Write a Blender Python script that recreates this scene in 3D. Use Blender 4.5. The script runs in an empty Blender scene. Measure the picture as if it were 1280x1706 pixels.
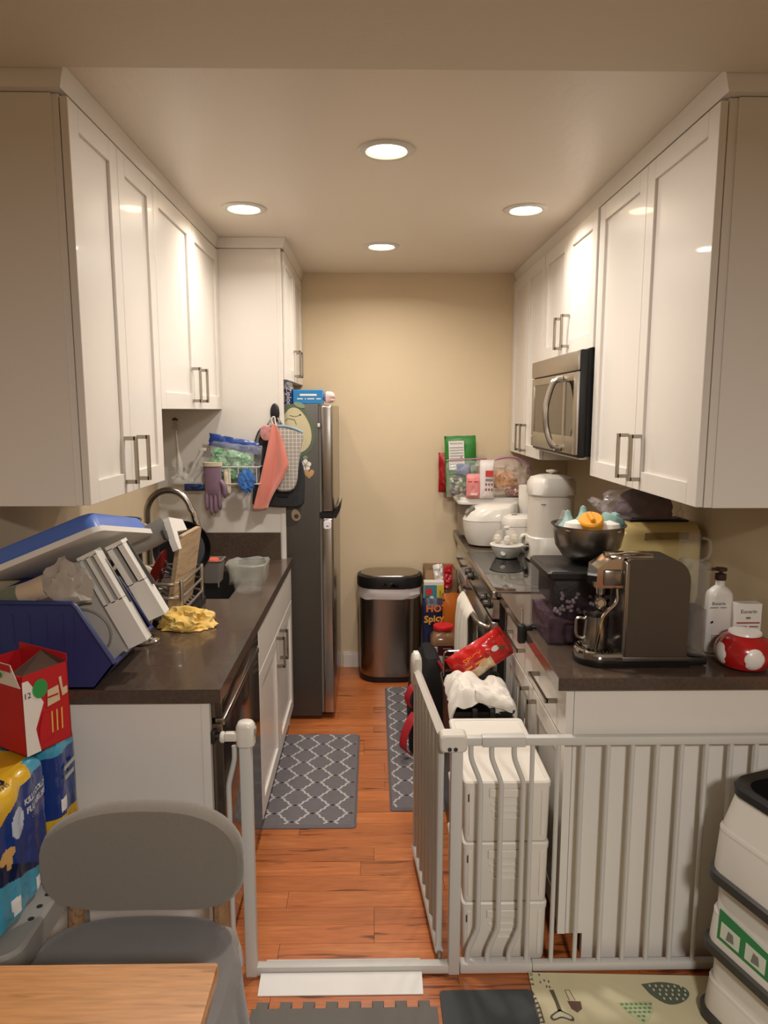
import bpy, bmesh, math, random
from mathutils import Vector, Matrix, noise

PI = math.pi
S = bpy.context.scene
C = S.collection
rnd = random.Random(7)

# ------------------------------------------------------------------ camera, world, light, exposure
CAM_H, FPX, PITCH, YAW = 1.68, 1180.0, math.radians(8.2), math.atan(18 / 1180)
cam_d = bpy.data.cameras.new('camera')
cam_d.sensor_fit = 'HORIZONTAL'; cam_d.sensor_width = 36.0
cam_d.lens = FPX / 1280 * 36.0
cam_d.clip_start = 0.02
cam = bpy.data.objects.new('camera', cam_d); C.objects.link(cam)
cam.location = (0, 0, CAM_H); cam.rotation_euler = (PI / 2 - PITCH, 0, -YAW)
S.camera = cam

w = bpy.data.worlds.new('world'); S.world = w; w.use_nodes = True
w.node_tree.nodes['Background'].inputs[0].default_value = (1.0, 0.86, 0.70, 1)
w.node_tree.nodes['Background'].inputs[1].default_value = 0.05

S.view_settings.view_transform = 'Standard'
S.view_settings.look = 'None'
S.view_settings.gamma = 1.0
S.view_settings.use_curve_mapping = False
S.view_settings.exposure = 0.35

DOWNLIGHT_W = 7.0          # each recessed kitchen lamp
DINING_FILL_W = 62.0            # added fill lamp under the dining ceiling, unseen behind the camera
WARM = (1.0, 0.93, 0.87)

# ------------------------------------------------------------------ room measures
WL, WR, WB = -1.10, 1.24, 4.50         # left wall, right wall, back wall
CEIL = 2.51
K0 = 1.85                              # where the kitchen ceiling begins
D0 = -3.0                              # dining room's rear wall
DL, DR = -2.6, 2.7                     # dining room's side walls
CT = 0.914                             # counter height

# ------------------------------------------------------------------ helpers
def lin(h):
    h = h.lstrip('#')
    v = [int(h[i:i + 2], 16) / 255 for i in (0, 2, 4)]
    return tuple((c / 12.92 if c <= 0.04045 else ((c + 0.055) / 1.055) ** 2.4) for c in v) + (1.0,)

MATS = {}
def M(name, col='#808080', rough=0.5, metal=0.0, bump=None, var=None, trans=0.0, alpha=1.0, ior=1.45, coat=0.0,
      emit=None, sheen=0.0, spec=None, stretch=None):
    """procedural principled material; bump=(scale,strength), var=(scale,second colour,amount)"""
    if name in MATS: return MATS[name]
    m = bpy.data.materials.new(name); m.use_nodes = True
    nt = m.node_tree; b = nt.nodes['Principled BSDF']
    b.inputs['Base Color'].default_value = lin(col)
    b.inputs['Roughness'].default_value = rough
    b.inputs['Metallic'].default_value = metal
    b.inputs['IOR'].default_value = ior
    b.inputs['Transmission Weight'].default_value = trans
    b.inputs['Alpha'].default_value = alpha
    b.inputs['Coat Weight'].default_value = coat
    b.inputs['Sheen Weight'].default_value = sheen
    if spec is not None: b.inputs['Specular IOR Level'].default_value = spec
    if emit:
        b.inputs['Emission Color'].default_value = lin(emit[0]); b.inputs['Emission Strength'].default_value = emit[1]
    if bump or var:
        tc = nt.nodes.new('ShaderNodeTexCoord'); mp = nt.nodes.new('ShaderNodeMapping')
        nt.links.new(tc.outputs['Object'], mp.inputs['Vector'])
        if stretch: mp.inputs['Scale'].default_value = stretch
    if var:
        n = nt.nodes.new('ShaderNodeTexNoise'); n.inputs['Scale'].default_value = var[0]; n.inputs['Detail'].default_value = 6
        nt.links.new(mp.outputs[0], n.inputs['Vector'])
        r = nt.nodes.new('ShaderNodeMapRange')
        r.inputs[1].default_value = 0.35; r.inputs[2].default_value = 0.68
        r.inputs[3].default_value = 0.0; r.inputs[4].default_value = var[2]
        nt.links.new(n.outputs['Fac'], r.inputs[0])
        mx = nt.nodes.new('ShaderNodeMix'); mx.data_type = 'RGBA'
        mx.inputs['A'].default_value = lin(col); mx.inputs['B'].default_value = lin(var[1])
        nt.links.new(r.outputs[0], mx.inputs['Factor']); nt.links.new(mx.outputs['Result'], b.inputs['Base Color'])
    if bump:
        n2 = nt.nodes.new('ShaderNodeTexNoise'); n2.inputs['Scale'].default_value = bump[0]; n2.inputs['Detail'].default_value = 4
        nt.links.new(mp.outputs[0], n2.inputs['Vector'])
        bp = nt.nodes.new('ShaderNodeBump'); bp.inputs['Strength'].default_value = bump[1]; bp.inputs['Distance'].default_value = 0.004
        nt.links.new(n2.outputs['Fac'], bp.inputs['Height']); nt.links.new(bp.outputs[0], b.inputs['Normal'])
    MATS[name] = m
    return m

ROOTM = {}
def root_of(o):
    while o.parent: o = o.parent
    return o

def fin(name, bm, mat, parent=None, smooth=35, local=False):
    """link a bmesh (in world coordinates unless local) as one mesh object under parent"""
    if parent is not None and not local:
        bm.transform(ROOTM.get(root_of(parent).name, Matrix()).inverted())
    bmesh.ops.recalc_face_normals(bm, faces=bm.faces)
    me = bpy.data.meshes.new(name); bm.to_mesh(me); bm.free()
    for mm in (mat if isinstance(mat, (list, tuple)) else [mat]): me.materials.append(mm)
    if smooth:
        me.shade_smooth(); me.set_sharp_from_angle(angle=math.radians(smooth))
    o = bpy.data.objects.new(name, me); C.objects.link(o)
    if parent is not None: o.parent = parent
    return o

def tag(o, label=None, cat=None, group=None, kind=None):
    if label: o['label'] = label
    if cat: o['category'] = cat
    if group: o['group'] = group
    if kind: o['kind'] = kind
    return o

def thing(name, label, cat, loc=(0, 0, 0), rz=0.0, group=None):
    o = bpy.data.objects.new(name, None); C.objects.link(o)
    o.empty_display_size = 0.05
    o.location = loc; o.rotation_euler = (0, 0, rz)
    ROOTM[o.name] = Matrix.Translation(loc) @ Matrix.Rotation(rz, 4, 'Z')
    return tag(o, label, cat, group)

def struct(name, bm, mat, parent=None, smooth=35):
    o = fin(name, bm, mat, parent, smooth)
    if parent is None: o['kind'] = 'structure'
    return o

def nb(): return bmesh.new()

def bx(bm, x0, x1, y0, y1, z0, z1, bev=0.0, seg=2, mx=None, mi=0):
    g = bmesh.ops.create_cube(bm, size=1.0)
    vs = g['verts']
    for v in vs:
        v.co = Vector(((x0 + x1) / 2 + v.co.x * (x1 - x0), (y0 + y1) / 2 + v.co.y * (y1 - y0), (z0 + z1) / 2 + v.co.z * (z1 - z0)))
    if mx is not None: bmesh.ops.transform(bm, matrix=mx, verts=vs)
    fs = set(f for v in vs for f in v.link_faces)
    for f in fs: f.material_index = mi
    if bev > 0:
        es = list({e for v in vs for e in v.link_edges})
        bmesh.ops.bevel(bm, geom=es, offset=bev, segments=seg, profile=0.5, affect='EDGES', clamp_overlap=True)
    return bm

def box(*a, **k): return bx(nb(), *a, **k)

def ring_frame(d):
    d = d.normalized()
    a = Vector((0, 0, 1)) if abs(d.z) < 0.9 else Vector((1, 0, 0))
    u = d.cross(a).normalized(); v = d.cross(u).normalized()
    return u, v

def tube(bm, pts, r, seg=8, closed=False, caps=True, mi=0):
    pts = [Vector(p) for p in pts]; n = len(pts); rings = []; u = None
    rs = r if isinstance(r, (list, tuple)) else [r] * n
    for i, p in enumerate(pts):
        if closed: d = (pts[(i + 1) % n] - pts[i - 1])
        else: d = (pts[min(i + 1, n - 1)] - pts[max(i - 1, 0)])
        d = d.normalized() if d.length > 1e-9 else Vector((0, 0, 1))
        if u is None: u, v = ring_frame(d)
        else:
            u = (u - d * u.dot(d))
            u = u.normalized() if u.length > 1e-6 else ring_frame(d)[0]
            v = d.cross(u)
        rings.append([bm.verts.new(p + (u * math.cos(2 * PI * k / seg) + v * math.sin(2 * PI * k / seg)) * rs[i]) for k in range(seg)])
    for i in range(n if closed else n - 1):
        a, b = rings[i], rings[(i + 1) % n]
        for k in range(seg):
            f = bm.faces.new((a[k], a[(k + 1) % seg], b[(k + 1) % seg], b[k])); f.material_index = mi
    if caps and not closed:
        bm.faces.new(rings[0][::-1]).material_index = mi; bm.faces.new(rings[-1]).material_index = mi
    return bm

def bez(pts, n=8):
    """Catmull-Rom through points"""
    P = [Vector(p) for p in pts]; P = [2 * P[0] - P[1]] + P + [2 * P[-1] - P[-2]]; out = []
    for i in range(1, len(P) - 2):
        for k in range(n):
            t = k / n; a, b, c, d = P[i - 1], P[i], P[i + 1], P[i + 2]
            out.append(0.5 * ((2 * b) + (c - a) * t + (2 * a - 5 * b + 4 * c - d) * t * t + (3 * b - a - 3 * c + d) * t ** 3))
    out.append(P[-2]); return out

def loft(bm, rings, cap0=True, cap1=True, mi=0, closed=True):
    """rings: lists of equal length of points"""
    vr = [[bm.verts.new(Vector(p)) for p in r] for r in rings]
    n = len(vr[0])
    for a, b in zip(vr, vr[1:]):
        for k in range(n if closed else n - 1):
            try: bm.faces.new((a[k], a[(k + 1) % n], b[(k + 1) % n], b[k])).material_index = mi
            except ValueError: pass
    if cap0: bm.faces.new(vr[0][::-1]).material_index = mi
    if cap1: bm.faces.new(vr[-1]).material_index = mi
    return bm

def lathe(bm, prof, c=(0, 0, 0), seg=28, sx=1.0, sy=1.0, mi=0, cap0=True, cap1=True, mx=None):
    rings = []
    for r, z in prof:
        r = max(r, 0.0004)
        ring = [Vector((r * sx * math.cos(2 * PI * k / seg), r * sy * math.sin(2 * PI * k / seg), z)) for k in range(seg)]
        if mx is not None: ring = [mx @ p for p in ring]
        rings.append([p + Vector(c) for p in ring])
    return loft(bm, rings, cap0, cap1, mi)

def rr(w, d, r, z, cx=0, cy=0, n=5):
    """rounded rectangle outline at height z"""
    r = min(r, w / 2 - 1e-4, d / 2 - 1e-4); out = []
    for qx, qy, a0 in ((1, 1, 0), (-1, 1, PI / 2), (-1, -1, PI), (1, -1, 3 * PI / 2)):
        for k in range(n + 1):
            a = a0 + PI / 2 * k / n
            out.append(Vector((cx + qx * (w / 2 - r) + r * math.cos(a), cy + qy * (d / 2 - r) + r * math.sin(a), z)))
    return out

def prism(bm, pts, vec, mi=0):
    a = [bm.verts.new(Vector(p)) for p in pts]; b = [bm.verts.new(Vector(p) + Vector(vec)) for p in pts]
    bm.faces.new(a[::-1]).material_index = mi; bm.faces.new(b).material_index = mi
    n = len(a)
    for k in range(n): bm.faces.new((a[k], a[(k + 1) % n], b[(k + 1) % n], b[k])).material_index = mi
    return bm

def bevel_all(bm, w, seg=2, ang=30):
    es = [e for e in bm.edges if len(e.link_faces) == 2 and e.calc_face_angle(0) > math.radians(ang)]
    bmesh.ops.bevel(bm, geom=es, offset=w, segments=seg, profile=0.5, affect='EDGES', clamp_overlap=True)
    return bm

def sheet(bm, fn, nu, nv, thick=0.0, mi=0, closeu=False):
    """grid surface fn(u,v)->point, optional thickness along normal"""
    V = [[bm.verts.new(Vector(fn(i / nu, j / nv))) for j in range(nv + 1)] for i in range(nu + (0 if closeu else 1))]
    fs = []
    for i in range(nu):
        for j in range(nv):
            i2 = (i + 1) % len(V)
            f = bm.faces.new((V[i][j], V[i2][j], V[i2][j + 1], V[i][j + 1])); f.material_index = mi; fs.append(f)
    if thick:
        bm.normal_update()
        bmesh.ops.solidify(bm, geom=fs, thickness=thick)
    return bm

def nz(x, y, z, s=1.0, seed=0.0):
    return noise.noise(Vector((x * s + seed * 7.31, y * s + seed * 3.17, z * s + seed * 5.77)))

def pouch(bm, w, h, t, mx, crumple=0.1, seed=0, n=14, m=16, p=2.4, seal=0.0, taper=0.0, mi=0):
    """a filled bag standing on its edge: local x across, y depth, z up"""
    F, B = [], []
    for i in range(n + 1):
        fr, br = [], []
        for j in range(m + 1):
            u, v = i / n * 2 - 1, j / m * 2 - 1
            vv = v
            if seal: vv = min(1.0, (v + 1) / (1 - seal) - 1) if v < 1 - 2 * seal else 1.0
            s = max(0.0, (1 - abs(u) ** p)) ** 0.5 * max(0.0, (1 - abs(vv) ** p)) ** 0.5
            wd = w / 2 * (1 - taper * (v + 1) / 2)
            x = u * wd; z = (v + 1) / 2 * h
            k = crumple * t
            q = nz(x, 0, z, 14 / max(w, h) * 0.5, seed) * k * (0.3 + s) + nz(x, 1, z, 34 / max(w, h) * 0.5, seed + 3) * k * 0.5 * (0.3 + s)
            q2 = nz(x, 5, z, 14 / max(w, h) * 0.5, seed + 9) * k * (0.3 + s)
            xo = x + nz(z, 2, seed, 9 / h * 0.6) * crumple * w * 0.10
            zo = z + nz(x, 3, seed, 9 / w * 0.6) * crumple * h * 0.08 * (v + 1) / 2
            edge = i in (0, n) or j in (0, m)
            fr.append(Vector((xo, -t / 2 * s + (q if not edge else q * 0.5), zo)))
            br.append(Vector((xo, t / 2 * s + (q2 if not edge else q * 0.5), zo)))
        F.append(fr); B.append(br)
    VF = [[bm.verts.new(mx @ p_) for p_ in r] for r in F]
    VB = [[VF[i][j] if (i in (0, n) or j in (0, m)) else bm.verts.new(mx @ B[i][j]) for j in range(m + 1)] for i in range(n + 1)]
    for i in range(n):
        for j in range(m):
            for V in (VF, VB):
                f = bm.faces.new((V[i][j], V[i + 1][j], V[i + 1][j + 1], V[i][j + 1])); f.material_index = mi
    return bm

def crumpled(bm, c, rx, ry, rz_, amp=0.35, seed=0, sub=4, flat=True, freq=2.2, mi=0):
    """a crumpled heap of cloth or film, flat underneath"""
    g = bmesh.ops.create_icosphere(bm, subdivisions=sub, radius=1.0)
    for v in g['verts']:
        d = v.co.normalized()
        q = 1 + amp * (1 - 2 * abs(nz(d.x, d.y, d.z, freq, seed))) + amp * 0.5 * (1 - 2 * abs(nz(d.x, d.y, d.z, freq * 2.6, seed + 4))) - amp * 0.7
        p = d * q
        if flat and p.z < -0.25: p.z = -0.25 - (abs(p.z) - 0.25) * 0.05
        v.co = Vector((c[0] + p.x * rx, c[1] + p.y * ry, c[2] + (p.z + (0.28 if flat else 0)) * rz_))
    for f in {f for v in g['verts'] for f in v.link_faces}: f.material_index = mi
    return bm

def frame(origin, right, up):
    """matrix whose local x = right, z = up, y = into the thing"""
    r = Vector(right).normalized(); u = Vector(up).normalized(); d = u.cross(r).normalized()
    u = r.cross(d).normalized()
    m = Matrix((r, d, u)).transposed().to_4x4(); m.translation = Vector(origin)
    return m

def text(name, s, size, origin, right, up, mat, parent, sx=1.0, align='CENTER', bold=0.0):
    cu = bpy.data.curves.new(name, 'FONT'); cu.body = s; cu.size = size; cu.align_x = align; cu.align_y = 'CENTER'
    cu.extrude = 0.0003; cu.offset = bold; cu.resolution_u = 2
    ob = bpy.data.objects.new(name, cu)
    me = bpy.data.meshes.new_from_object(ob); bpy.data.objects.remove(ob)
    r = Vector(right).normalized(); u = Vector(up).normalized(); nrm = r.cross(u).normalized()
    m = Matrix((r * sx, u, nrm)).transposed().to_4x4(); m.translation = Vector(origin)
    bm = nb(); bm.from_mesh(me); bpy.data.meshes.remove(me)
    bm.transform(m)
    return fin(name, bm, mat, parent, smooth=0)

def bars(name, strokes, size, origin, right, up, mat, parent):
    """a printed line too small to read: a row of plain strokes, each of the given length in letter widths"""
    r = Vector(right).normalized(); u = Vector(up).normalized(); n = r.cross(u).normalized(); o = Vector(origin)
    bm = nb(); cw = size * 0.55; x = -cw * (sum(strokes) + len(strokes) - 1) / 2
    for k in strokes:
        e = x + cw * k * 0.9
        prism(bm, [o + r * x - u * size * 0.22, o + r * e - u * size * 0.22, o + r * e + u * size * 0.22, o + r * x + u * size * 0.22], n * 0.0004)
        x += cw * (k + 1)
    return fin(name, bm, mat, parent, smooth=0)

def patch(name, pts, mat, parent, thick=0.0008):
    """a thin printed label or sticker with an outline of 3-D points"""
    p = [Vector(q) for q in pts]; n = (p[1] - p[0]).cross(p[2] - p[1]).normalized()
    return fin(name, prism(nb(), p, n * thick), mat, parent, smooth=0)

def copy_tree(o, parent=None):
    c = o.copy(); C.objects.link(c); c.parent = parent
    if parent is None and o.name in ROOTM: ROOTM[c.name] = ROOTM[o.name]
    for ch in list(o.children): copy_tree(ch, c)
    return c

# ------------------------------------------------------------------ materials
WHITE_PAINT = M('cabinet white paint', '#DED8CF', 0.32, bump=(60, 0.02), coat=0.15)
WALL = M('warm beige wall paint', '#D8C4A2', 0.6, bump=(55, 0.12), var=(3, '#D1BD9B', 0.4))
CEILM = M('ceiling paint', '#E6DBCA', 0.38, bump=(38, 0.30), stretch=(1, 0.45, 1))
CEILD = M('dining ceiling paint', '#DACEBA', 0.7, bump=(60, 0.2))
TRIM = M('trim white paint', '#DDD7CC', 0.4)
COUNTER = M('brown quartz', '#4C3F35', 0.18, var=(90, '#5E4F43', 0.6), bump=(200, 0.01), coat=0.2)
STEEL = M('brushed steel', '#A39D95', 0.27, 1.0, bump=(90, 0.04), stretch=(1, 1, 14))
STEEL_H = M('brushed steel across', '#A8A199', 0.25, 1.0, bump=(90, 0.04), stretch=(14, 14, 1))
CHROME = M('chrome', '#C9C6C1', 0.08, 1.0)
NICKEL = M('satin nickel', '#A29B8F', 0.26, 1.0)
DARKSTEEL = M('dark grey steel', '#4A4640', 0.38, 0.7, bump=(220, 0.06))
BLACKP = M('black plastic', '#171616', 0.38)
BLACKG = M('black glass', '#0B0B0C', 0.05, coat=0.5)
WHITEP = M('white plastic', '#DAD6CE', 0.38)
OFFW = M('off white plastic', '#D9D3C8', 0.3, coat=0.2)
GATE = M('gate white enamel', '#C9C6BF', 0.38)
PAPERW = M('white paper', '#E2DED6', 0.7)
INK = M('black ink', '#1B1A1C', 0.6)
INKW = M('white ink', '#ECE9E4', 0.55)
INKG = M('grey ink', '#77736E', 0.6)
CLEAR = M('clear plastic film', '#E9E9E6', 0.12, alpha=0.18, coat=0.3)
CLEARP = M('clear hard plastic', '#DADAD6', 0.08, alpha=0.12, coat=0.3)
# ------------------------------------------------------------------ room shell
def slab(name, x0, x1, y0, y1, z0, z1, mat): return struct(name, box(x0, x1, y0, y1, z0, z1), mat, smooth=0)

def wood_mat(name, c1, c2, c3, rough, gscale=1.0, along='X', coat=0.15):
    m = bpy.data.materials.new(name); m.use_nodes = True; nt = m.node_tree; b = nt.nodes['Principled BSDF']
    tc = nt.nodes.new('ShaderNodeTexCoord'); oi = nt.nodes.new('ShaderNodeObjectInfo')
    mul = nt.nodes.new('ShaderNodeMath'); mul.operation = 'MULTIPLY'; mul.inputs[1].default_value = 37.0
    nt.links.new(oi.outputs['Random'], mul.inputs[0])
    add = nt.nodes.new('ShaderNodeVectorMath'); add.operation = 'ADD'
    cb = nt.nodes.new('ShaderNodeCombineXYZ')
    for k in range(3): nt.links.new(mul.outputs[0], cb.inputs[k])
    nt.links.new(tc.outputs['Object'], add.inputs[0]); nt.links.new(cb.outputs[0], add.inputs[1])
    mp = nt.nodes.new('ShaderNodeMapping')
    mp.inputs['Scale'].default_value = (1.1 * gscale, 13 * gscale, 13 * gscale) if along == 'X' else (13 * gscale, 1.1 * gscale, 13 * gscale)
    nt.links.new(add.outputs[0], mp.inputs[0])
    n1 = nt.nodes.new('ShaderNodeTexNoise'); n1.inputs['Scale'].default_value = 1.6; n1.inputs['Detail'].default_value = 5
    n1.inputs['Distortion'].default_value = 1.6
    nt.links.new(mp.outputs[0], n1.inputs['Vector'])
    n2 = nt.nodes.new('ShaderNodeTexNoise'); n2.inputs['Scale'].default_value = 9; n2.inputs['Detail'].default_value = 8
    nt.links.new(mp.outputs[0], n2.inputs['Vector'])
    cr = nt.nodes.new('ShaderNodeValToRGB'); e = cr.color_ramp.elements
    e[0].position = 0.34; e[0].color = lin(c2); e[1].position = 0.52; e[1].color = lin(c1)
    x = cr.color_ramp.elements.new(0.40); x.color = lin(c1)
    x = cr.color_ramp.elements.new(0.75); x.color = lin(c3)
    nt.links.new(n1.outputs['Fac'], cr.inputs[0])
    mx = nt.nodes.new('ShaderNodeMix'); mx.data_type = 'RGBA'; mx.blend_type = 'MULTIPLY'
    mr = nt.nodes.new('ShaderNodeMapRange'); mr.inputs[1].default_value = 0.3; mr.inputs[2].default_value = 0.7
    mr.inputs[3].default_value = 0.78; mr.inputs[4].default_value = 1.08
    nt.links.new(n2.outputs['Fac'], mr.inputs[0])
    mx.inputs['Factor'].default_value = 1.0
    nt.links.new(cr.outputs[0], mx.inputs['A']); nt.links.new(mr.outputs[0], mx.inputs['B'])
    hv = nt.nodes.new('ShaderNodeHueSaturation')
    vr = nt.nodes.new('ShaderNodeMapRange'); vr.inputs[3].default_value = 0.84; vr.inputs[4].default_value = 1.12
    nt.links.new(oi.outputs['Random'], vr.inputs[0]); nt.links.new(vr.outputs[0], hv.inputs['Value'])
    nt.links.new(mx.outputs['Result'], hv.inputs['Color']); nt.links.new(hv.outputs[0], b.inputs['Base Color'])
    b.inputs['Roughness'].default_value = rough; b.inputs['Coat Weight'].default_value = coat; b.inputs['Coat Roughness'].default_value = 0.25
    bp = nt.nodes.new('ShaderNodeBump'); bp.inputs['Strength'].default_value = 0.08; bp.inputs['Distance'].default_value = 0.002
    nt.links.new(n2.outputs['Fac'], bp.inputs['Height']); nt.links.new(bp.outputs[0], b.inputs['Normal'])
    MATS[name] = m
    return m

FLOORW = wood_mat('orange oak floorboard', '#BA6A38', '#6E3717', '#C97D45', 0.33)
SEAM = M('dark seam under boards', '#3A1F10', 0.8)

floor = slab('floor', DL, DR, D0, WB + 0.1, -0.10, -0.012, SEAM)
# floorboards run across the aisle, each one its own piece
PW = 0.0826
plank_meshes = {}
def plank(x0, x1, y0):
    L = round((x1 - x0) / 0.05) * 0.05
    key = round(L, 2)
    if key not in plank_meshes:
        bm = box(-L / 2 + 0.0006, L / 2 - 0.0006, 0.0006, PW - 0.0006, -0.012, 0.0)
        me = bpy.data.meshes.new('plank'); bm.to_mesh(me); bm.free(); me.materials.append(FLOORW); plank_meshes[key] = me
    o = bpy.data.objects.new('plank', plank_meshes[key]); C.objects.link(o); o.parent = floor
    o.location = ((x0 + x1) / 2, y0, 0)
    return o
y = 0.55; k = 0
prnd = random.Random(11)
while y < WB - 0.001:
    x = -1.15 - prnd.choice((0.0, 0.15, 0.3, 0.45, 0.6))
    while x < 1.3:
        L = prnd.choice((0.55, 0.7, 0.85, 1.0, 1.15, 1.3))
        plank(x, x + L, y); x += L
    y += PW
    k += 1
rest = box(DL, DR, D0, 0.548, -0.012, 0.0)
ro = fin('far_boards', rest, FLOORW, floor, smooth=0)

slab('wall_left', WL - 0.12, WL, K0 + 0.02, WB, 0, 2.75, WALL)
slab('wall_right', WR, WR + 0.12, K0 + 0.02, WB, 0, 2.75, WALL)
slab('wall_back', WL - 0.12, WR + 0.12, WB, WB + 0.12, 0, 2.75, WALL)
slab('wall_dining_left', DL - 0.12, DL, D0, K0 + 0.02, 0, 2.75, WALL)
slab('wall_dining_right', DR, DR + 0.12, D0, K0 + 0.02, 0, 2.75, WALL)
slab('wall_dining_rear', DL - 0.12, DR + 0.12, D0 - 0.12, D0, 0, 2.75, WALL)
slab('wall_return_left', DL, WL - 0.12, K0 + 0.02, K0 + 0.14, 0, 2.75, WALL)
slab('wall_return_right', WR + 0.12, DR, K0 + 0.02, K0 + 0.14, 0, 2.75, WALL)
slab('ceiling', WL - 0.12, WR + 0.12, K0, WB + 0.12, CEIL, CEIL + 0.14, CEILM)
slab('ceiling_dining', DL - 0.12, DR + 0.12, D0 - 0.12, K0, CEIL - 0.014, CEIL + 0.14, CEILD)

def baseboard(name, x0, x1, y0, y1):
    bm = nb(); bx(bm, x0, x1, y0, y1, 0, 0.085)
    bx(bm, x0, x1, y0 + 0.004, y1, 0.085, 0.098)
    return struct(name, bm, TRIM, smooth=0)
baseboard('baseboard_back', -0.2, WR, WB - 0.014, WB)

# ------------------------------------------------------------------ recessed lamps
LENS = M('lit lamp lens', '#FFF3DE', 0.4, emit=('#FFE7C4', 14.0))
def downlight(x, y, label, power=1.0, spread=132):
    t = thing('recessed_lamp', label, 'ceiling lamp', (x, y, CEIL), group='recessed kitchen lamps')
    bm = nb()
    lathe(bm, [(0.062, 0), (0.092, 0), (0.092, -0.004), (0.086, -0.008), (0.068, -0.008), (0.062, -0.003)], (x, y, CEIL), 40, cap0=False, cap1=False)
    fin('trim_ring', bm, WHITEP, t)
    bm = nb(); lathe(bm, [(0.064, -0.001), (0.064, -0.003), (0.05, -0.0045), (0.0, -0.005)], (x, y, CEIL), 40, cap0=False)
    fin('lens', bm, LENS, t)
    d = bpy.data.lights.new('lamp_light', 'AREA'); d.shape = 'DISK'; d.size = 0.12; d.energy = DOWNLIGHT_W * power; d.color = WARM
    d.spread = math.radians(spread)
    l = bpy.data.objects.new('lamp_light', d); C.objects.link(l); l.parent = t; l.location = (0, 0, -0.012)
downlight(0.045, 2.425, 'recessed lamp in the middle of the ceiling, nearest and largest', 1.9, 180)
downlight(-0.535, 3.10, 'recessed lamp above the left wall cabinets', 0.48, 150)
downlight(0.64, 3.10, 'recessed lamp above the microwave side, with a faint outer ring', 0.52, 150)
downlight(0.045, 3.78, 'recessed lamp nearest the beige back wall, smallest of the four', 1.1, 160)

# unseen lamp added behind the camera as fill, shaped like a ceiling lamp
t = thing('dining_fill_lamp', 'round white flush fill lamp added unseen behind the camera', 'ceiling lamp', (0.5, -0.9, CEIL - 0.014))
bm = nb(); lathe(bm, [(0.0, 0), (0.20, 0), (0.20, -0.03), (0.19, -0.035)], (0.5, -0.9, CEIL - 0.014), 32, cap1=False); fin('base', bm, WHITEP, t)
bm = nb(); lathe(bm, [(0.19, -0.03), (0.185, -0.06), (0.15, -0.09), (0.08, -0.105), (0.0, -0.11)], (0.5, -0.9, CEIL - 0.014), 32, cap0=False)
fin('shade', bm, M('lit fill lamp cover', '#FFF0DA', 0.5, emit=('#FFE2BC', 3.0)), t)
d = bpy.data.lights.new('dining_fill_light', 'AREA'); d.shape = 'DISK'; d.size = 0.36; d.energy = DINING_FILL_W; d.color = (1.0, 0.98, 0.96)
l = bpy.data.objects.new('dining_fill_light', d); C.objects.link(l); l.parent = t; l.location = (0, 0, -0.125)

# ------------------------------------------------------------------ cabinets
def pull(bm, p0, p1, out, r=0.006):
    """bar pull: square bar between p0 and p1, standing off along out"""
    p0, p1, out = Vector(p0), Vector(p1), Vector(out)
    ax = (p1 - p0).normalized(); o = out.normalized(); s = ax.cross(o)
    def sq(a, b, wa, wb):
        d = (b - a).normalized()
        u, v = (o, s) if abs(d.dot(ax)) > 0.9 else (ax, s)
        pts = [a + u * wa + v * wb, a - u * wa + v * wb, a - u * wa - v * wb, a + u * wa - v * wb]
        prism(bm, pts, b - a)
    sq(p0 + out, p1 + out, r * 0.8, r)
    sq(p0 + ax * r, p0 + ax * r + out * 0.98, r, r)
    sq(p1 - ax * r, p1 - ax * r + out * 0.98, r, r)
    return bm

def shaker(name, root, X, sgn, y0, y1, z0, z1, fw=0.062, t=0.02, handle=None, flat=False, label=None):
    """door on plane X (outer face), facing sgn*X; handle = ('v'|'h', y, z0, z1) etc."""
    g = 0.0015
    y0 += g; y1 -= g; z0 += g; z1 -= g
    xa, xb = X, X - sgn * t
    lo, hi = min(xa, xb), max(xa, xb)
    bm = nb()
    if flat:
        bx(bm, lo, hi, y0, y1, z0, z1, bev=0.0015, seg=1)
        d = fin(name, bm, WHITE_PAINT, root)
    else:
        bx(bm, lo, hi, y0, y0 + fw, z0, z1, bev=0.0012, seg=1); bx(bm, lo, hi, y1 - fw, y1, z0, z1, bev=0.0012, seg=1)
        bx(bm, lo, hi, y0 + fw, y1 - fw, z0, z0 + fw, bev=0.0012, seg=1); bx(bm, lo, hi, y0 + fw, y1 - fw, z1 - fw, z1, bev=0.0012, seg=1)
        d = fin(name, bm, WHITE_PAINT, root)
        px = X - sgn * 0.010
        fin('panel', box(min(px, xb), max(px, xb), y0 + fw, y1 - fw, z0 + fw, z1 - fw), WHITE_PAINT, d, smooth=0)
    if handle:
        k = handle[0]
        if k == 'v': h = pull(nb(), (X, handle[1], handle[2]), (X, handle[1], handle[3]), (sgn * 0.034, 0, 0))
        else: h = pull(nb(), (X, handle[2], handle[1]), (X, handle[3], handle[1]), (sgn * 0.034, 0, 0))
        fin('handle', h, NICKEL, d, smooth=0)
    return d

GAPM = M('dark cabinet gap', '#3B3630', 0.9)
DT = 2.455
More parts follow.
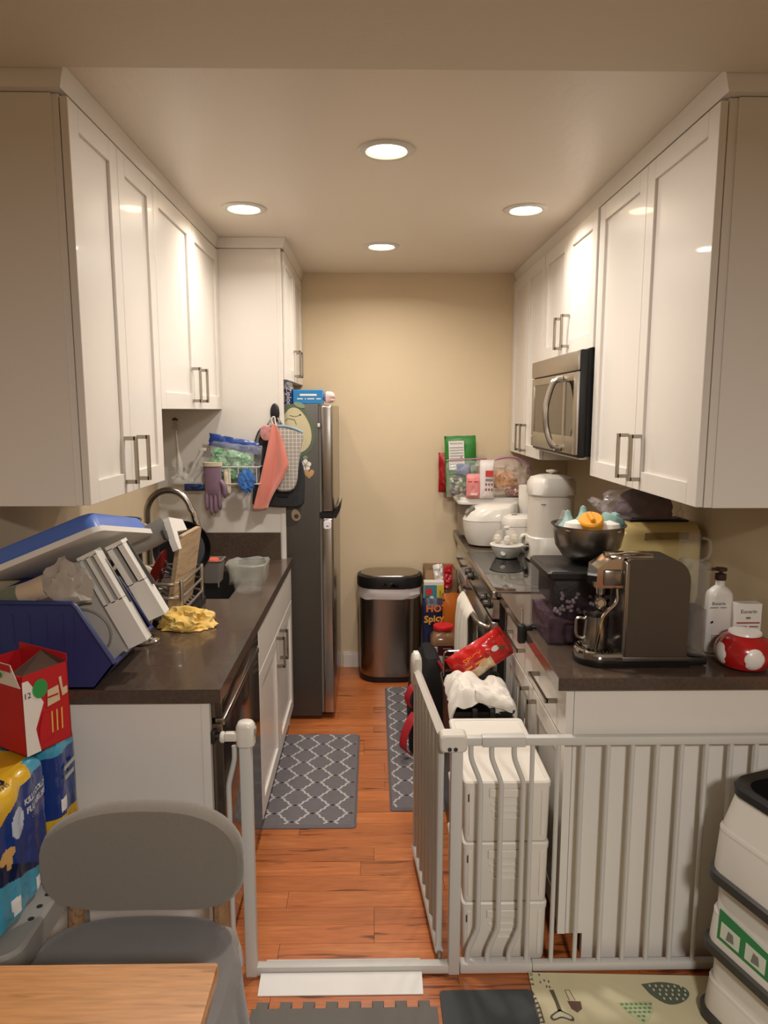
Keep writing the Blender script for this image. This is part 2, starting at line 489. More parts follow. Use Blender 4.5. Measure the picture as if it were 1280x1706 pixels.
# left wall cabinets
t = thing('wall_cabinet', 'tall white wall cabinet nearest the camera on the left, above the sink counter', 'cabinet', (WL + .17, 2.24, 1.424))
fin('body', box(WL, -0.783, 1.905, 2.586, 1.424, 2.46, 0.001, 1), WHITE_PAINT, t)
fin('end_panel', box(WL, -0.80, 1.900, 1.905, 1.424, 2.46), WHITE_PAINT, t, smooth=0)
shaker('door', t, -0.76, 1, 1.902, 2.244, 1.424, DT, handle=('v', 2.185, 1.455, 1.60))
shaker('door', t, -0.76, 1, 2.244, 2.586, 1.424, DT, handle=('v', 2.303, 1.455, 1.60))
t = thing('wall_cabinet', 'shorter white wall cabinet on the left, beside the refrigerator panel', 'cabinet', (WL + .17, 3.10, 1.68))
fin('body', box(WL, -0.783, 2.588, 3.618, 1.682, 2.46, 0.001, 1), WHITE_PAINT, t)
shaker('door', t, -0.76, 1, 2.588, 3.103, 1.682, DT, handle=('v', 3.04, 1.712, 1.857))
shaker('door', t, -0.76, 1, 3.103, 3.618, 1.682, DT, handle=('v', 3.165, 1.712, 1.857))
bm = nb(); prism(bm, [(WL, 1.875, 2.462), (-0.765, 1.875, 2.462), (-0.748, 1.860, 2.509), (WL, 1.860, 2.509)], (0, 1.757, 0)); struct('trim_1', bm, WHITE_PAINT, smooth=0)
# tall panel and cabinet over the fridge
t = thing('tall_divider', 'tall flat white side panel between the left counter and the refrigerator', 'panel', (-0.78, 3.63, 0))
fin('board', box(WL, -0.475, 3.620, 3.640, 0, 2.46), WHITE_PAINT, t, smooth=0)
fin('edge_stile', box(-0.475, -0.452, 3.616, 3.640, 0, 2.46, 0.001, 1), WHITE_PAINT, t, smooth=0)
t = thing('refrigerator_cabinet', 'deep white cabinet hanging over the refrigerator', 'cabinet', (-0.77, 4.07, 1.83))
fin('body', box(WL + 0.004, -0.462, 3.641, 4.495, 1.83, 2.46), WHITE_PAINT, t, smooth=0)
shaker('door', t, -0.437, 1, 3.643, 4.07, 1.83, DT, handle=('v', 4.01, 1.86, 2.005))
shaker('door', t, -0.437, 1, 4.07, 4.497, 1.83, DT, handle=('v', 4.13, 1.86, 2.005))
bm = nb(); prism(bm, [(-0.762, 3.612, 2.462), (-0.44, 3.612, 2.462), (-0.425, 3.600, 2.509), (-0.762, 3.600, 2.509)], (0, 0.9, 0)); struct('trim_2', bm, WHITE_PAINT, smooth=0)
# right wall cabinets
t = thing('wall_cabinet', 'large white wall cabinet nearest the camera on the right, above the toaster', 'cabinet', (1.06, 2.38, 1.415))
fin('body', box(0.903, WR, 1.905, 2.858, 1.415, 2.46, 0.001, 1), WHITE_PAINT, t)
fin('end_panel', box(0.925, WR, 1.900, 1.905, 1.415, 2.46), WHITE_PAINT, t, smooth=0)
shaker('door', t, 0.88, -1, 1.902, 2.38, 1.415, DT, handle=('v', 2.32, 1.447, 1.60))
shaker('door', t, 0.88, -1, 2.38, 2.858, 1.415, DT, handle=('v', 2.44, 1.447, 1.60))
t = thing('wall_cabinet', 'short white wall cabinet above the microwave', 'cabinet', (1.06, 3.28, 1.925))
fin('body', box(0.895, WR, 2.861, 3.698, 1.925, 2.46), WHITE_PAINT, t, smooth=0)
shaker('door', t, 0.872, -1, 2.861, 3.28, 1.925, DT, handle=('v', 3.22, 1.955, 2.10))
shaker('door', t, 0.872, -1, 3.28, 3.699, 1.925, DT, handle=('v', 3.34, 1.955, 2.10))
t = thing('wall_cabinet', 'narrow white wall cabinet on the right, beside the back wall', 'cabinet', (1.06, 4.1, 1.42))
fin('body', box(0.892, WR, 3.701, 4.498, 1.42, 2.46), WHITE_PAINT, t, smooth=0)
shaker('door', t, 0.869, -1, 3.701, 4.10, 1.42, DT, handle=('v', 4.04, 1.445, 1.60))
shaker('door', t, 0.869, -1, 4.10, 4.498, 1.42, DT, handle=('v', 4.16, 1.445, 1.60))
bm = nb(); prism(bm, [(WR, 1.875, 2.462), (0.885, 1.875, 2.462), (0.866, 1.860, 2.509), (WR, 1.860, 2.509)], (0, 2.637, 0)); struct('trim_3', bm, WHITE_PAINT, smooth=0)

# base cabinets, left
t = thing('base_end_panel', 'flat white end panel of the left counter, behind the grey chair', 'panel', (-0.78, 1.9, 0))
fin('board', box(WL, -0.485, 1.897, 1.915, 0, 0.873), WHITE_PAINT, t, smooth=0)
fin('edge_stile', box(-0.484, -0.461, 1.893, 1.915, 0, 0.873), WHITE_PAINT, t, smooth=0)
t = thing('sink_cabinet', 'white base cabinet with double doors under the sink', 'cabinet', (-0.75, 3.1, 0))
fin('body', box(WL, -0.455, 2.552, 2.82, 0.10, 0.873), WHITE_PAINT, t, smooth=0)
fin('side', box(WL, -0.455, 3.58, 3.612, 0.10, 0.873), WHITE_PAINT, t, smooth=0)
fin('face_frame', box(-0.475, -0.452, 2.82, 3.58, 0.10, 0.873), WHITE_PAINT, t, smooth=0)
fin('toe_kick', box(WL, -0.50, 2.552, 3.612, 0.0, 0.10), M('dark toe kick', '#3A3530', 0.7), t, smooth=0)
shaker('false_drawer_front', t, -0.43, 1, 2.554, 3.618, 0.70, 0.868, flat=True)
shaker('door', t, -0.43, 1, 2.554, 3.085, 0.105, 0.697, handle=('v', 3.03, 0.545, 0.685))
shaker('door', t, -0.43, 1, 3.085, 3.618, 0.105, 0.697, handle=('v', 3.14, 0.545, 0.685))
# dishwasher
t = thing('dishwasher', 'dark stainless dishwasher at the near end of the left counter', 'dishwasher', (-0.75, 2.22, 0))
DW = M('polished dark stainless', '#7D7268', 0.13, 0.9, bump=(120, 0.02))
fin('tub', box(-1.05, -0.462, 1.925, 2.545, 0.08, 0.870), DARKSTEEL, t, smooth=0)
dr = fin('door', box(-0.462, -0.430, 1.917, 2.548, 0.11, 0.795, 0.003), DW, t)
fin('control_panel', box(-0.462, -0.430, 1.917, 2.548, 0.812, 0.868, 0.003), DW, t)
fin('pocket_handle', box(-0.455, -0.426, 1.925, 2.540, 0.787, 0.808, 0.003), STEEL, t)
fin('kick_plate', box(-1.0, -0.49, 1.93, 2.54, 0.0, 0.08), BLACKP, t, smooth=0)

# base cabinets, right
t = thing('peninsula_end_panel', 'flat white end panel of the right counter, behind the gate bars', 'panel', (0.9, 1.97, 0))
bm = nb(); prism(bm, [(0.588, 1.965, 0.085), (0.64, 1.965, 0.085), (0.64, 1.965, 0.0), (WR, 1.965, 0.0), (WR, 1.965, 0.873), (0.588, 1.965, 0.873)], (0, 0.018, 0)); fin('board', bm, WHITE_PAINT, t, smooth=0)
fin('edge_stile', box(0.563, 0.586, 1.963, 1.983, 0.085, 0.873), WHITE_PAINT, t, smooth=0)
t = thing('base_cabinet', 'white base cabinet with two drawers over two doors at the near right', 'cabinet', (0.9, 2.43, 0))
fin('body', box(0.590, WR - 0.004, 1.984, 2.898, 0.10, 0.873), WHITE_PAINT, t, smooth=0)
fin('toe_kick', box(0.64, WR - 0.004, 1.984, 2.898, 0.0, 0.10), MATS['dark toe kick'], t, smooth=0)
shaker('drawer', t, 0.566, -1, 1.990, 2.40, 0.705, 0.868, flat=True, handle=('h', 0.79, 2.07, 2.31))
shaker('drawer', t, 0.566, -1, 2.40, 2.896, 0.705, 0.868, flat=True, handle=('h', 0.79, 2.53, 2.77))
shaker('door', t, 0.566, -1, 1.990, 2.40, 0.105, 0.70, handle=('v', 2.34, 0.53, 0.68))
shaker('door', t, 0.566, -1, 2.40, 2.896, 0.105, 0.70, handle=('v', 2.46, 0.53, 0.68))
t = thing('base_cabinet', 'white base cabinet beyond the range in the far right corner', 'cabinet', (0.9, 4.12, 0))
fin('body', box(0.565, WR - 0.004, 3.748, 4.484, 0.10, 0.873), WHITE_PAINT, t, smooth=0)
fin('toe_kick', box(0.62, WR - 0.004, 3.748, 4.484, 0.0, 0.10), MATS['dark toe kick'], t, smooth=0)
shaker('drawer', t, 0.540, -1, 3.75, 4.484, 0.705, 0.868, flat=True, handle=('h', 0.79, 3.98, 4.2))
shaker('door', t, 0.540, -1, 3.75, 4.115, 0.105, 0.70)
shaker('door', t, 0.540, -1, 4.115, 4.484, 0.105, 0.70)

# counters
SX0, SX1, SY0, SY1 = -0.90, -0.593, 2.83, 3.50
t = thing('left_counter', 'dark brown quartz counter on the left around the sink', 'counter', (-0.76, 2.7, 0.874))
bm = nb()
for a in ((WL, -0.425, 1.877, SY0), (WL, SX0, SY0, SY1), (SX1, -0.425, SY0, SY1), (WL, -0.425, SY1, 3.614)): bx(bm, *a, 0.874, CT)
bx(bm, -0.450, -0.425, 3.614, 3.66, 0.874, CT)
fin('worktop', bm, COUNTER, t, smooth=0)
fin('backsplash', box(WL, -0.478, 3.598, 3.6145, CT, 1.055, 0.001, 1), COUNTER, t)
t = thing('right_counter', 'dark brown quartz counter in the near right corner with coffee machine', 'counter', (0.9, 2.4, 0.874))
fin('worktop', box(0.535, WR, 1.947, 2.902, 0.874, CT, 0.002, 1), COUNTER, t)
t = thing('corner_counter', 'dark brown quartz counter beyond the range under the rice cooker', 'counter', (0.9, 4.1, 0.874))
fin('worktop', box(0.515, WR, 3.746, WB, 0.874, CT, 0.002, 1), COUNTER, t)

# sink
SINK = M('black composite sink', '#262321', 0.42, bump=(150, 0.05))
t = thing('sink', 'dark undermount sink set into the left counter', 'sink', ((SX0 + SX1) / 2, (SY0 + SY1) / 2, 0.70))
bm = nb(); q = 0.006
bx(bm, SX0, SX1, SY0, SY1, 0.69, 0.70)
bx(bm, SX0 - .02, SX0 + q, SY0 - q, SY1 + q, 0.69, 0.872); bx(bm, SX1 - q, SX1 + .012, SY0 - q, SY1 + q, 0.69, 0.872)
bx(bm, SX0, SX1, SY0 - .008, SY0 + q, 0.69, 0.872); bx(bm, SX0, SX1, SY1 - q, SY1 + .02, 0.69, 0.872)
fin('basin', bm, SINK, t, smooth=0)
bm = nb(); lathe(bm, [(0.0, 0.7005), (0.04, 0.7005), (0.045, 0.703), (0.045, 0.70)], ((SX0 + SX1) / 2, 3.2, 0), 20); fin('drain', bm, CHROME, t)
# faucet
t = thing('faucet', 'arched brushed steel faucet behind the dish rack', 'faucet', (-0.958, 2.98, CT))
fx, fy = -0.958, 2.98
bm = nb(); lathe(bm, [(0.028, 0), (0.028, 0.006), (0.022, 0.012), (0.019, 0.05), (0.019, 0.09), (0.0, 0.092)], (fx, fy, CT), 20); fin('base', bm, STEEL, t)
top = []
for k in range(17):
    a = PI - PI * k / 16 * 0.93
    top.append((fx + 0.093 + 0.093 * math.cos(a), fy + 0.0, 1.245 + 0.10 * math.sin(a)))
bm = nb(); tube(bm, [(fx, fy, CT + 0.05), (fx, fy, 1.1)] + top + [(top[-1][0] + 0.012, fy, top[-1][2] - 0.02)], 0.0135, 14); fin('spout', bm, STEEL, t)
bm = nb(); e = Vector(top[-1]); tube(bm, [e + Vector((0.010, 0, -0.015)), e + Vector((0.032, 0, -0.11))], [0.0165, 0.0185], 14); fin('spray_head', bm, CHROME, t)
bm = nb(); tube(bm, [(fx, fy - 0.015, CT + 0.06), (fx + 0.005, fy - 0.075, CT + 0.085)], 0.006, 8); fin('lever', bm, STEEL, t)
# ------------------------------------------------------------------ refrigerator
FSIDE = M('grey textured refrigerator side', '#4E4A44', 0.42, 0.4, bump=(300, 0.08))
RX, RY0, RY1 = -0.21, 3.685, 4.41
t = thing('refrigerator', 'tall stainless refrigerator with dark grey side and freezer on top', 'refrigerator', (-0.65, 4.05, 0))
fin('body', box(-1.04, -0.282, RY0, RY1, 0.02, 1.71, 0.004), FSIDE, t)
bm = nb(); bx(bm, -0.272, RX, RY0 + 0.002, RY1, 1.148, 1.705, 0.012, 3); d1 = fin('freezer_door', bm, STEEL, t)
bm = nb(); bx(bm, -0.272, RX, RY0 + 0.002, RY1, 0.035, 1.118, 0.012, 3); d2 = fin('refrigerator_door', bm, STEEL, t)
fin('gasket', box(-0.283, -0.270, RY0 + 0.008, RY1 - 0.01, 0.04, 1.70), M('grey gasket', '#6A655E', 0.7), t, smooth=0)
fin('divider', box(-0.283, -0.215, RY0 + 0.003, RY1 - 0.005, 1.118, 1.148), BLACKP, t, smooth=0)
bm = nb(); prism(bm, [(RX - 0.004, 3.70, 1.120), (RX + 0.012, 3.70, 1.112), (RX + 0.034, 3.70, 1.155), (RX + 0.040, 3.70, 1.205), (RX + 0.018, 3.70, 1.160), (RX - 0.004, 3.70, 1.146)], (0, 0.16, 0)); fin('handle_grip', bm, BLACKP, t)
for yy in (3.75, 4.34):
    bm = nb(); lathe(bm, [(0.018, 0.0), (0.018, 0.02)], (-0.33, yy, 0), 12); fin('foot', bm, BLACKP, t)
# magnets and stickers on the fridge side (facing the counter)
FY = RY0 - 0.0005
def flat(pts2, mat, name, parent, y=FY, th=0.003): return fin(name, prism(nb(), [(x, y, z) for x, z in pts2], (0, -th, 0)), mat, parent, smooth=30)
def ell(cx, cz, rx, rz, n=28, egg=0.0, tilt=0.0):
    out = []
    for k in range(n):
        a = 2 * PI * k / n; x = rx * math.cos(a) * (1 - egg * math.sin(a)); z = rz * math.sin(a)
        out.append((cx + x * math.cos(tilt) - z * math.sin(tilt), cz + x * math.sin(tilt) + z * math.cos(tilt)))
    return out
GRN_D = M('dark green felt', '#5F6B55', 0.8); GRN_P = M('pale avocado', '#C9BE98', 0.7); GRN_L = M('leaf green', '#82977A', 0.7)
t = thing('avocado_sticker', 'large pale green avocado shaped sticker with a small smiling face', 'sticker', (-0.40, FY, 1.45))
flat(ell(-0.403, 1.575, 0.098, 0.137, egg=0.22, tilt=0.06), GRN_D, 'rim', t, th=0.002)
flat(ell(-0.403, 1.575, 0.082, 0.118, egg=0.22, tilt=0.06), GRN_P, 'flesh', t, y=FY - 0.002, th=0.0015)
flat(ell(-0.378, 1.705, 0.030, 0.013, tilt=-0.35), GRN_L, 'leaf', t, y=FY - 0.0035, th=0.0015)
flat(ell(-0.375, 1.655, 0.0045, 0.0045, 10), INK, 'eye', t, y=FY - 0.0035, th=0.0008)
bm = nb(); tube(bm, [(-0.425 + 0.017 * i - 0.004, FY - 0.004, 1.653 - (0.006 if i in (1, 2) else 0)) for i in range(4)], 0.0012, 5); fin('mouth', bm, INK, t)
bm = nb(); tube(bm, [(-0.452, FY - 0.004, 1.622), (-0.440, FY - 0.004, 1.636), (-0.405, FY - 0.004, 1.630), (-0.395, FY - 0.004, 1.605)], 0.0014, 5); fin('arm', bm, INK, t)
flat(ell(-0.352, 1.436, 0.012, 0.010), GRN_L, 'foot', t, th=0.002)
t = thing('flower_magnet', 'white five petal flower magnet on the refrigerator side', 'magnet', (-0.352, FY, 1.396))
MW_ = M('glossy white magnet', '#EFE6DC', 0.4)
for k in range(5):
    a = PI / 2 + 2 * PI * k / 5; flat(ell(-0.352 + 0.018 * math.cos(a), 1.396 + 0.018 * math.sin(a), 0.0125, 0.0125, 16), MW_, 'petal', t)
flat(ell(-0.352, 1.396, 0.009, 0.009, 14), M('grey flower centre', '#A9978A', 0.6), 'centre', t, y=FY - 0.003, th=0.002)
hp = [(0, -0.026), (0.020, -0.008), (0.027, 0.008), (0.022, 0.019), (0.011, 0.021), (0, 0.010), (-0.011, 0.021), (-0.022, 0.019), (-0.027, 0.008), (-0.020, -0.008)]
o = flat([(-0.334 + x, 1.352 + z) for x, z in hp], M('tan wooden magnet', '#C99F6C', 0.6), 'heart_magnet', None); tag(o, 'tan heart shaped magnet below the flower magnet', 'magnet')
t = thing('small_avocado_magnet', 'small avocado half magnet with brown pit low on the refrigerator', 'magnet', (-0.407, FY, 1.13))
flat(ell(-0.407, 1.135, 0.023, 0.032, egg=0.2, tilt=0.25), M('avocado cream', '#C9BCA0', 0.6), 'flesh', t)
flat(ell(-0.403, 1.128, 0.012, 0.012, 16), M('brown pit', '#7A4E39', 0.5), 'pit', t, y=FY - 0.003, th=0.003)
t = thing('white_door_tag', 'white rounded square sensor stuck on the refrigerator door edge', 'sensor', (-0.241, RY0, 1.08))
bm = nb(); loft(bm, [[Vector((p.x, RY0 + 0.001 - d, p.y)) for p in rr(0.040 - s, 0.046 - s, 0.011, 0, -0.241, 1.082)] for d, s in ((0, 0), (0.007, 0), (0.009, 0.004))]); fin('case', bm, M('glossy white sensor', '#EDE6EA', 0.3), t)
o = flat([(-0.247, 1.072), (-0.236, 1.072), (-0.236, 1.079), (-0.247, 1.079)], INKG, 'mark', t, y=RY0 - 0.0082, th=0.0006)
o = fin('child_lock_catch', box(-0.287, -0.274, RY0 - 0.008, RY0 + 0.001, 1.592, 1.612, 0.003), WHITEP); tag(o, 'tiny white catch on the refrigerator edge beside the avocado sticker', 'latch')

# boxes on top of the fridge
BLUE_D = M('navy carton', '#1F2C5E', 0.45); BLUE_L = M('bright blue carton', '#2C83BE', 0.4)
t = thing('navy_carton', 'navy blue carton on top of the refrigerator', 'box', (-0.44, 3.76, 1.712))
fin('carton', box(-0.58, -0.418, 3.70, 3.82, 1.7115, 1.786, 0.0015, 1), BLUE_D, t)
text('lettering', 'Ziploc', 0.036, (-0.435, 3.6988, 1.75), (0, 0, -1), (1, 0, 0), INKW, t)
fin('picture', box(-0.47, -0.452, 3.6988, 3.700, 1.72, 1.772), M('carton photo brown', '#8A6A55', 0.6), t, smooth=0)
t = thing('light_blue_carton', 'bright blue carton lying on top of the refrigerator', 'box', (-0.33, 3.76, 1.712))
fin('carton', box(-0.414, -0.262, 3.715, 3.83, 1.7115, 1.783, 0.002, 1), BLUE_L, t)
bars('lettering', [8], 0.022, (-0.33, 3.7138, 1.757), (1, 0, 0), (0, 0, 1), INKW, t)
bars('small_lettering', [5, 1, 6, 4], 0.012, (-0.33, 3.7138, 1.737), (1, 0, 0), (0, 0, 1), INKW, t)
o = fin('pink_tissue_pack', pouch(nb(), 0.10, 0.06, 0.05, frame((-0.232, 3.79, 1.716), (0.3, 1, 0), (0, 0, 1)), 0.1, 5, 8, 8), M('pale pink film', '#D9B9B5', 0.3)); tag(o, 'pale pink tissue pack behind the blue carton', 'packet')
bm = nb(); crumpled(bm, (-0.45, 3.74, 1.788), 0.03, 0.03, 0.03, 0.4, 3, 3); o = fin('bag_bundle', bm, CLEAR); tag(o, 'crumpled clear plastic bag on the navy carton', 'bag')

# ------------------------------------------------------------------ range, towel
RXF = 0.515
t = thing('range', 'stainless steel range with black glass cooktop under the microwave', 'stove', (0.86, 3.32, 0))
fin('body', box(0.56, 1.22, 2.908, 3.742, 0.02, 0.895), STEEL, t, smooth=0)
fin('side_panel', box(0.535, 0.56, 2.908, 3.742, 0.02, 0.86), BLACKP, t, smooth=0)
fin('cooktop', box(0.520, 1.22, 2.910, 3.740, 0.897, 0.918, 0.002, 1), BLACKG, t)
bm = nb()
bx(bm, 0.502, 0.524, 2.905, 3.745, 0.885, 0.921, 0.004); bx(bm, 0.524, 1.22, 2.905, 2.912, 0.897, 0.9195); bx(bm, 0.524, 1.22, 3.738, 3.745, 0.897, 0.9195)
fin('cooktop_frame', bm, STEEL_H, t)
RING = M('burner ring grey', '#2D2D30', 0.2)
for bx_, by_, br_ in ((0.70, 3.12, 0.10), (0.70, 3.54, 0.08), (1.0, 3.12, 0.08), (1.0, 3.54, 0.10)):
    bm = nb(); lathe(bm, [(br_, 0.9181), (br_ + 0.002, 0.9185), (br_ + 0.004, 0.9181)], (bx_, by_, 0), 40, cap0=False, cap1=False); fin('burner_ring', bm, RING, t)
bm = nb(); prism(bm, [(0.535, 2.908, 0.80), (0.505, 2.908, 0.80), (0.510, 2.908, 0.884), (0.535, 2.908, 0.884)], (0, 0.834, 0)); fin('control_panel', bevel_all(bm, 0.003), STEEL_H, t)
fin('oven_door', box(0.500, 0.535, 2.912, 3.738, 0.22, 0.785, 0.006), STEEL_H, t)
fin('oven_window', box(0.4975, 0.501, 3.02, 3.63, 0.34, 0.66), BLACKG, t, smooth=0)
fin('drawer_front', box(0.505, 0.535, 2.912, 3.738, 0.05, 0.205, 0.006), STEEL_H, t)
for ky in (3.62, 3.52, 3.1, 3.0):
    bm = nb(); lathe(bm, [(0.022, 0), (0.022, 0.006), (0.018, 0.008), (0.017, 0.026), (0.0, 0.028)], (0, 0, 0), 18, mx=frame((0.506, ky, 0.842), (0, 1, 0), (-1, 0, 0))); fin('knob', bm, DARKSTEEL, t)
bm = nb(); tube(bm, bez([(0.503, 2.965, 0.742), (0.470, 2.985, 0.752), (0.456, 3.05, 0.755), (0.452, 3.32, 0.756), (0.456, 3.59, 0.755), (0.470, 3.655, 0.752), (0.503, 3.675, 0.742)], 6), 0.012, 10); fin('handle', bm, STEEL, t)
# the towel over the oven handle
def towel_fn(u, v):
    yy = 3.12 + 0.36 * u
    L1, L2 = 0.44, 0.34
    s = v * (L1 + L2)
    fold = 0.007 * math.sin(u * 19) + 0.004 * math.sin(u * 37 + 1)
    if s < L1: z = 0.772 - (L1 - s); x = 0.4325 - 0.004 + fold * min(1, (L1 - s) / 0.12) - 0.02 * (L1 - s)
    else:
        q = s - L1; z = 0.772 - q; x = 0.4715 + fold * min(1, q / 0.12) * 0.4
    if abs(s - L1) < 0.03: z -= ((s - L1) / 0.03) ** 2 * 0.000; x = 0.452 + (0.0195 * (s - L1) / 0.03) + (0 if s > L1 else -0.002)
    return (x, yy + 0.03 * (0.772 - z) * (0.5 - u) * 1.2, z)
o = fin('dish_towel', sheet(nb(), towel_fn, 40, 60, 0.004), M('cream towel cloth', '#DAD3C2', 0.9, bump=(260, 0.25), sheen=0.3)); tag(o, 'cream dish towel hanging over the oven handle', 'towel')

# ------------------------------------------------------------------ microwave
MX = 0.822
t = thing('microwave', 'stainless over-the-range microwave with curved handle', 'microwave', (1.02, 3.3, 1.48))
fin('body', box(0.865, WR, 2.885, 3.695, 1.49, 1.923), BLACKP, t, smooth=0)
fin('side_shell', box(0.832, 0.866, 2.878, 3.70, 1.485, 1.921, 0.006), M('satin black shell', '#121212', 0.45), t)
MWS = M('microwave steel', '#B7AFA4', 0.36, 0.95, bump=(90, 0.03), stretch=(14, 1, 14))
fin('top_grille', box(0.818, 0.834, 2.882, 3.698, 1.838, 1.918, 0.006), MWS, t)
bm = nb()
z0, z1 = 1.497, 1.834
bx(bm, MX, 0.836, 2.882, 2.935, z0, z1, 0.003); bx(bm, MX, 0.836, 3.655, 3.698, z0, z1, 0.003)
bx(bm, MX, 0.836, 2.935, 3.655, z0, 1.57, 0.003); bx(bm, MX, 0.836, 2.935, 3.655, 1.80, z1, 0.003); bx(bm, MX, 0.836, 3.065, 3.095, 1.57, 1.80)
dr = fin('door', bm, MWS, t)
fin('window', box(0.8265, 0.836, 3.09, 3.66, 1.565, 1.805), M('microwave window glass', '#5A534B', 0.12, 0.6), dr, smooth=0)
fin('keypad', box(0.826, 0.836, 2.93, 3.07, 1.565, 1.805), BLACKG, t, smooth=0)
bm = nb(); tube(bm, bez([(0.822, 3.10, 1.815), (0.785, 3.11, 1.80), (0.762, 3.125, 1.72), (0.757, 3.125, 1.66), (0.765, 3.125, 1.59), (0.788, 3.11, 1.525), (0.822, 3.10, 1.512)], 6), 0.0135, 10); fin('handle', bm, M('bright handle steel', '#C6BFB4', 0.25, 1.0), t)
fin('bottom_plate', box(0.845, WR, 2.89, 3.69, 1.478, 1.49), MWS, t, smooth=0)
bm = nb(); lathe(bm, [(0.006, 0), (0.006, 0.004), (0, 0.005)], (0, 0, 0), 12, mx=frame((0.8215, 3.67, 1.545), (0, 1, 0), (-1, 0, 0))); fin('badge', bm, CHROME, t)

# ------------------------------------------------------------------ trash can
t = thing('trash_can', 'oval stainless steel trash can with black lid at the back wall', 'trash can', (0.10, 4.34, 0))
TC = (0.102, 4.335)
def oval(w, d, z, n=7): return rr(w, d, min(w, d) * 0.46, z, TC[0], TC[1], n)
fin('base', loft(nb(), [oval(0.372, 0.252, 0.0), oval(0.385, 0.262, 0.012), oval(0.385, 0.262, 0.038), oval(0.376, 0.254, 0.040)]), BLACKP, t)
fin('body', loft(nb(), [oval(0.378, 0.256, 0.039), oval(0.382, 0.26, 0.30), oval(0.386, 0.264, 0.585)]), STEEL, t)
def liner(z, a, f):
    out = []
    for i, p in enumerate(oval(0.392, 0.268, z)):
        q = Vector((p.x - TC[0], p.y - TC[1], 0)); out.append(p + q.normalized() * a * (0.5 + nz(q.x, q.y, z, 22, f)) + Vector((0, 0, nz(q.x, q.y, 0, 16, f + 2) * (0.012 if z < 0.56 else 0))))
    return out
fin('bag_liner', loft(nb(), [liner(0.535, 0.012, 1), liner(0.56, 0.016, 2), liner(0.585, 0.012, 3), liner(0.60, 0.006, 4)], False, False), M('white bin liner', '#D8CFC9', 0.25, alpha=0.85), t)
lid = fin('lid', loft(nb(), [oval(0.398, 0.275, 0.598), oval(0.41, 0.287, 0.606), oval(0.412, 0.289, 0.645), oval(0.402, 0.28, 0.668), oval(0.375, 0.255, 0.674)]), BLACKP, t)
fin('lid_flap', loft(nb(), [oval(0.366, 0.246, 0.672), oval(0.362, 0.242, 0.679), oval(0.30, 0.18, 0.682)]), STEEL_H, lid)
bm = nb(); bx(bm, TC[0] - 0.05, TC[0] + 0.05, TC[1] - 0.146, TC[1] - 0.138, 0.612, 0.64, 0.003); fin('sensor_strip', bm, BLACKG, lid)

# ------------------------------------------------------------------ kitchen mats
MATG = M('grey cushioned mat', '#666163', 0.7, bump=(220, 0.15), var=(40, '#6E696B', 0.5))
MATL = M('pale trellis print', '#B9B5B2', 0.7)
def trellis(x0, x1, y0, y1, a, b, z, wline, ox, oy):
    bm = nb()
    half = [(0, 1)]
    for k in range(1, 7):
        an = PI / 2 * k / 6; half.append((0.40 * math.sin(an), 0.62 + 0.38 * math.cos(an)))
    half += [(0.40, 0.56), (0.5, 0.5)]
    curve = half + [(1 - x, 1 - y) for x, y in half[::-1][1:]]
    def strip(pts):
        run = []
        for p in pts + [None]:
            if p is not None and x0 < p[0] < x1 and y0 < p[1] < y1: run.append(Vector((p[0], p[1], z))); continue
            if len(run) > 1:
                L, R = [], []
                for i, q in enumerate(run):
                    d = (run[min(i + 1, len(run) - 1)] - run[max(i - 1, 0)]).normalized(); n_ = Vector((-d.y, d.x, 0)) * wline / 2
                    L.append(bm.verts.new(q + n_)); R.append(bm.verts.new(q - n_))
                for i in range(len(run) - 1): bm.faces.new((R[i], R[i + 1], L[i + 1], L[i]))
            run = []
    ni, nj = int((x1 - x0) / a) + 4, int((y1 - y0) / b) + 4
    for i in range(-2, ni):
        for j in range(-2, nj):
            if (i + j) % 2: continue
            cx, cy = x0 + ox + i * a, y0 + oy + j * b
            for sx in (1,):
                for sy in (1, -1):
                    pts = [(cx + sx * u * a, cy + sy * v * b) for u, v in curve]
                    dense = []
                    for p, q in zip(pts, pts[1:]): dense += [(p[0] + (q[0] - p[0]) * k / 3, p[1] + (q[1] - p[1]) * k / 3) for k in range(3)]
                    strip(dense + [pts[-1]])
    return bm
def kitchen_mat(x0, x1, y0, y1, label, ox, oy, a=0.08, b=0.062):
    t = thing('kitchen_mat', label, 'mat', ((x0 + x1) / 2, (y0 + y1) / 2, 0), group='grey trellis kitchen mats')
    cx, cy, ww, dd = (x0 + x1) / 2, (y0 + y1) / 2, x1 - x0, y1 - y0
    fin('pad', loft(nb(), [rr(ww, dd, 0.02, 0.0005, cx, cy), rr(ww, dd, 0.02, 0.004, cx, cy), rr(ww - 0.02, dd - 0.02, 0.016, 0.013, cx, cy)]), MATG, t)
    fin('trellis_print', trellis(x0 + 0.014, x1 - 0.014, y0 + 0.014, y1 - 0.014, a, b, 0.0136, 0.0085, ox, oy), MATL, t, smooth=0)
kitchen_mat(-0.495, -0.072, 2.66, 3.49, 'grey trellis patterned mat in front of the sink cabinet', 0.065, 0.015)
kitchen_mat(0.068, 0.475, 2.78, 4.12, 'grey trellis patterned mat in front of the range', 0.06, 0.03)
# ------------------------------------------------------------------ things on the left counter
NAVY = M('navy plastic bin', '#2B3566', 0.42, bump=(25, 0.05)); BLUE_LID = M('blue plastic lid', '#5573BE', 0.35)
GREYP = M('warm grey plastic', '#B7B0A6', 0.42); CREAMP = M('cream plastic', '#D8CFBD', 0.35)
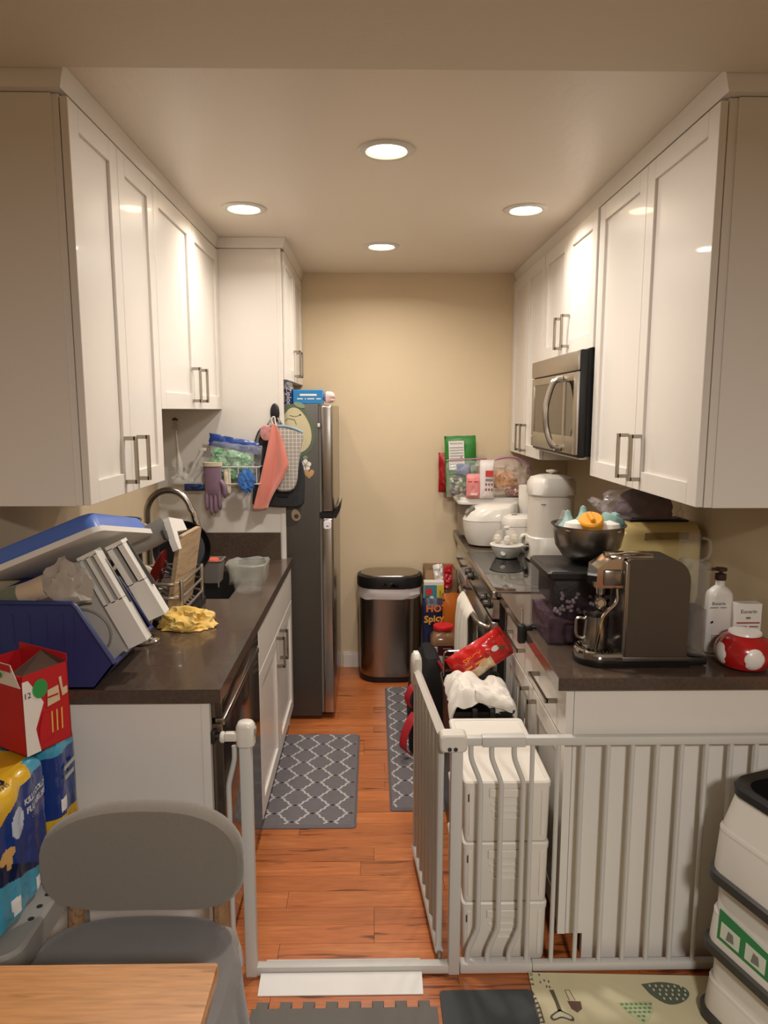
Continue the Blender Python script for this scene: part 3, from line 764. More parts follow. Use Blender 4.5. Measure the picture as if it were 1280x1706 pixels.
# hopper bin: side profile in XZ, running back along Y
t = thing('storage_bin', 'navy blue plastic bin with slanted open front at the counter edge', 'bin', (-0.9, 2.05, CT))
by0, by1 = 1.885, 2.215
prof = [(-1.085, CT + 0.001), (-0.775, CT + 0.001), (-0.715, 0.985), (-0.815, 1.155), (-1.085, 1.160)]
bm = nb()
prism(bm, [(x, by0, z) for x, z in prof], (0, 0.005, 0)); prism(bm, [(x, by1, z) for x, z in prof], (0, -0.005, 0))
prism(bm, [(x, by0, z) for x, z in ((-1.085, CT + 0.001), (-0.775, CT + 0.001), (-0.775, CT + 0.006), (-1.085, CT + 0.006))], (0, by1 - by0, 0))
prism(bm, [(x, by0, z) for x, z in ((-0.779, CT + 0.001), (-0.775, CT + 0.001), (-0.715, 0.985), (-0.721, 0.988))], (0, by1 - by0, 0))
prism(bm, [(x, by0, z) for x, z in ((-1.085, CT + 0.001), (-1.080, CT + 0.001), (-1.080, 1.16), (-1.085, 1.16))], (0, by1 - by0, 0))
fin('shell', bm, NAVY, t)
bm = nb()
rim = [(-1.08, 1.162), (-0.822, 1.158), (-0.812, 1.150), (-0.716, 0.988)]
for yy in (by0 + 0.001, by1 - 0.001): tube(bm, [(x, yy, z) for x, z in rim], 0.0075, 8)
tube(bm, [(-0.716, by0, 0.988), (-0.716, by1, 0.988)], 0.0075, 8)
fin('rim', bm, NAVY, t)
bm = nb()
for k, xx in enumerate((-1.03, -0.985, -0.94, -0.895, -0.85, -0.82)): bx(bm, xx - 0.002, xx + 0.002, by0 - 0.002, by0 + 0.002, 1.02 + 0.03 * (k % 2), 1.13)
fin('rib', bm, NAVY, t)
# tilted blue tray lid
t = thing('tray_lid', 'tilted light blue plastic lid with white rim leaning over the navy bin', 'lid', (-0.9, 2.1, 1.26))
lm = frame((-1.115, 1.93, 1.215), (0.925, 0.0, 0.375), (0, 0.20, 1))    # x along the slope, y away, z up
LL, LD = 0.365, 0.38
lo_ = [rr(LL, LD, 0.03, z, LL / 2 + 0.03, LD / 2) for z in (0.0,)]
bm = nb(); loft(bm, [[lm @ p for p in rr(LL - s, LD - s, 0.03, z, LL / 2 + 0.02, LD / 2)] for z, s in ((0.004, 0.006), (0.045, 0.02), (0.052, 0.03))]); fin('top', bm, BLUE_LID, t)
bm = nb(); loft(bm, [[lm @ p for p in rr(LL + s, LD + s, 0.032, z, LL / 2 + 0.02, LD / 2)] for z, s in ((-0.012, 0.006), (-0.010, 0.016), (0.006, 0.016), (0.0075, 0.004))]); fin('rim', bm, WHITEP, t)
# white and grey folding step stool lying in the bin
t = thing('folding_stool', 'white slotted plastic folding stool sticking out of the navy bin', 'stool', (-0.78, 2.05, 1.0))
a0 = Vector((-0.835, 2.00, 1.305)); b0 = Vector((-0.690, 2.00, 1.035))      # left edge slab, top to bottom
def slotted(p_top, p_bot, wdir, width, y0, dep, nslot, mat):
    """slab whose face looks at the camera; slots in the upper half"""
    d = (p_bot - p_top); L = d.length; d = d.normalized(); wv = Vector(wdir).normalized()
    bm = nb()
    def q(s0, s1, w0, w1):
        pts = [p_top + d * s0 + wv * w0, p_top + d * s1 + wv * w0, p_top + d * s1 + wv * w1, p_top + d * s0 + wv * w1]
        prism(bm, [(p.x, y0, p.z) for p in pts], (0, dep, 0))
    sw = width / (2 * nslot + 1)
    q(0, 0.012, 0, width); q(L * 0.52, L, 0, width)
    for k in range(nslot + 1): q(0.010, L * 0.53, 2 * k * sw, (2 * k + 1) * sw)
    return bm
bm = slotted(Vector((-0.832, 0, 1.268)), Vector((-0.698, 0, 1.005)), (0.90, 0, 0.43), 0.058, 1.955, 0.045, 2, WHITEP); fin('step', bm, WHITEP, t, smooth=0)
bm = slotted(Vector((-0.772, 0, 1.288)), Vector((-0.655, 0, 1.070)), (0.90, 0, 0.43), 0.052, 2.01, 0.045, 1, WHITEP); fin('step', bm, WHITEP, t, smooth=0)
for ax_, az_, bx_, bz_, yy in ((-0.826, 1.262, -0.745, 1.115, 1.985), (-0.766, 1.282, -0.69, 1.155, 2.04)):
    fin('slot_shade', prism(nb(), [(ax_, yy, az_), (bx_, yy, bz_), (bx_ + 0.05, yy, bz_ + 0.022), (ax_ + 0.05, yy, az_ + 0.022)], (0, 0.004, 0)), M('slot shade grey', '#4A4A44', 0.6), t, smooth=0)  # dark plates added behind the slots, their colour stands for the shade inside
pl = [(-0.838, 1.255), (-0.705, 0.995), (-0.765, 0.945), (-0.815, 0.965), (-0.895, 1.115), (-0.905, 1.20)]
fin('side_panel', prism(nb(), [(x, 1.965, z) for x, z in pl], (0, 0.02, 0)), GREYP, t, smooth=0)
cx, cz = -0.835, 1.045
bm = nb(); tube(bm, [(cx + 0.085 * math.cos(a), 1.964, cz + 0.075 * math.sin(a)) for a in [(-0.5 + 2.3 * k / 14) for k in range(15)]], 0.004, 6); fin('ring', bm, M('dark grey plastic', '#8B857D', 0.5), t)
# rolled leg warmers and a cloth inside the bin
def roll(name, p0, p1, r, bands, label):
    t = thing(name, label, 'sock', tuple(p0), group='rolled socks in the navy bin')
    p0, p1 = Vector(p0), Vector(p1)
    pos = 0
    for i, (f, m) in enumerate(bands):
        a, b = p0.lerp(p1, pos), p0.lerp(p1, pos + f)
        n = 6; pts = [a.lerp(b, k / n) for k in range(n + 1)]
        rs = [r * (1 - 0.55 * max(0, ((pos + f * k / n) - 0.86) / 0.14) ** 2) * (0.96 + 0.05 * math.sin((pos + f * k / n) * 9)) for k in range(n + 1)]
        fin('band', tube(nb(), pts, rs, 14), m, t); pos += f
OLIVE = M('sage knit', '#6E725C', 0.9, bump=(200, 0.3), sheen=0.3); BEIGE = M('beige knit', '#C5AE94', 0.9, bump=(200, 0.3), sheen=0.3); PLUM = M('plum knit', '#6E4C50', 0.9, bump=(200, 0.3), sheen=0.3)
roll('rolled_sock', (-1.07, 1.945, 1.135), (-0.875, 1.945, 1.205), 0.036, ((0.45, OLIVE), (0.55, BEIGE)), 'sage and beige rolled sock lying uppermost in the navy bin')
roll('rolled_sock', (-1.03, 1.925, 1.105), (-0.845, 1.925, 1.158), 0.029, ((0.55, BEIGE), (0.45, PLUM)), 'beige and plum rolled sock lying below the sage one')
bm = nb(); crumpled(bm, (-0.852, 1.928, 1.150), 0.062, 0.026, 0.085, 0.38, 12, 4, freq=1.6)
o = fin('crumpled_bib', bm, M('greige cloth', '#A79E93', 0.9, bump=(160, 0.25))); tag(o, 'crumpled greige cloth between the rolled socks and the stool', 'cloth')
# stock pot
t = thing('stock_pot', 'stainless steel pot behind the blue lid', 'pot', (-0.999, 2.72, CT))
bm = nb(); lathe(bm, [(0.0, 0.002), (0.088, 0.002), (0.094, 0.012), (0.095, 0.335), (0.099, 0.34), (0.099, 0.345), (0.092, 0.345), (0.090, 0.03), (0.0, 0.025)], (-0.999, 2.72, CT), 36); fin('body', bm, STEEL, t)
bm = nb(); tube(bm, bez([(-0.91, 2.69, 1.20), (-0.885, 2.66, 1.205), (-0.885, 2.62, 1.205), (-0.925, 2.65, 1.20)], 5), 0.004, 8); fin('handle', bm, STEEL, t)
# dish rack
t = thing('dish_rack', 'grey metal dish drying rack with curved rails', 'dish rack', (-0.82, 2.62, CT))
RAIL = M('satin grey rail', '#B5ADA2', 0.3, 0.9)
rx0, rx1, ry0, ry1 = -0.895, -0.685, 2.47, 2.80
fin('drip_tray', loft(nb(), [rr(rx1 - rx0 + 0.02, ry1 - ry0 + 0.02, 0.03, z, (rx0 + rx1) / 2, (ry0 + ry1) / 2) for z in (CT + 0.001, CT + 0.022)]), BLACKP, t)
for zz in (0.965, 1.015, 1.065):
    p = [Vector((v.x, v.y, zz)) for v in rr(rx1 - rx0, ry1 - ry0, 0.05, 0, (rx0 + rx1) / 2, (ry0 + ry1) / 2, 6)]
    fin('rail', tube(nb(), p, 0.0052, 8, closed=True), RAIL, t)
for xx, yy in ((rx1 - 0.006, ry0 + 0.02), (rx1, ry1 - 0.03), (rx0, ry0 + 0.05), (rx0, ry1 - 0.05)):
    fin('post', box(xx - 0.004, xx + 0.006, yy - 0.010, yy + 0.010, CT + 0.02, 1.075, 0.002), RAIL, t)
for k in range(7):
    yy = ry0 + 0.05 + k * 0.038
    fin('wire', tube(nb(), [(rx0 + 0.02, yy, CT + 0.03), (rx0 + 0.02, yy, 1.0), (rx0 + 0.05, yy, 1.02), (rx1 - 0.02, yy, CT + 0.03)], 0.002, 6), RAIL, t)
# things in the rack
WOOD_B = wood_mat('pale board wood', '#B69B78', '#9A7D5B', '#C6AC88', 0.55, 1.6, 'Y')
bm = nb(); loft(bm, [[frame((-0.735, 2.50, 0.945), (0.06, 1, 0), (0.17, 0, 1)) @ Vector((p.x, off, p.y)) for p in rr(0.25, 0.29, 0.02, 0, 0.125, 0.145)] for off in (0.0, 0.016)])
o = fin('cutting_board', bevel_all(bm, 0.002, 1), WOOD_B); tag(o, 'pale wooden cutting board standing in the dish rack', 'cutting board')
bm = nb(); lathe(bm, [(0.0, 0), (0.09, 0.0), (0.108, 0.012), (0.115, 0.03), (0.111, 0.031), (0.103, 0.016), (0.088, 0.005), (0, 0.005)], (0, 0, 0), 32, mx=frame((-0.778, 2.85, 1.118), (1, 0.2, 0), (0.2, -1, 0.22)))
o = fin('black_pan', bm, M('black enamel', '#1C1B1D', 0.2)); tag(o, 'round black pan leaning behind the cutting board', 'pan lid')
RED_E = M('dark red plate glaze', '#7A1512', 0.2, coat=0.4)
bm = nb(); lathe(bm, [(0.0, 0), (0.07, 0.0), (0.11, 0.018), (0.107, 0.021), (0.068, 0.005), (0, 0.005)], (0, 0, 0), 32, mx=frame((-0.795, 2.58, 1.06), (0, 1, 0.1), (-0.92, 0, 0.36)))
o = fin('red_plate', bm, RED_E); tag(o, 'dark red plate standing in the dish rack beside the cutting board', 'plate')
bm = nb(); lathe(bm, [(0.0, -0.05), (0.035, -0.048), (0.06, -0.02), (0.068, 0.012), (0.065, 0.013), (0.056, -0.018), (0.0, -0.045)], (0, 0, 0), 28, mx=frame((-0.85, 2.545, 1.06), (0, 1, 0.15), (0.75, -0.1, 0.66)) @ Matrix.Rotation(PI, 4, 'X'))
o = fin('cream_bowl', bm, M('cream glaze', '#DCD0BA', 0.15, coat=0.5)); tag(o, 'small cream bowl tipped on its side in the dish rack', 'bowl')
o = fin('bottle_spatula', tube(nb(), bez([(-0.955, 2.56, 1.10), (-0.90, 2.60, 1.18), (-0.860, 2.64, 1.235), (-0.850, 2.65, 1.248)], 5), [0.007] * 10 + [0.014, 0.019, 0.021, 0.021, 0.018, 0.008], 12), M('cream silicone', '#DDD2BD', 0.4)); tag(o, 'cream rounded utensil handle poking up before the faucet', 'utensil')
# clear and white plastic tray resting on top
t = thing('plastic_tray', 'translucent plastic tray with white end handle resting on the dish rack', 'tray', (-0.78, 2.45, 1.2))
tm = frame((-0.905, 2.42, 1.165), (0.90, 0.02, 0.40), (-0.35, 0.25, 0.9))
bm = nb()
def trayfn(u, v):
    x = u * 0.235; y = (v - 0.5) * 0.17
    z = 0.055 * abs(2 * v - 1) ** 3 - 0.01 * math.sin(u * PI)
    return tm @ Vector((x, y + 0.02, z))
sheet(bm, trayfn, 12, 16, 0.003); fin('trough', bm, M('frosted plastic', '#BFBBB3', 0.3, alpha=0.82), t)
bm = nb(); pts = [(0.232, -0.075, -0.075), (0.232, -0.075, -0.045), (0.232, -0.05, 0.045), (0.232, 0.09, 0.05), (0.232, 0.095, 0.01), (0.232, -0.02, -0.005), (0.232, -0.045, -0.07)]
prism(bm, [tm @ Vector(p) for p in pts], tm.to_3x3() @ Vector((0.022, 0, 0))); fin('end_handle', bevel_all(bm, 0.003, 1), WHITEP, t)
bm = nb(); bx(bm, 0.222, 0.234, -0.09, -0.05, -0.03, 0.005, 0.002, 1, mx=tm); fin('clip', bm, DARKSTEEL, t)
# steel base of a kitchen gadget in front of the rack
bm = nb(); lathe(bm, [(0, 0.001), (0.048, 0.001), (0.05, 0.008), (0.042, 0.014), (0.016, 0.02), (0.012, 0.04), (0.026, 0.052), (0.030, 0.075), (0, 0.076)], (-0.765, 2.29, CT), 28)
o = fin('steel_egg_cup', bm, CHROME); tag(o, 'shiny steel cup on a round foot beside the navy bin', 'cup')
# yellow cloth
bm = nb(); crumpled(bm, (-0.665, 2.46, CT + 0.001), 0.085, 0.066, 0.050, 0.42, 21, 5, freq=1.25)
o = fin('yellow_dishcloth', bm, M('yellow cloth', '#D9AE4B', 0.85, bump=(200, 0.2), var=(20, '#E6CF8E', 0.6))); tag(o, 'crumpled yellow dishcloth on the counter beside the dish rack', 'cloth')
bm = nb(); crumpled(bm, (-0.66, 2.585, CT + 0.001), 0.045, 0.025, 0.012, 0.5, 8, 3)
o = fin('wet_film', bm, M('dark film', '#4A3932', 0.15, alpha=0.7)); tag(o, 'flat scrap of wet dark film behind the yellow dishcloth', 'film')
# sink caddy with sponge
t = thing('sink_caddy', 'grey plastic caddy hanging in the sink', 'caddy', (-0.745, 3.25, 0.9))
CG = M('grey caddy plastic', '#7E766E', 0.5)
cx, cy = -0.752, 3.26
bm = nb()
outer = [rr(0.096 - s, 0.11 - s, 0.010, z, cx, cy) for z, s in ((0.885, 0.022), (0.985, 0.002), (0.990, -0.008), (0.990, 0.006), (0.89, 0.03))]
loft(bm, outer, True, True); fin('tub', bm, CG, t)
fin('hanger', box(cx - 0.06, cx - 0.045, cy - 0.02, cy + 0.02, 0.88, 0.99, 0.002, 1), CG, t)
fin('drip_spout', tube(nb(), [(cx + 0.032, cy - 0.04, 0.885), (cx + 0.032, cy - 0.04, 0.865)], 0.004, 8), CG, t)
o = fin('red_sponge', loft(nb(), [rr(0.062, 0.075, 0.02, z, cx, cy) for z in (0.955, 0.975)] + [rr(0.05, 0.06, 0.02, 0.992, cx, cy)]), M('coral sponge', '#CF5B45', 0.9, bump=(90, 0.6))); tag(o, 'coral red sponge lying in the sink caddy', 'sponge')
# plastic lined bowl
t = thing('scrap_bowl', 'clear scrap bowl lined with a thin plastic bag beside the sink', 'container', (-0.532, 2.95, CT))
sx_, sy_ = -0.532, 2.95
bm = nb(); loft(bm, [rr(0.125 + s, 0.125 + s, 0.05, z, sx_, sy_) for z, s in ((CT + 0.001, -0.03), (CT + 0.01, -0.012), (1.035, 0.030), (1.035, 0.024), (CT + 0.012, -0.02))], True, True); fin('tub', bm, M('translucent tub', '#C9C6BC', 0.2, alpha=0.10), t)
def bagring(z, s, f, a=0.007):
    return [p + Vector((nz(p.x, p.y, z, 40, f) * a * 2, nz(p.y, p.x, z, 40, f + 1) * a * 2, nz(p.x, p.y, 0, 30, f + 5) * a * 1.6)) for p in rr(0.125 + s, 0.125 + s, 0.05, z, sx_, sy_, 9)]
bm = nb(); loft(bm, [bagring(0.95, 0.012, 1, 0.012), bagring(0.985, 0.03, 2, 0.01), bagring(1.015, 0.036, 3, 0.008), bagring(1.04, 0.048, 4, 0.006), bagring(1.048, 0.040, 5, 0.006), bagring(1.04, 0.02, 6), bagring(0.99, 0.004, 7, 0.009), bagring(0.945, -0.015, 8)], False, False)
fin('bag_liner', bm, M('greenish clear film', '#CDD0C4', 0.2, alpha=0.24, coat=0.3), t)

# ------------------------------------------------------------------ wire shelf and hanging things on the white panel
PY = 3.620
t = thing('suction_shelf', 'clear and wire shelf caddy stuck to the white panel', 'shelf', (-0.79, 3.57, 1.31))
WIRE = M('white coated wire', '#D3CFC8', 0.4)
bm = nb(); bx(bm, -1.04, -0.845, 3.49, 3.494, 1.315, 1.40, 0.001, 1); bx(bm, -1.04, -0.845, 3.49, 3.612, 1.312, 1.316); bx(bm, -1.04, -1.036, 3.49, 3.612, 1.315, 1.40); fin('clear_bin', bm, CLEARP, t)
for zz in (1.402, 1.318):
    x0 = -0.845 if zz < 1.35 else -0.85
    fin('wire', tube(nb(), [(x0, 3.612, zz), (x0, 3.49, zz), (-0.56, 3.49, zz), (-0.56, 3.612, zz)], 0.0032, 7), WIRE, t)
for xx in [-0.80 + 0.045 * k for k in range(6)]:
    fin('wire', tube(nb(), [(xx, 3.49, 1.402), (xx, 3.49, 1.318), (xx, 3.612, 1.318)], 0.0022, 6), WIRE, t)
for xx in (-0.98, -0.63):
    bm = nb(); lathe(bm, [(0.0, 0), (0.022, 0.0), (0.018, 0.008), (0.0, 0.01)], (0, 0, 0), 18, mx=frame((xx, PY - 0.001, 1.385), (1, 0, 0), (0, -1, 0))); fin('suction_cup', bm, CLEARP, t)
fin('back_bar', box(-1.04, -0.56, 3.604, 3.612, 1.375, 1.392, 0.001, 1), CLEARP, t)
t = thing('bottle_brush', 'white bottle brush standing upright in the clear shelf', 'brush', (-0.985, 3.55, 1.32))
bm = nb(); tube(bm, [(-0.965, 3.55, 1.325), (-0.966, 3.55, 1.42), (-0.972, 3.55, 1.47), (-0.98, 3.55, 1.59)], [0.014, 0.016, 0.006, 0.004], 10); fin('handle', bm, WHITEP, t)
bm = nb(); rnd2 = random.Random(3)
for k in range(150):
    a = rnd2.uniform(0, 2 * PI); zz = rnd2.uniform(1.575, 1.632); r = 0.021 * (1 - 0.3 * (zz - 1.575) / 0.057)
    tube(bm, [(-0.981, 3.55, zz), (-0.981 + r * math.cos(a), 3.55 + r * math.sin(a), zz + 0.006)], 0.0007, 3)
fin('bristles', bm, M('pale bristles', '#C9C2B6', 0.7), t)['kind'] = 'stuff'
bm = nb(); lathe(bm, [(0, 1.628), (0.014, 1.628), (0.016, 1.636), (0, 1.644)], (-0.981, 3.55, 0), 12); fin('brown_tip', bm, M('brown tip', '#5A3A28', 0.8), t)
bm = nb(); tube(bm, [(-0.925, 3.54, 1.335), (-0.885, 3.535, 1.42), (-0.845, 3.53, 1.482)], [0.010, 0.010, 0.011], 10); bx(bm, -0.862, -0.828, 3.52, 3.54, 1.478, 1.494, 0.003)
o = fin('white_scraper', bm, WHITEP); tag(o, 'white T shaped scraper leaning in the clear shelf', 'scraper')
bm = nb(); crumpled(bm, (-0.955, 3.545, 1.317), 0.05, 0.035, 0.04, 0.3, 2, 3)
o = fin('white_stopper', bm, WHITEP); tag(o, 'small white rounded stopper lying in the clear shelf', 'cap')
bm = nb(); pouch(bm, 0.10, 0.035, 0.02, frame((-0.88, 3.484, 1.285), (1, 0, 0), (0, 0, 1)), 0.4, 4, 10, 6); o = fin('blue_cap_strip', bm, M('dark blue rubber', '#24355E', 0.5)); tag(o, 'dark blue rubber band hanging below the clear shelf', 'rubber band')
# zip bag full of green things
t = thing('green_zip_bag', 'clear zip bag of green wrappers with a blue zipper on the wire shelf', 'bag', (-0.70, 3.55, 1.32))
zm = frame((-0.70, 3.55, 1.335), (1, 0, -0.12), (-0.06, 0, 1))
fin('film', pouch(nb(), 0.255, 0.185, 0.10, zm, 0.25, 6), CLEAR, t)
bm = nb()
for k in range(20):
    a = rnd.uniform(-0.09, 0.09); zz = rnd.uniform(0.02, 0.135)
    p = zm @ Vector((a, rnd.uniform(-0.015, 0.015), zz)); crumpled(bm, p, 0.036, 0.024, 0.03, 0.35, k, 3, flat=False)
fin('wrappers', bm, M('green wrapper', '#5E9A6C', 0.4, var=(30, '#9CC79E', 0.7)), t)['kind'] = 'stuff'
fin('zipper', pouch(nb(), 0.25, 0.062, 0.022, frame((-0.70, 3.55, 1.482), (1, 0, -0.20), (0, 0, 1)), 0.5, 8, 14, 6), M('blue zipper film', '#2C4B94', 0.25, alpha=0.9), t)
# gloves
def glove(name, label, x, z, mat, cuffmat, s=1.0, y=3.476, sway=0.0, lining=None):
    t = thing(name, label, 'glove', (x, y, z))
    pts = []
    w = 0.044 * s
    # hand: flattened body with five fingers hanging down
    bm = nb()
    ring = lambda zz, ww, dd, ox=0: [Vector((x + ox + ww * math.cos(2 * PI * k / 16), y + dd * math.sin(2 * PI * k / 16), zz)) for k in range(16)]
    loft(bm, [ring(z + 0.015 * s, w * 1.0, 0.016), ring(z - 0.03 * s, w * 0.98, 0.017), ring(z - 0.09 * s, w * 1.0, 0.016), ring(z - 0.125 * s, w * 0.95, 0.014), ring(z - 0.135 * s, w * 0.8, 0.008)])
    for i, (ox, L) in enumerate(((-0.030, 0.075), (-0.011, 0.10), (0.009, 0.092), (0.029, 0.072))):
        q = bez([(x + ox * s, y, z - 0.11 * s), (x + ox * s * 1.08 + sway * 0.5, y - 0.004, z - (0.13 + L * 0.5) * s), (x + ox * s * 1.1 + sway, y, z - (0.13 + L) * s)], 5)
        tube(bm, q, [0.0105 * s] * (len(q) - 2) + [0.0085 * s, 0.003 * s], 10)
    q = bez([(x + 0.036 * s, y, z - 0.06 * s), (x + 0.056 * s, y - 0.006, z - 0.09 * s), (x + 0.058 * s, y - 0.004, z - 0.145 * s)], 5)
    tube(bm, q, [0.013 * s] * (len(q) - 2) + [0.010 * s, 0.003 * s], 10)
    fin('hand', bm, mat, t)
    if cuffmat:
        fin('cuff', loft(nb(), [ring(z + 0.012 * s, w * 1.04, 0.020), ring(z + 0.032 * s, w * 1.12, 0.024), ring(z + 0.032 * s, w * 1.02, 0.018), ring(z + 0.014 * s, w * 0.95, 0.014)], False, False), cuffmat, t)
    return t
PURP = M('mauve rubber', '#7F6677', 0.45, bump=(60, 0.1))
CRE_C = M('cream cotton cuff', '#DCCFB0', 0.85)
glove('rubber_glove', 'mauve rubber glove with cream cuff hanging over the shelf edge', -0.787, 1.395, PURP, CRE_C, 1.0)
bm = nb(); pouch(bm, 0.035, 0.12, 0.018, frame((-0.722, 3.50, 1.27), (1, 0, 0), (0.02, 0, 1)), 0.2, 5, 8, 10); o = fin('cream_lining_glove', bm, CRE_C); tag(o, 'edge of a second cream glove behind the mauve one', 'glove')
bm = nb(); crumpled(bm, (-0.622, 3.474, 1.335), 0.036, 0.012, 0.048, 0.45, 14, 4, flat=False); o = fin('blue_glove', bm, M('blue nitrile', '#3E72B8', 0.4)); tag(o, 'crumpled bright blue glove hanging from the wire shelf', 'glove')
# hook, towel, mitts
t = thing('wall_hook', 'black oval adhesive hook on the edge of the white panel', 'hook', (-0.495, PY, 1.63))
bm = nb(); loft(bm, [[Vector((-0.495 + 0.023 * q * math.cos(a), PY - 0.005 - d, 1.665 + 0.048 * q * math.sin(a))) for a in [2 * PI * k / 24 for k in range(24)]] for d, q in ((0, 1.0), (0.006, 1.0), (0.010, 0.8))]); fin('plate', bm, BLACKP, t)
bm = nb(); tube(bm, bez([(-0.495, PY - 0.010, 1.635), (-0.495, PY - 0.035, 1.615), (-0.495, PY - 0.055, 1.62), (-0.495, PY - 0.062, 1.64)], 5), 0.005, 8); tube(bm, bez([(-0.51, PY - 0.012, 1.64), (-0.535, PY - 0.03, 1.60)], 3), 0.005, 8); tube(bm, bez([(-0.48, PY - 0.012, 1.64), (-0.455, PY - 0.03, 1.60)], 3), 0.005, 8); fin('prong', bm, CHROME, t)
# black folding bag behind
t = thing('black_oven_mitt', 'black quilted oven mitt hanging behind the patterned one', 'oven mitt', (-0.48, 3.58, 1.19))
bl = [(-0.615, 1.22), (-0.60, 1.20), (-0.46, 1.188), (-0.365, 1.195), (-0.350, 1.26), (-0.348, 1.36), (-0.375, 1.46), (-0.42, 1.53), (-0.50, 1.60), (-0.57, 1.585), (-0.60, 1.50), (-0.60, 1.38)]
ring = bez([(x, 0, z) for x, z in bl + bl[:1]], 4)[:-1]
cxm = Vector((-0.48, 0, 1.38))
def ringat(y, s): return [Vector((cxm.x + (p.x - cxm.x) * s, y, cxm.z + (p.z - cxm.z) * s)) for p in ring]
fin('body', loft(nb(), [ringat(3.605, 0.97), ringat(3.597, 1.0), ringat(3.585, 1.0), ringat(3.577, 0.96), ringat(3.574, 0.8)]), M('black quilted cloth', '#2B2C2F', 0.75, bump=(60, 0.4)), t)
fin('silver_trim', tube(nb(), bez([(-0.585, 3.576, 1.47), (-0.575, 3.57, 1.54), (-0.545, 3.565, 1.585), (-0.50, 3.56, 1.605)], 6), 0.007, 8), M('grey piping', '#8C8880', 0.6), t)
fin('label_tab', box(-0.485, -0.43, 3.568, 3.577, 1.243, 1.268, 0.002, 1), M('black tab', '#0F0F10', 0.5), t)
def check_mat():
    m = bpy.data.materials.new('grey square print cloth'); m.use_nodes = True; nt = m.node_tree; b = nt.nodes['Principled BSDF']
    tc = nt.nodes.new('ShaderNodeTexCoord'); mp = nt.nodes.new('ShaderNodeMapping'); mp.inputs['Scale'].default_value = (1, 1, 1)
    nt.links.new(tc.outputs['Object'], mp.inputs[0])
    sep = nt.nodes.new('ShaderNodeSeparateXYZ'); nt.links.new(mp.outputs[0], sep.inputs[0])
    def frac(sock, s, off=0):
        a = nt.nodes.new('ShaderNodeMath'); a.operation = 'MULTIPLY_ADD'; a.inputs[1].default_value = s; a.inputs[2].default_value = off; nt.links.new(sock, a.inputs[0])
        f = nt.nodes.new('ShaderNodeMath'); f.operation = 'PINGPONG'; f.inputs[1].default_value = 0.5; nt.links.new(a.outputs[0], f.inputs[0]); return f.outputs[0]
    fx_, fz_ = frac(sep.outputs['X'], 52), frac(sep.outputs['Z'], 52)
    mn = nt.nodes.new('ShaderNodeMath'); mn.operation = 'MINIMUM'; nt.links.new(fx_, mn.inputs[0]); nt.links.new(fz_, mn.inputs[1])
    cr = nt.nodes.new('ShaderNodeValToRGB'); e = cr.color_ramp.elements; cr.color_ramp.interpolation = 'CONSTANT'
    e[0].color = lin('#CFC8BD'); e[1].position = 0.10; e[1].color = lin('#8A857E')
    x = e.new(0.27); x.color = lin('#C4BDB2'); x = e.new(0.36); x.color = lin('#77736D')
    nt.links.new(mn.outputs[0], cr.inputs[0]); nt.links.new(cr.outputs[0], b.inputs['Base Color']); b.inputs['Roughness'].default_value = 0.85
    return m
t = thing('patterned_oven_mitt', 'grey and white square patterned oven mitt on the hook', 'oven mitt', (-0.42, 3.56, 1.27))
ml = [(-0.49, 1.60), (-0.43, 1.597), (-0.352, 1.568), (-0.358, 1.50), (-0.375, 1.40), (-0.385, 1.32), (-0.405, 1.283), (-0.445, 1.272), (-0.485, 1.285), (-0.495, 1.36), (-0.50, 1.48)]
ring = [Vector((x, 0, z)) for x, z in ml]; cxm = Vector((-0.43, 0, 1.43)); ring = bez([(p.x, 0, p.z) for p in ring + ring[:1]], 4)[:-1]
fin('body', loft(nb(), [ringat(3.568, 0.97), ringat(3.563, 1.0), ringat(3.553, 1.0), ringat(3.546, 0.95), ringat(3.544, 0.7)]), check_mat(), t)
fin('blue_trim', tube(nb(), bez([(-0.492, 3.550, 1.601), (-0.43, 3.548, 1.598), (-0.38, 3.548, 1.583), (-0.350, 3.552, 1.567)], 6), 0.0065, 8), M('dusty blue piping', '#7B94A3', 0.7), t)
# coral towel
t = thing('hand_towel', 'coral pink hand towel hanging from the hook', 'towel', (-0.52, 3.52, 1.19))
def ctowel(u, v):
    wd = 0.018 + 0.130 * min(1, v * 1.35) ** 0.9
    x0 = -0.500 - 0.100 * v ** 1.2
    xx = x0 + wd * u
    if u > 0.72: 
        zl = 0.30
    zend = 1.19 + 0.14 * max(0, (u - 0.45) / 0.55) ** 0.8 + 0.02 * abs(u - 0.25)
    zz = 1.61 - (1.61 - zend) * v
    yy = 3.527 - 0.015 * math.sin(u * 8 + v * 1.5) * min(1, v * 2)
    return (xx, yy, zz)
CORAL = M('coral terry', '#D98372', 0.95, bump=(350, 0.5), sheen=0.5)
fin('cloth', sheet(nb(), ctowel, 36, 40, 0.005), CORAL, t)
fin('hem', tube(nb(), [Vector(ctowel(k / 20, 1.0)) for k in range(21)], 0.004, 6), M('pale coral hem', '#E7AFA0', 0.9), t)
fin('hanging_loop', tube(nb(), bez([(-0.492, 3.545, 1.60), (-0.505, 3.555, 1.635), (-0.49, 3.557, 1.645), (-0.482, 3.545, 1.60)], 5), 0.0028, 6), M('white cord', '#D8D2C6', 0.8), t)
bm = nb(); lathe(bm, [(0, 0), (0.024, 0.001), (0.031, 0.008), (0.029, 0.016), (0, 0.021)], (0, 0, 0), 24, mx=frame((-0.53, 3.545, 1.567), (1, 0, 0), (0, -1, 0)) @ Matrix.Scale(1.25, 4, (0, 1, 0)))
o = fin('pink_scrubber', bm, M('pink speckled sponge', '#C98F8A', 0.8, var=(60, '#A86B6A', 0.8))); tag(o, 'round pink scrubber hanging beside the coral towel', 'scrubber')
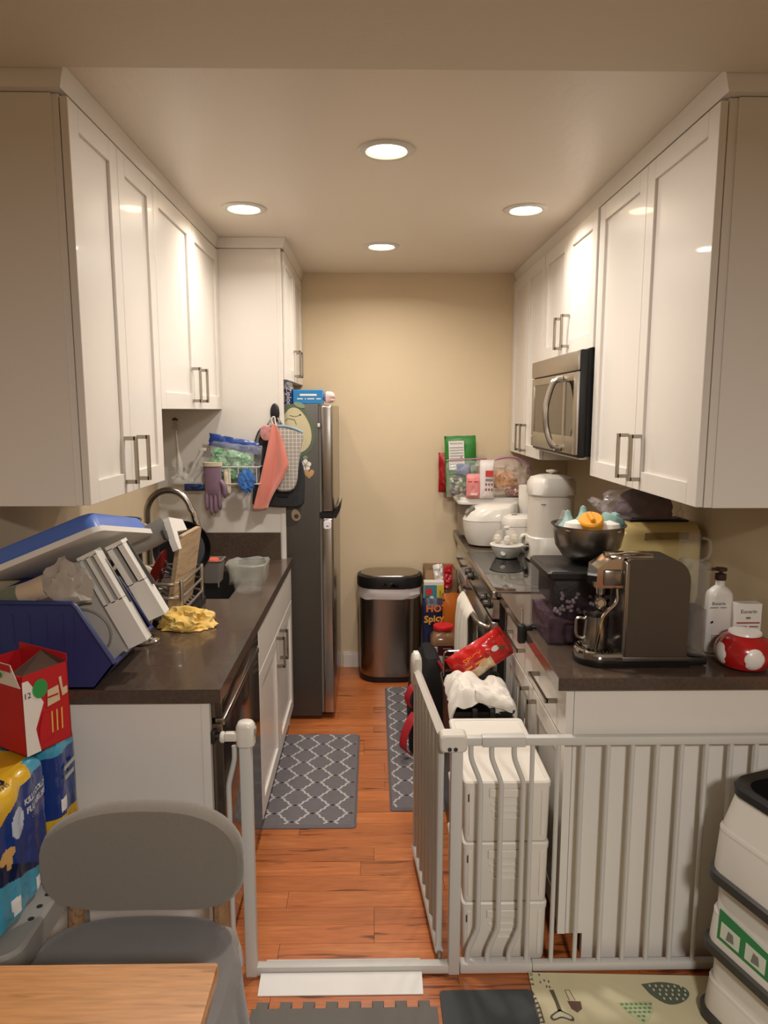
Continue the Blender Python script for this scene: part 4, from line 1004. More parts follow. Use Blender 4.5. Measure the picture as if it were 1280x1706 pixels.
# ------------------------------------------------------------------ right counter, far corner
# clear rice bin with white lid
t = thing('cereal_bin', 'clear dry goods bin with white lid in the back corner', 'container', (0.70, 4.27, CT))
bxc, byc = 0.70, 4.29
bm = nb(); loft(bm, [rr(0.36 + s, 0.30 + s, 0.04, z, bxc, byc) for z, s in ((CT + 0.001, -0.02), (CT + 0.02, 0), (1.125, 0.012), (1.125, 0.004), (CT + 0.024, -0.008))], True, True); fin('tub', bm, M('clear grey tub', '#A79C90', 0.12, alpha=0.14, coat=0.3), t)
bm = nb(); loft(bm, [rr(0.34, 0.28, 0.04, z, bxc, byc) for z in (CT + 0.026, 1.05)]); fin('rice', bm, M('rice grains', '#B3A08D', 0.8, bump=(160, 0.6), var=(120, '#9B8774', 0.7)), t)['kind'] = 'stuff'
lidp = fin('lid', loft(nb(), [rr(0.385 + s, 0.325 + s, 0.045, z, bxc, byc) for z, s in ((1.125, 0.0), (1.130, 0.01), (1.142, 0.01), (1.145, -0.015), (1.162, -0.02), (1.165, -0.03))]), WHITEP, t)
for dx in (-0.05, 0, 0.05): fin('latch', box(bxc + dx - 0.022, bxc + dx + 0.022, byc - 0.176, byc - 0.166, 1.108, 1.128, 0.002, 1), WHITEP, lidp)
LZ = 1.166
# bags standing on the bin
PALEPK = M('pale pink film', '#D9B9B5', 0.3)
t = thing('green_pouch', 'green resealable pouch with a white nutrition label at the back wall', 'pouch', (0.555, 4.40, LZ))
gm = frame((0.553, 4.405, LZ), (1, 0, 0.04), (0.02, 0.02, 1))
fin('pouch', pouch(nb(), 0.195, 0.355, 0.06, gm, 0.12, 2, seal=0.06), M('green foil', '#2F7A2E', 0.3), t)
lb = [gm @ Vector(p) for p in ((-0.075, -0.032, 0.15), (0.02, -0.034, 0.15), (0.02, -0.03, 0.325), (-0.075, -0.028, 0.325))]
patch('nutrition_label', lb, PAPERW, t)
text('label_heading', 'Nutrition Facts', 0.0125, gm @ Vector((-0.028, -0.0345, 0.312)), (1, 0, 0.04), (0, 0, 1), INK, t)
for k in range(8): patch('label_line', [gm @ Vector((x, -0.0352, z)) for x, z in ((-0.07, 0.165 + 0.017 * k), (0.015, 0.165 + 0.017 * k), (0.015, 0.168 + 0.017 * k), (-0.07, 0.168 + 0.017 * k))], INKG, t, 0.0004)
t = thing('red_pouch', 'dark red snack pouch leaning behind the clear candy bag', 'pouch', (0.46, 4.40, LZ))
fin('pouch', pouch(nb(), 0.13, 0.25, 0.05, frame((0.475, 4.435, LZ), (1, 0, 0), (-0.10, 0, 1)), 0.25, 9), M('red foil', '#A81E26', 0.3, var=(12, '#5C1316', 0.6)), t)
# candy zip bag
t = thing('candy_zip_bag', 'clear zip bag full of mixed wrapped candy on the white lid', 'bag', (0.54, 4.23, LZ))
cm = frame((0.553, 4.215, LZ), (1, -0.05, 0.03), (-0.03, 0, 1))
fin('film', pouch(nb(), 0.225, 0.215, 0.13, cm, 0.3, 11), CLEAR, t)
cands = [M('candy ' + h, h, 0.3) for h in ('#B9B2A8', '#5B6B52', '#8C4A3F', '#3D4A66', '#D8D2C6', '#7C6350')]
crnd = random.Random(5)
for k in range(46):
    p = cm @ Vector((crnd.uniform(-0.085, 0.085), crnd.uniform(-0.035, 0.02), crnd.uniform(0.012, 0.12)))
    bm = nb(); bx(bm, -0.014, 0.014, -0.007, 0.007, -0.008, 0.008, 0.003, 1, mx=Matrix.Translation(p) @ Matrix.Rotation(crnd.uniform(0, 6), 4, 'X') @ Matrix.Rotation(crnd.uniform(0, 6), 4, 'Y'))
    fin('candy', bm, cands[k % 6], t, smooth=0)
fin('blue_label', pouch(nb(), 0.085, 0.07, 0.02, frame(cm @ Vector((-0.01, -0.03, 0.125)), (1, -0.05, 0.03), (0, 0, 1)), 0.2, 3, 8, 8), M('blue grey packet', '#5A6B8C', 0.4), t)
fin('zipper', tube(nb(), [cm @ Vector((x, 0.0, 0.218 + 0.10 * (x + 0.11) * 0.3)) for x in [-0.11 + 0.03 * k for k in range(9)]], 0.005, 6), M('mauve zipper', '#A5738A', 0.4), t)
def stand_pouch(name, label, x, y, w_, h_, t_, mat, seed, lean=0.0, z=LZ):
    t = thing(name, label, 'pouch', (x, y, z)); m = frame((x, y, z), (1, 0, 0), (lean, 0, 1))
    fin('pouch', pouch(nb(), w_, h_, t_, m, 0.10, seed, seal=0.06, p=3.2), mat, t); return t, m
t, m = stand_pouch('pink_pouch', 'salmon pink pouch standing on the white lid', 0.588, 4.125, 0.085, 0.145, 0.04, M('salmon pouch', '#DB8A87', 0.45), 3, 0.05)
bars('lettering', [4, 4], 0.013, m @ Vector((-0.004, -0.0225, 0.10)), (1, 0, 0), (0, 0, 1), M('red ink', '#B53A3A', 0.6), t)
patch('small_panel', [m @ Vector((x, -0.022, z)) for x, z in ((-0.02, 0.02), (0.02, 0.02), (0.02, 0.034), (-0.02, 0.034))], M('pale label pink', '#EBC7BF', 0.6), t)
t, m = stand_pouch('white_pouch', 'white pouch with red printed panel on the white lid', 0.665, 4.12, 0.085, 0.225, 0.04, M('white foil pouch', '#DED5D0', 0.4), 6, -0.02)
patch('red_panel', [m @ Vector((x, -0.0225, z)) for x, z in ((-0.012, 0.13), (0.034, 0.13), (0.034, 0.165), (-0.012, 0.165))], M('red print', '#C23A38', 0.5), t)
for k in range(3):
    for j in range(2): patch('icon', [m @ Vector((x, -0.0225, z)) for x, z in ((-0.012 + 0.017 * k, 0.078 - j * 0.03), (-0.002 + 0.017 * k, 0.078 - j * 0.03), (-0.002 + 0.017 * k, 0.09 - j * 0.03), (-0.012 + 0.017 * k, 0.09 - j * 0.03))], M('maroon print', '#8A3B41', 0.5), t)
patch('caption', [m @ Vector((x, -0.0225, z)) for x, z in ((-0.012, 0.106), (0.034, 0.106), (0.034, 0.116), (-0.012, 0.116))], INKG, t)
# cereal zip bag
t = thing('cereal_zip_bag', 'large clear zip bag with cereal and mauve zipper under the cabinet', 'bag', (0.81, 4.18, LZ))
zm = frame((0.805, 4.20, LZ), (1, 0, 0), (0.05, 0, 1))
fin('film', pouch(nb(), 0.27, 0.225, 0.17, zm, 0.3, 15), M('pinkish clear film', '#E5CFCB', 0.15, alpha=0.2, coat=0.3), t)
bm = nb(); crumpled(bm, zm @ Vector((-0.03, -0.01, 0.055)), 0.075, 0.05, 0.07, 0.35, 4, 4); fin('cereal', bm, M('cereal flakes', '#B5783E', 0.8, bump=(70, 1.0), var=(70, '#D9B483', 0.9)), t)['kind'] = 'stuff'
bm = nb(); crumpled(bm, zm @ Vector((0.06, 0.0, 0.012)), 0.07, 0.05, 0.05, 0.3, 9, 4); fin('snack_bits', bm, M('pink brown snack', '#A9736A', 0.7, bump=(60, 0.9), var=(50, '#C9A79D', 0.8)), t)['kind'] = 'stuff'
fin('zipper', tube(nb(), bez([zm @ Vector(p) for p in ((-0.145, -0.01, 0.175), (-0.07, 0, 0.225), (0.03, 0.0, 0.235), (0.11, 0, 0.195), (0.135, 0, 0.15))], 5), 0.008, 6), M('mauve zipper', '#A5738A', 0.4), t)
# rice cooker
t = thing('rice_cooker', 'rounded white rice cooker with slanted grey control panel', 'rice cooker', (0.68, 3.98, CT))
rm = Matrix.Translation((0.668, 3.99, CT)) @ Matrix.Rotation(math.radians(-8), 4, 'Z')
def srr(w_, d_, r_, z, ox=0, oy=0, tilt=0.0, mm=rm):
    return [mm @ Vector((p.x, p.y, z + tilt * p.x)) for p in rr(w_, d_, r_, 0, ox, oy, 6)]
fin('body', loft(nb(), [srr(0.19, 0.17, 0.07, 0.004), srr(0.25, 0.21, 0.09, 0.012), srr(0.285, 0.232, 0.10, 0.05), srr(0.305, 0.245, 0.11, 0.11), srr(0.31, 0.245, 0.11, 0.15, 0.0, 0, 0.02)]), OFFW, t)
fin('lid', loft(nb(), [srr(0.312, 0.247, 0.11, 0.152, 0, 0, 0.02), srr(0.305, 0.242, 0.11, 0.175, 0.004, 0, 0.09), srr(0.28, 0.22, 0.10, 0.212, 0.012, 0, 0.14), srr(0.24, 0.17, 0.08, 0.232, 0.03, 0, 0.10), srr(0.14, 0.09, 0.04, 0.240, 0.03, 0, 0.08)]), OFFW, t)
pn = [(-0.135, -0.065, 0.172), (-0.135, 0.065, 0.172), (-0.085, 0.07, 0.215), (-0.085, -0.07, 0.215)]
nrm = Vector((-0.65, 0, 0.76))
fin('control_panel', prism(nb(), [rm @ (Vector(p) + nrm * 0.004) for p in pn], nrm * 0.009), M('silver grey panel', '#8F897E', 0.35, 0.3), t, smooth=0)
fin('display', prism(nb(), [rm @ (Vector(p) + nrm * 0.0135) for p in ((-0.112, -0.03, 0.192), (-0.112, 0.03, 0.192), (-0.092, 0.03, 0.209), (-0.092, -0.03, 0.209))], nrm * 0.001), M('lcd green grey', '#59604E', 0.3), t, smooth=0)
for k in (-0.045, 0.045): fin('button', prism(nb(), [rm @ (Vector((x, k + dy, z)) + nrm * 0.0135) for x, dy, z in ((-0.128, -0.012, 0.178), (-0.128, 0.012, 0.178), (-0.116, 0.012, 0.188), (-0.116, -0.012, 0.188))], nrm * 0.0015), M('pale button', '#B9B3A8', 0.4), t, smooth=0)
# small white cooker beside it
t = thing('mini_cooker', 'small white rounded cooker with a side grip beside the rice cooker', 'cooker', (0.77, 3.82, CT))
sm = Matrix.Translation((0.80, 3.79, CT))
q = lambda w_, d_, r_, z, ox=0: srr(w_, d_, r_, z, ox, 0, 0, sm)
fin('body', loft(nb(), [q(0.16, 0.12, 0.05, 0.003), q(0.185, 0.14, 0.06, 0.02), q(0.195, 0.145, 0.06, 0.115), q(0.20, 0.15, 0.06, 0.145)]), OFFW, t)
fin('lid', loft(nb(), [q(0.20, 0.15, 0.06, 0.147), q(0.205, 0.152, 0.06, 0.165), q(0.185, 0.14, 0.06, 0.19), q(0.13, 0.10, 0.04, 0.203)]), OFFW, t)
fin('vent', box(0.75, 0.78, 3.78, 3.795, CT + 0.199, CT + 0.205), BLACKP, t, smooth=0)
bm = nb(); lathe(bm, [(0, 0), (0.03, 0.0), (0.026, 0.006), (0, 0.008)], (0, 0, 0), 20, mx=frame((0.704, 3.75, CT + 0.10), (0, 1, 0), (-1, -0.35, 0))); fin('side_recess', bm, M('dark green recess', '#1F3530', 0.3), t)
bm = nb(); tube(bm, bez([(0.785, 3.722, CT + 0.055), (0.795, 3.712, CT + 0.10), (0.845, 3.712, CT + 0.105), (0.885, 3.722, CT + 0.10)], 5), 0.011, 8); fin('grip', bm, OFFW, t)
# paper towel
t = thing('paper_towel_roll', 'white paper towel roll standing behind the tall canister', 'paper towel', (0.875, 3.95, CT))
bm = nb(); lathe(bm, [(0.02, 0.012), (0.058, 0.012), (0.058, 0.34), (0.02, 0.34)], (0.888, 4.0, CT), 28, cap0=False, cap1=False); fin('paper', bm, M('paper towel', '#E0DACE', 0.9, bump=(120, 0.3)), t)
bm = nb(); lathe(bm, [(0, 0.001), (0.07, 0.001), (0.07, 0.010), (0.009, 0.012), (0.009, 0.365), (0.014, 0.37), (0.016, 0.385), (0.0, 0.397)], (0.888, 4.0, CT), 24); fin('holder', bm, CHROME, t)
# tall steriliser canister
t = thing('bottle_steriliser', 'tall white canister steriliser with domed lid and knob', 'steriliser', (0.905, 3.60, CT))
cx, cy = 0.908, 3.58
q = lambda w_, d_, r_, z: rr(w_, d_, r_, CT + z, cx, cy, 6)
fin('base', loft(nb(), [q(0.22, 0.20, 0.07, 0.006), q(0.235, 0.215, 0.08, 0.012), q(0.235, 0.215, 0.08, 0.125), q(0.225, 0.21, 0.08, 0.13)]), OFFW, t)
fin('chamber', loft(nb(), [q(0.222, 0.205, 0.08, 0.128), q(0.222, 0.205, 0.08, 0.345)]), M('warm white chamber', '#CFC6B9', 0.35), t)
fin('lid', loft(nb(), [q(0.228, 0.21, 0.08, 0.338), q(0.236, 0.218, 0.08, 0.346), q(0.232, 0.214, 0.08, 0.40), q(0.205, 0.19, 0.075, 0.428), q(0.12, 0.11, 0.05, 0.441), q(0.05, 0.05, 0.024, 0.444)]), OFFW, t)
bm = nb(); lathe(bm, [(0.014, 0.44), (0.012, 0.45), (0.028, 0.456), (0.030, 0.463), (0.0, 0.468)], (cx, cy, CT), 22); fin('lid_knob', bm, OFFW, t)
bm = nb(); lathe(bm, [(0, 0), (0.025, 0), (0.024, 0.014), (0.018, 0.018), (0, 0.019)], (0, 0, 0), 22, mx=frame((cx - 0.119, cy - 0.03, CT + 0.075), (0, 1, 0), (-1, 0, 0))); fin('dial', bm, CHROME, t)
bars('lettering', [4], 0.012, (cx - 0.06, cy - 0.1035, CT + 0.30), (1, 0, 0), (0, 0, 1), INKG, t)
# egg cooker on the cooktop
t = thing('egg_cooker', 'small egg cooker with clear dome and pale base on the cooktop', 'egg cooker', (0.71, 3.62, 0.918))
ex, ey, ez = 0.695, 3.62, 0.9188
bm = nb(); lathe(bm, [(0.045, 0.0), (0.058, 0.004), (0.072, 0.03), (0.082, 0.058), (0.080, 0.062), (0.0, 0.062)], (ex, ey, ez), 32); fin('base', bm, M('pale mint base', '#C4C3B8', 0.3), t)
bm = nb(); lathe(bm, [(0.078, 0.063), (0.087, 0.066), (0.086, 0.070), (0.0, 0.071)], (ex, ey, ez), 32); fin('tray', bm, WHITEP, t)
bm = nb(); lathe(bm, [(0.078, 0.072), (0.078, 0.09), (0.070, 0.118), (0.050, 0.138), (0.018, 0.147), (0.0, 0.148)], (ex, ey, ez), 32, cap0=False); fin('dome', bm, M('clear dome', '#DDD9CF', 0.1, alpha=0.2, coat=0.3), t)
bm = nb(); lathe(bm, [(0.008, 0.146), (0.007, 0.152), (0.017, 0.156), (0.015, 0.163), (0.0, 0.165)], (ex, ey, ez), 18); fin('dome_knob', bm, WHITEP, t)
for dx in (-0.045, 0.0, 0.045): fin('egg', lathe(nb(), [(0, 0.072), (0.016, 0.078), (0.021, 0.094), (0.015, 0.112), (0, 0.12)], (ex + dx, ey + (0.02 if dx else -0.02), ez), 16), M('egg shell', '#D6CBB8', 0.5), t)
bm = nb(); lathe(bm, [(0, 0), (0.014, 0), (0.012, 0.006), (0, 0.007)], (0, 0, 0), 16, mx=frame((ex - 0.03, ey - 0.0665, ez + 0.033), (1, 0, 0), (-0.4, -1, 0.3))); fin('switch', bm, WHITEP, t)
# small thermos top poking behind
bm = nb(); lathe(bm, [(0, 0.001), (0.03, 0.001), (0.034, 0.02), (0.034, 0.29), (0.026, 0.32), (0.026, 0.355), (0.022, 0.36), (0, 0.36)], (1.04, 3.98, CT), 20)
o = fin('black_thermos', bm, M('matt black bottle', '#141415', 0.5)); tag(o, 'black bottle in the shadow behind the paper towel roll', 'bottle')

# ------------------------------------------------------------------ right counter, near section
# clear acrylic box with black lid
t = thing('acrylic_box', 'clear acrylic box of dark purple contents with a black lid', 'box', (0.71, 2.37, CT))
ax0, ax1, ay0, ay1, az = 0.572, 0.835, 2.235, 2.50, 1.135
bm = nb(); th = 0.003
bx(bm, ax0, ax1, ay0, ay0 + th, CT + .001, az); bx(bm, ax0, ax1, ay1 - th, ay1, CT + .001, az); bx(bm, ax0, ax0 + th, ay0, ay1, CT + .001, az); bx(bm, ax1 - th, ax1, ay0, ay1, CT + .001, az); bx(bm, ax0, ax1, ay0, ay1, CT + .001, CT + .005)
fin('walls', bm, M('smoked acrylic', '#54474D', 0.05, alpha=0.12, coat=0.3), t, smooth=0)
fin('lid', loft(nb(), [rr(ax1 - ax0 + s, ay1 - ay0 + s, 0.012, z, (ax0 + ax1) / 2, (ay0 + ay1) / 2) for z, s in ((az, 0.008), (az + 0.004, 0.014), (az + 0.020, 0.014), (az + 0.026, 0.0))]), BLACKP, t)
GRAV = M('dark purple contents', '#3A2530', 0.6, bump=(40, 1.0), var=(30, '#6B4A58', 0.7))
bm = nb(); sheet(bm, lambda u, v: (ax0 + 0.005 + u * (ax1 - ax0 - 0.01), ay0 + 0.005 + v * (ay1 - ay0 - 0.01), CT + 0.085 + 0.02 * nz(u, v, 0, 4, 2)), 12, 12)
g = bm.faces[:]; ext = bmesh.ops.extrude_face_region(bm, geom=g)
for v in [e for e in ext['geom'] if isinstance(e, bmesh.types.BMVert)]: v.co.z = CT + 0.006
fin('purple_contents', bm, GRAV, t)['kind'] = 'stuff'
bm = nb(); bx(bm, ax0 + 0.02, ax1 - 0.02, ay0 + 0.03, ay1 - 0.02, CT + 0.12, az - 0.006, 0.01); fin('inner_basket', bm, M('black mesh basket', '#1A181A', 0.5, bump=(70, 0.8)), t)
bm = nb()
for k in range(60): crumpled(bm, (rnd.uniform(ax0 + 0.02, ax1 - 0.02), rnd.uniform(ay0 + 0.012, ay0 + 0.026), CT + rnd.uniform(0.10, 0.17)), 0.007, 0.006, 0.007, 0.2, k, 1, flat=False)
fin('pebbles', bm, M('pale bubbles', '#9C8F93', 0.4), t)['kind'] = 'stuff'
# clip with cable on the counter edge
t = thing('thermometer_clip', 'black clip with a thin silver probe on the counter edge', 'clip', (0.53, 2.40, CT))
bm = nb(); bx(bm, 0.508, 0.534, 2.385, 2.413, 0.868, 0.935, 0.004); bx(bm, 0.53, 0.56, 2.392, 2.406, CT + 0.001, CT + 0.018, 0.003); tube(bm, [(0.555, 2.40, CT + 0.012), (0.571, 2.40, CT + 0.012)], 0.009, 10); fin('body', bm, BLACKP, t)
bm = nb(); tube(bm, [(0.522, 2.40, 0.934), (0.522, 2.40, 0.985), (0.520, 2.40, 0.99)], 0.003, 8); fin('probe', bm, CHROME, t)
# steel mixing bowl with bottle parts
BZ = az + 0.0275
t = thing('mixing_bowl', 'stainless mixing bowl full of baby bottle parts on the black lid', 'bowl', (0.745, 2.46, BZ))
bcx, bcy = 0.742, 2.40
bm = nb(); lathe(bm, [(0.0, 0.0), (0.055, 0.0), (0.085, 0.018), (0.110, 0.055), (0.119, 0.10), (0.120, 0.124), (0.127, 0.127), (0.127, 0.130), (0.116, 0.128), (0.106, 0.057), (0.080, 0.02), (0.0, 0.006)], (bcx, bcy, BZ), 44); fin('bowl', bm, STEEL_H, t)
def bottle_part(name, label, x, y, z, kind, mat, ax):
    bm = nb(); mx = frame((x, y, z), *ax) @ Matrix.Scale(1.2, 4)
    if kind == 'cup': lathe(bm, [(0.0, 0), (0.03, 0.002), (0.036, 0.012), (0.034, 0.05), (0.030, 0.054), (0, 0.054)], (0, 0, 0), 24, mx=mx); bx(bm, -0.006, 0.006, -0.02, 0.02, 0.05, 0.065, 0.003, 1, mx=mx)
    elif kind == 'nipple': lathe(bm, [(0, 0), (0.030, 0.0), (0.033, 0.006), (0.028, 0.016), (0.016, 0.028), (0.010, 0.045), (0.008, 0.055), (0, 0.06)], (0, 0, 0), 22, mx=mx)
    elif kind == 'ball': lathe(bm, [(0, 0), (0.026, 0.006), (0.033, 0.025), (0.027, 0.045), (0, 0.054)], (0, 0, 0), 22, mx=mx)
    else: lathe(bm, [(0.030, 0.0), (0.034, 0.004), (0.034, 0.02), (0.030, 0.022), (0.022, 0.023), (0.022, 0.0)], (0, 0, 0), 22, mx=mx, cap0=False, cap1=False)
    o = fin(name, bm, mat); tag(o, label, 'bottle part', 'baby bottle parts in the steel bowl')
TEAL = M('pale teal silicone', '#7FA39D', 0.45); YEL = M('mustard silicone', '#DF9A1E', 0.45); WSIL = M('white silicone', '#E3DED2', 0.4)
up = BZ + 0.100
bottle_part('yellow_cup', 'mustard yellow bottle cap on top of the steel bowl', bcx - 0.005, bcy - 0.045, up + 0.004, 'cup', YEL, ((1, 0, 0.2), (-0.2, -0.55, 1)))
bottle_part('teal_bottle_top', 'pale teal bottle top at the left of the yellow one in the steel bowl', bcx - 0.06, bcy + 0.03, up + 0.002, 'nipple', TEAL, ((1, 0, 0), (-0.2, 0.3, 1)))
bottle_part('teal_bottle_top', 'pale teal bottle top tipped at the back of the steel bowl', bcx + 0.005, bcy + 0.07, up + 0.012, 'nipple', TEAL, ((1, 0, 0), (0.8, 0.2, 0.8)))
bottle_part('teal_bell', 'large pale teal bell at the right of the steel bowl', bcx + 0.066, bcy + 0.01, up - 0.006, 'cup', TEAL, ((1, 0, -0.5), (0.5, 0.1, 1)))
bottle_part('white_ball', 'white rounded bottle part at the left front of the steel bowl', bcx - 0.062, bcy - 0.052, up - 0.012, 'ball', WSIL, ((1, 0, 0), (0, 0, 1)))
bottle_part('white_ball', 'white rounded bottle part at the right front of the steel bowl', bcx + 0.052, bcy - 0.062, up - 0.014, 'ball', WSIL, ((1, 0, 0), (0.2, 0, 1)))
bottle_part('white_ring', 'white screw ring among the teal caps in the steel bowl', bcx + 0.03, bcy + 0.02, up + 0.004, 'ring', WSIL, ((1, 0, 0.3), (-0.3, -0.3, 1)))
bottle_part('clear_funnel', 'clear pointed funnel at the left rim of the steel bowl', bcx - 0.088, bcy - 0.01, up + 0.008, 'nipple', CLEARP, ((1, 0, 0), (-0.5, 0, 0.8)))
# small white cloth roll behind the box
o = fin('cloth_roll', tube(nb(), [(0.60, 2.60, CT + 0.225), (0.66, 2.58, CT + 0.228)], 0.02, 12), M('white cotton roll', '#D5CEC4', 0.9)); 
bpy.data.objects.remove(o)
# toaster
t = thing('toaster', 'cream yellow two slot toaster against the right wall', 'toaster', (1.06, 2.62, CT))
CREAM = M('cream yellow enamel', '#D5BE80', 0.28, coat=0.4)
tx0, tx1, ty0, ty1 = 0.91, 1.215, 2.56, 2.735
def tring(x, s): return [Vector((x, (ty0 + ty1) / 2 + p.x * s, CT + 0.188 + (p.y) * s)) for p in rr(ty1 - ty0, 0.33, 0.045, 0)]
fin('body', loft(nb(), [tring(tx0, 0.90), tring(tx0 + 0.012, 0.985), tring(tx0 + 0.03, 1.0), tring(tx1 - 0.03, 1.0), tring(tx1 - 0.01, 0.985), tring(tx1, 0.9)]), CREAM, t)
fin('badge_strip', box(1.0, 1.165, ty0 - 0.002, ty0 + 0.004, CT + 0.292, CT + 0.318, 0.0015, 1), M('toaster vent strip', '#A08D58', 0.5, bump=(240, 0.6)), t)
fin('top_plate', box(0.955, 1.18, ty0 + 0.035, ty1 - 0.035, CT + 0.350, CT + 0.359, 0.003, 1), BLACKP, t)
for yy in (ty0 + 0.06, ty1 - 0.075): fin('slot', box(0.975, 1.16, yy, yy + 0.018, CT + 0.3585, CT + 0.3605), M('toaster slot', '#050505', 0.9), t, smooth=0)
fin('lever', box(tx0 - 0.022, tx0 - 0.004, 2.635, 2.66, CT + 0.20, CT + 0.215, 0.003), CHROME, t)
for xx in (0.95, 1.17):
    for yy in (ty0 + 0.03, ty1 - 0.03): fin('foot', lathe(nb(), [(0.014, 0.001), (0.014, 0.028)], (xx, yy, CT), 12), BLACKP, t)
# bag of dark bread over the toaster
t = thing('bread_bag', 'clear plastic bag with a dark purplish loaf lying on the toaster', 'bread', (1.0, 2.66, CT + 0.361))
bm = nb(); crumpled(bm, (1.03, 2.66, CT + 0.362), 0.11, 0.065, 0.085, 0.14, 4, 4, freq=1.3); fin('loaf', bm, M('dark loaf', '#46323A', 0.7, var=(14, '#6B4F50', 0.8), bump=(30, 0.5)), t)
bm = nb(); crumpled(bm, (1.02, 2.655, CT + 0.362), 0.15, 0.085, 0.10, 0.22, 6, 4, freq=1.8); fin('film', bm, M('glossy bag film', '#D9CDD0', 0.1, alpha=0.16, coat=0.4), t)
bm = nb(); pouch(bm, 0.10, 0.10, 0.02, frame((0.90, 2.63, CT + 0.38), (0.2, 0.4, 0), (-0.9, 0, 0.5)), 0.8, 2, 10, 10); fin('twisted_end', bm, MATS['glossy bag film'], t)
# espresso machine
t = thing('espresso_machine', 'dark grey and chrome capsule espresso machine on the near right counter', 'coffee machine', (0.86, 2.11, CT))
GUN = M('dark warm grey shell', '#5E564E', 0.36, 0.75, bump=(160, 0.03))
ey0, ey1 = 2.03, 2.155
eyc = (ey0 + ey1) / 2
def eprof(pts, y0, y1, mat, name, bev=0.006):
    bm = prism(nb(), [(x, y0, z) for x, z in pts], (0, y1 - y0, 0)); bevel_all(bm, bev, 2, 25); return fin(name, bm, mat, t)
def arc(cx, cz, r, a0, a1, n=6): return [(cx + r * math.cos(math.radians(a0 + (a1 - a0) * k / n)), cz + r * math.sin(math.radians(a0 + (a1 - a0) * k / n))) for k in range(n + 1)]
zb = CT + 0.03
side = [(0.757, zb), (0.975, zb), (0.975, 1.19)] + arc(0.905, 1.19, 0.07, 0, 90) + arc(0.782, 1.235, 0.025, 90, 180)
eprof(side, ey0, ey1, GUN, 'body')
fin('front_trim', box(0.7555, 0.7745, ey0 - 0.001, ey1 + 0.001, zb - 0.002, 1.252, 0.006), M('satin front trim', '#8A8178', 0.25, 0.9), t)
bm = nb()
def base_ring(z, s, dz=0):
    out = []
    for k in range(15): a = PI / 2 + PI * k / 14; out.append(Vector((0.70 + (0.082 + s) * math.cos(a), eyc + (0.07 + s) * math.sin(a), z)))
    return out + [Vector((0.985 + s, eyc - 0.07 - s, z)), Vector((0.985 + s, eyc + 0.07 + s, z))]
fin('foot_base', loft(nb(), [base_ring(CT + 0.001, -0.006), base_ring(CT + 0.003, 0.0), base_ring(CT + 0.018, 0.003)]), BLACKP, t)
def drip_ring(z, s):
    out = []
    for k in range(19): a = PI / 2 + PI * k / 18; out.append(Vector((0.70 + (0.080 + s) * math.cos(a), eyc + (0.068 + s) * math.sin(a), z)))
    return out + [Vector((0.757, eyc - 0.068 - s, z)), Vector((0.757, eyc + 0.068 + s, z))]
fin('drip_tray', loft(nb(), [drip_ring(CT + 0.018, 0.0), drip_ring(CT + 0.028, 0.003), drip_ring(CT + 0.045, 0.002), drip_ring(CT + 0.049, -0.004), drip_ring(CT + 0.044, -0.009)]), CHROME, t)
fin('base_band', box(0.757, 0.985, ey0 - 0.004, ey1 + 0.004, CT + 0.018, CT + 0.034, 0.003), GUN, t)
for k in range(9): fin('grille_bar', box(0.635 + 0.0125 * k, 0.641 + 0.0125 * k, eyc - 0.05, eyc + 0.05, CT + 0.0455, CT + 0.0485), CHROME, t, smooth=0)
head = [(0.668, 1.165), (0.757, 1.165), (0.757, 1.262), (0.715, 1.255), (0.672, 1.228)]
eprof(head, eyc - 0.045, eyc + 0.045, CHROME, 'brew_head', 0.008)
fin('head_panel', box(0.69, 0.757, eyc - 0.052, eyc + 0.052, 1.172, 1.225, 0.008), M('satin front trim', '#8A8178', 0.25, 0.9), t)
fin('spout', tube(nb(), [(0.70, eyc, 1.168), (0.70, eyc, 1.135)], [0.018, 0.014], 14), CHROME, t)
fin('steam_wand', tube(nb(), bez([(0.735, ey0 + 0.012, 1.165), (0.732, ey0 + 0.004, 1.125), (0.70, ey0 - 0.002, 1.095), (0.684, ey0 - 0.004, 1.07), (0.676, ey0 - 0.004, 1.02), (0.668, ey0 - 0.003, 0.975)], 6), 0.0058, 10), CHROME, t)
bm = nb(); lathe(bm, [(0.0, 0), (0.016, 0.0), (0.018, 0.004), (0.018, 0.020), (0.012, 0.024), (0.010, 0.021), (0, 0.021)], (0, 0, 0), 22, mx=frame((0.674, ey0 + 0.002, 1.125), (1, 0, 0), (0, -1, 0.1))); fin('steam_dial', bm, CHROME, t)
fin('lever_rail', tube(nb(), bez([(0.70, eyc - 0.03, 1.262), (0.78, eyc - 0.03, 1.274), (0.86, eyc - 0.03, 1.268)], 5), 0.0045, 8), CHROME, t)
fin('capsule_lid', box(0.715, 0.86, eyc - 0.04, eyc + 0.04, 1.255, 1.267, 0.005), CHROME, t)
bm = nb(); loft(bm, [rr(0.072 + s, 0.115 + s, 0.03, z, 1.016, eyc) for z, s in ((CT + 0.03, -0.01), (CT + 0.034, 0), (1.225, 0.006), (1.225, 0.0), (CT + 0.04, -0.006))], True, True); tank = fin('water_tank', bm, M('clear tank', '#BDB6AE', 0.06, alpha=0.10, coat=0.3), t)
bm = nb(); loft(bm, [rr(0.066, 0.108, 0.028, z, 1.016, eyc) for z in (CT + 0.042, 1.09)]); fin('water', bm, M('tank water', '#6B645C', 0.05, alpha=0.45, coat=0.5), tank)
fin('tank_base', box(0.978, 1.05, eyc - 0.058, eyc + 0.058, CT + 0.003, CT + 0.03, 0.006), BLACKP, t)
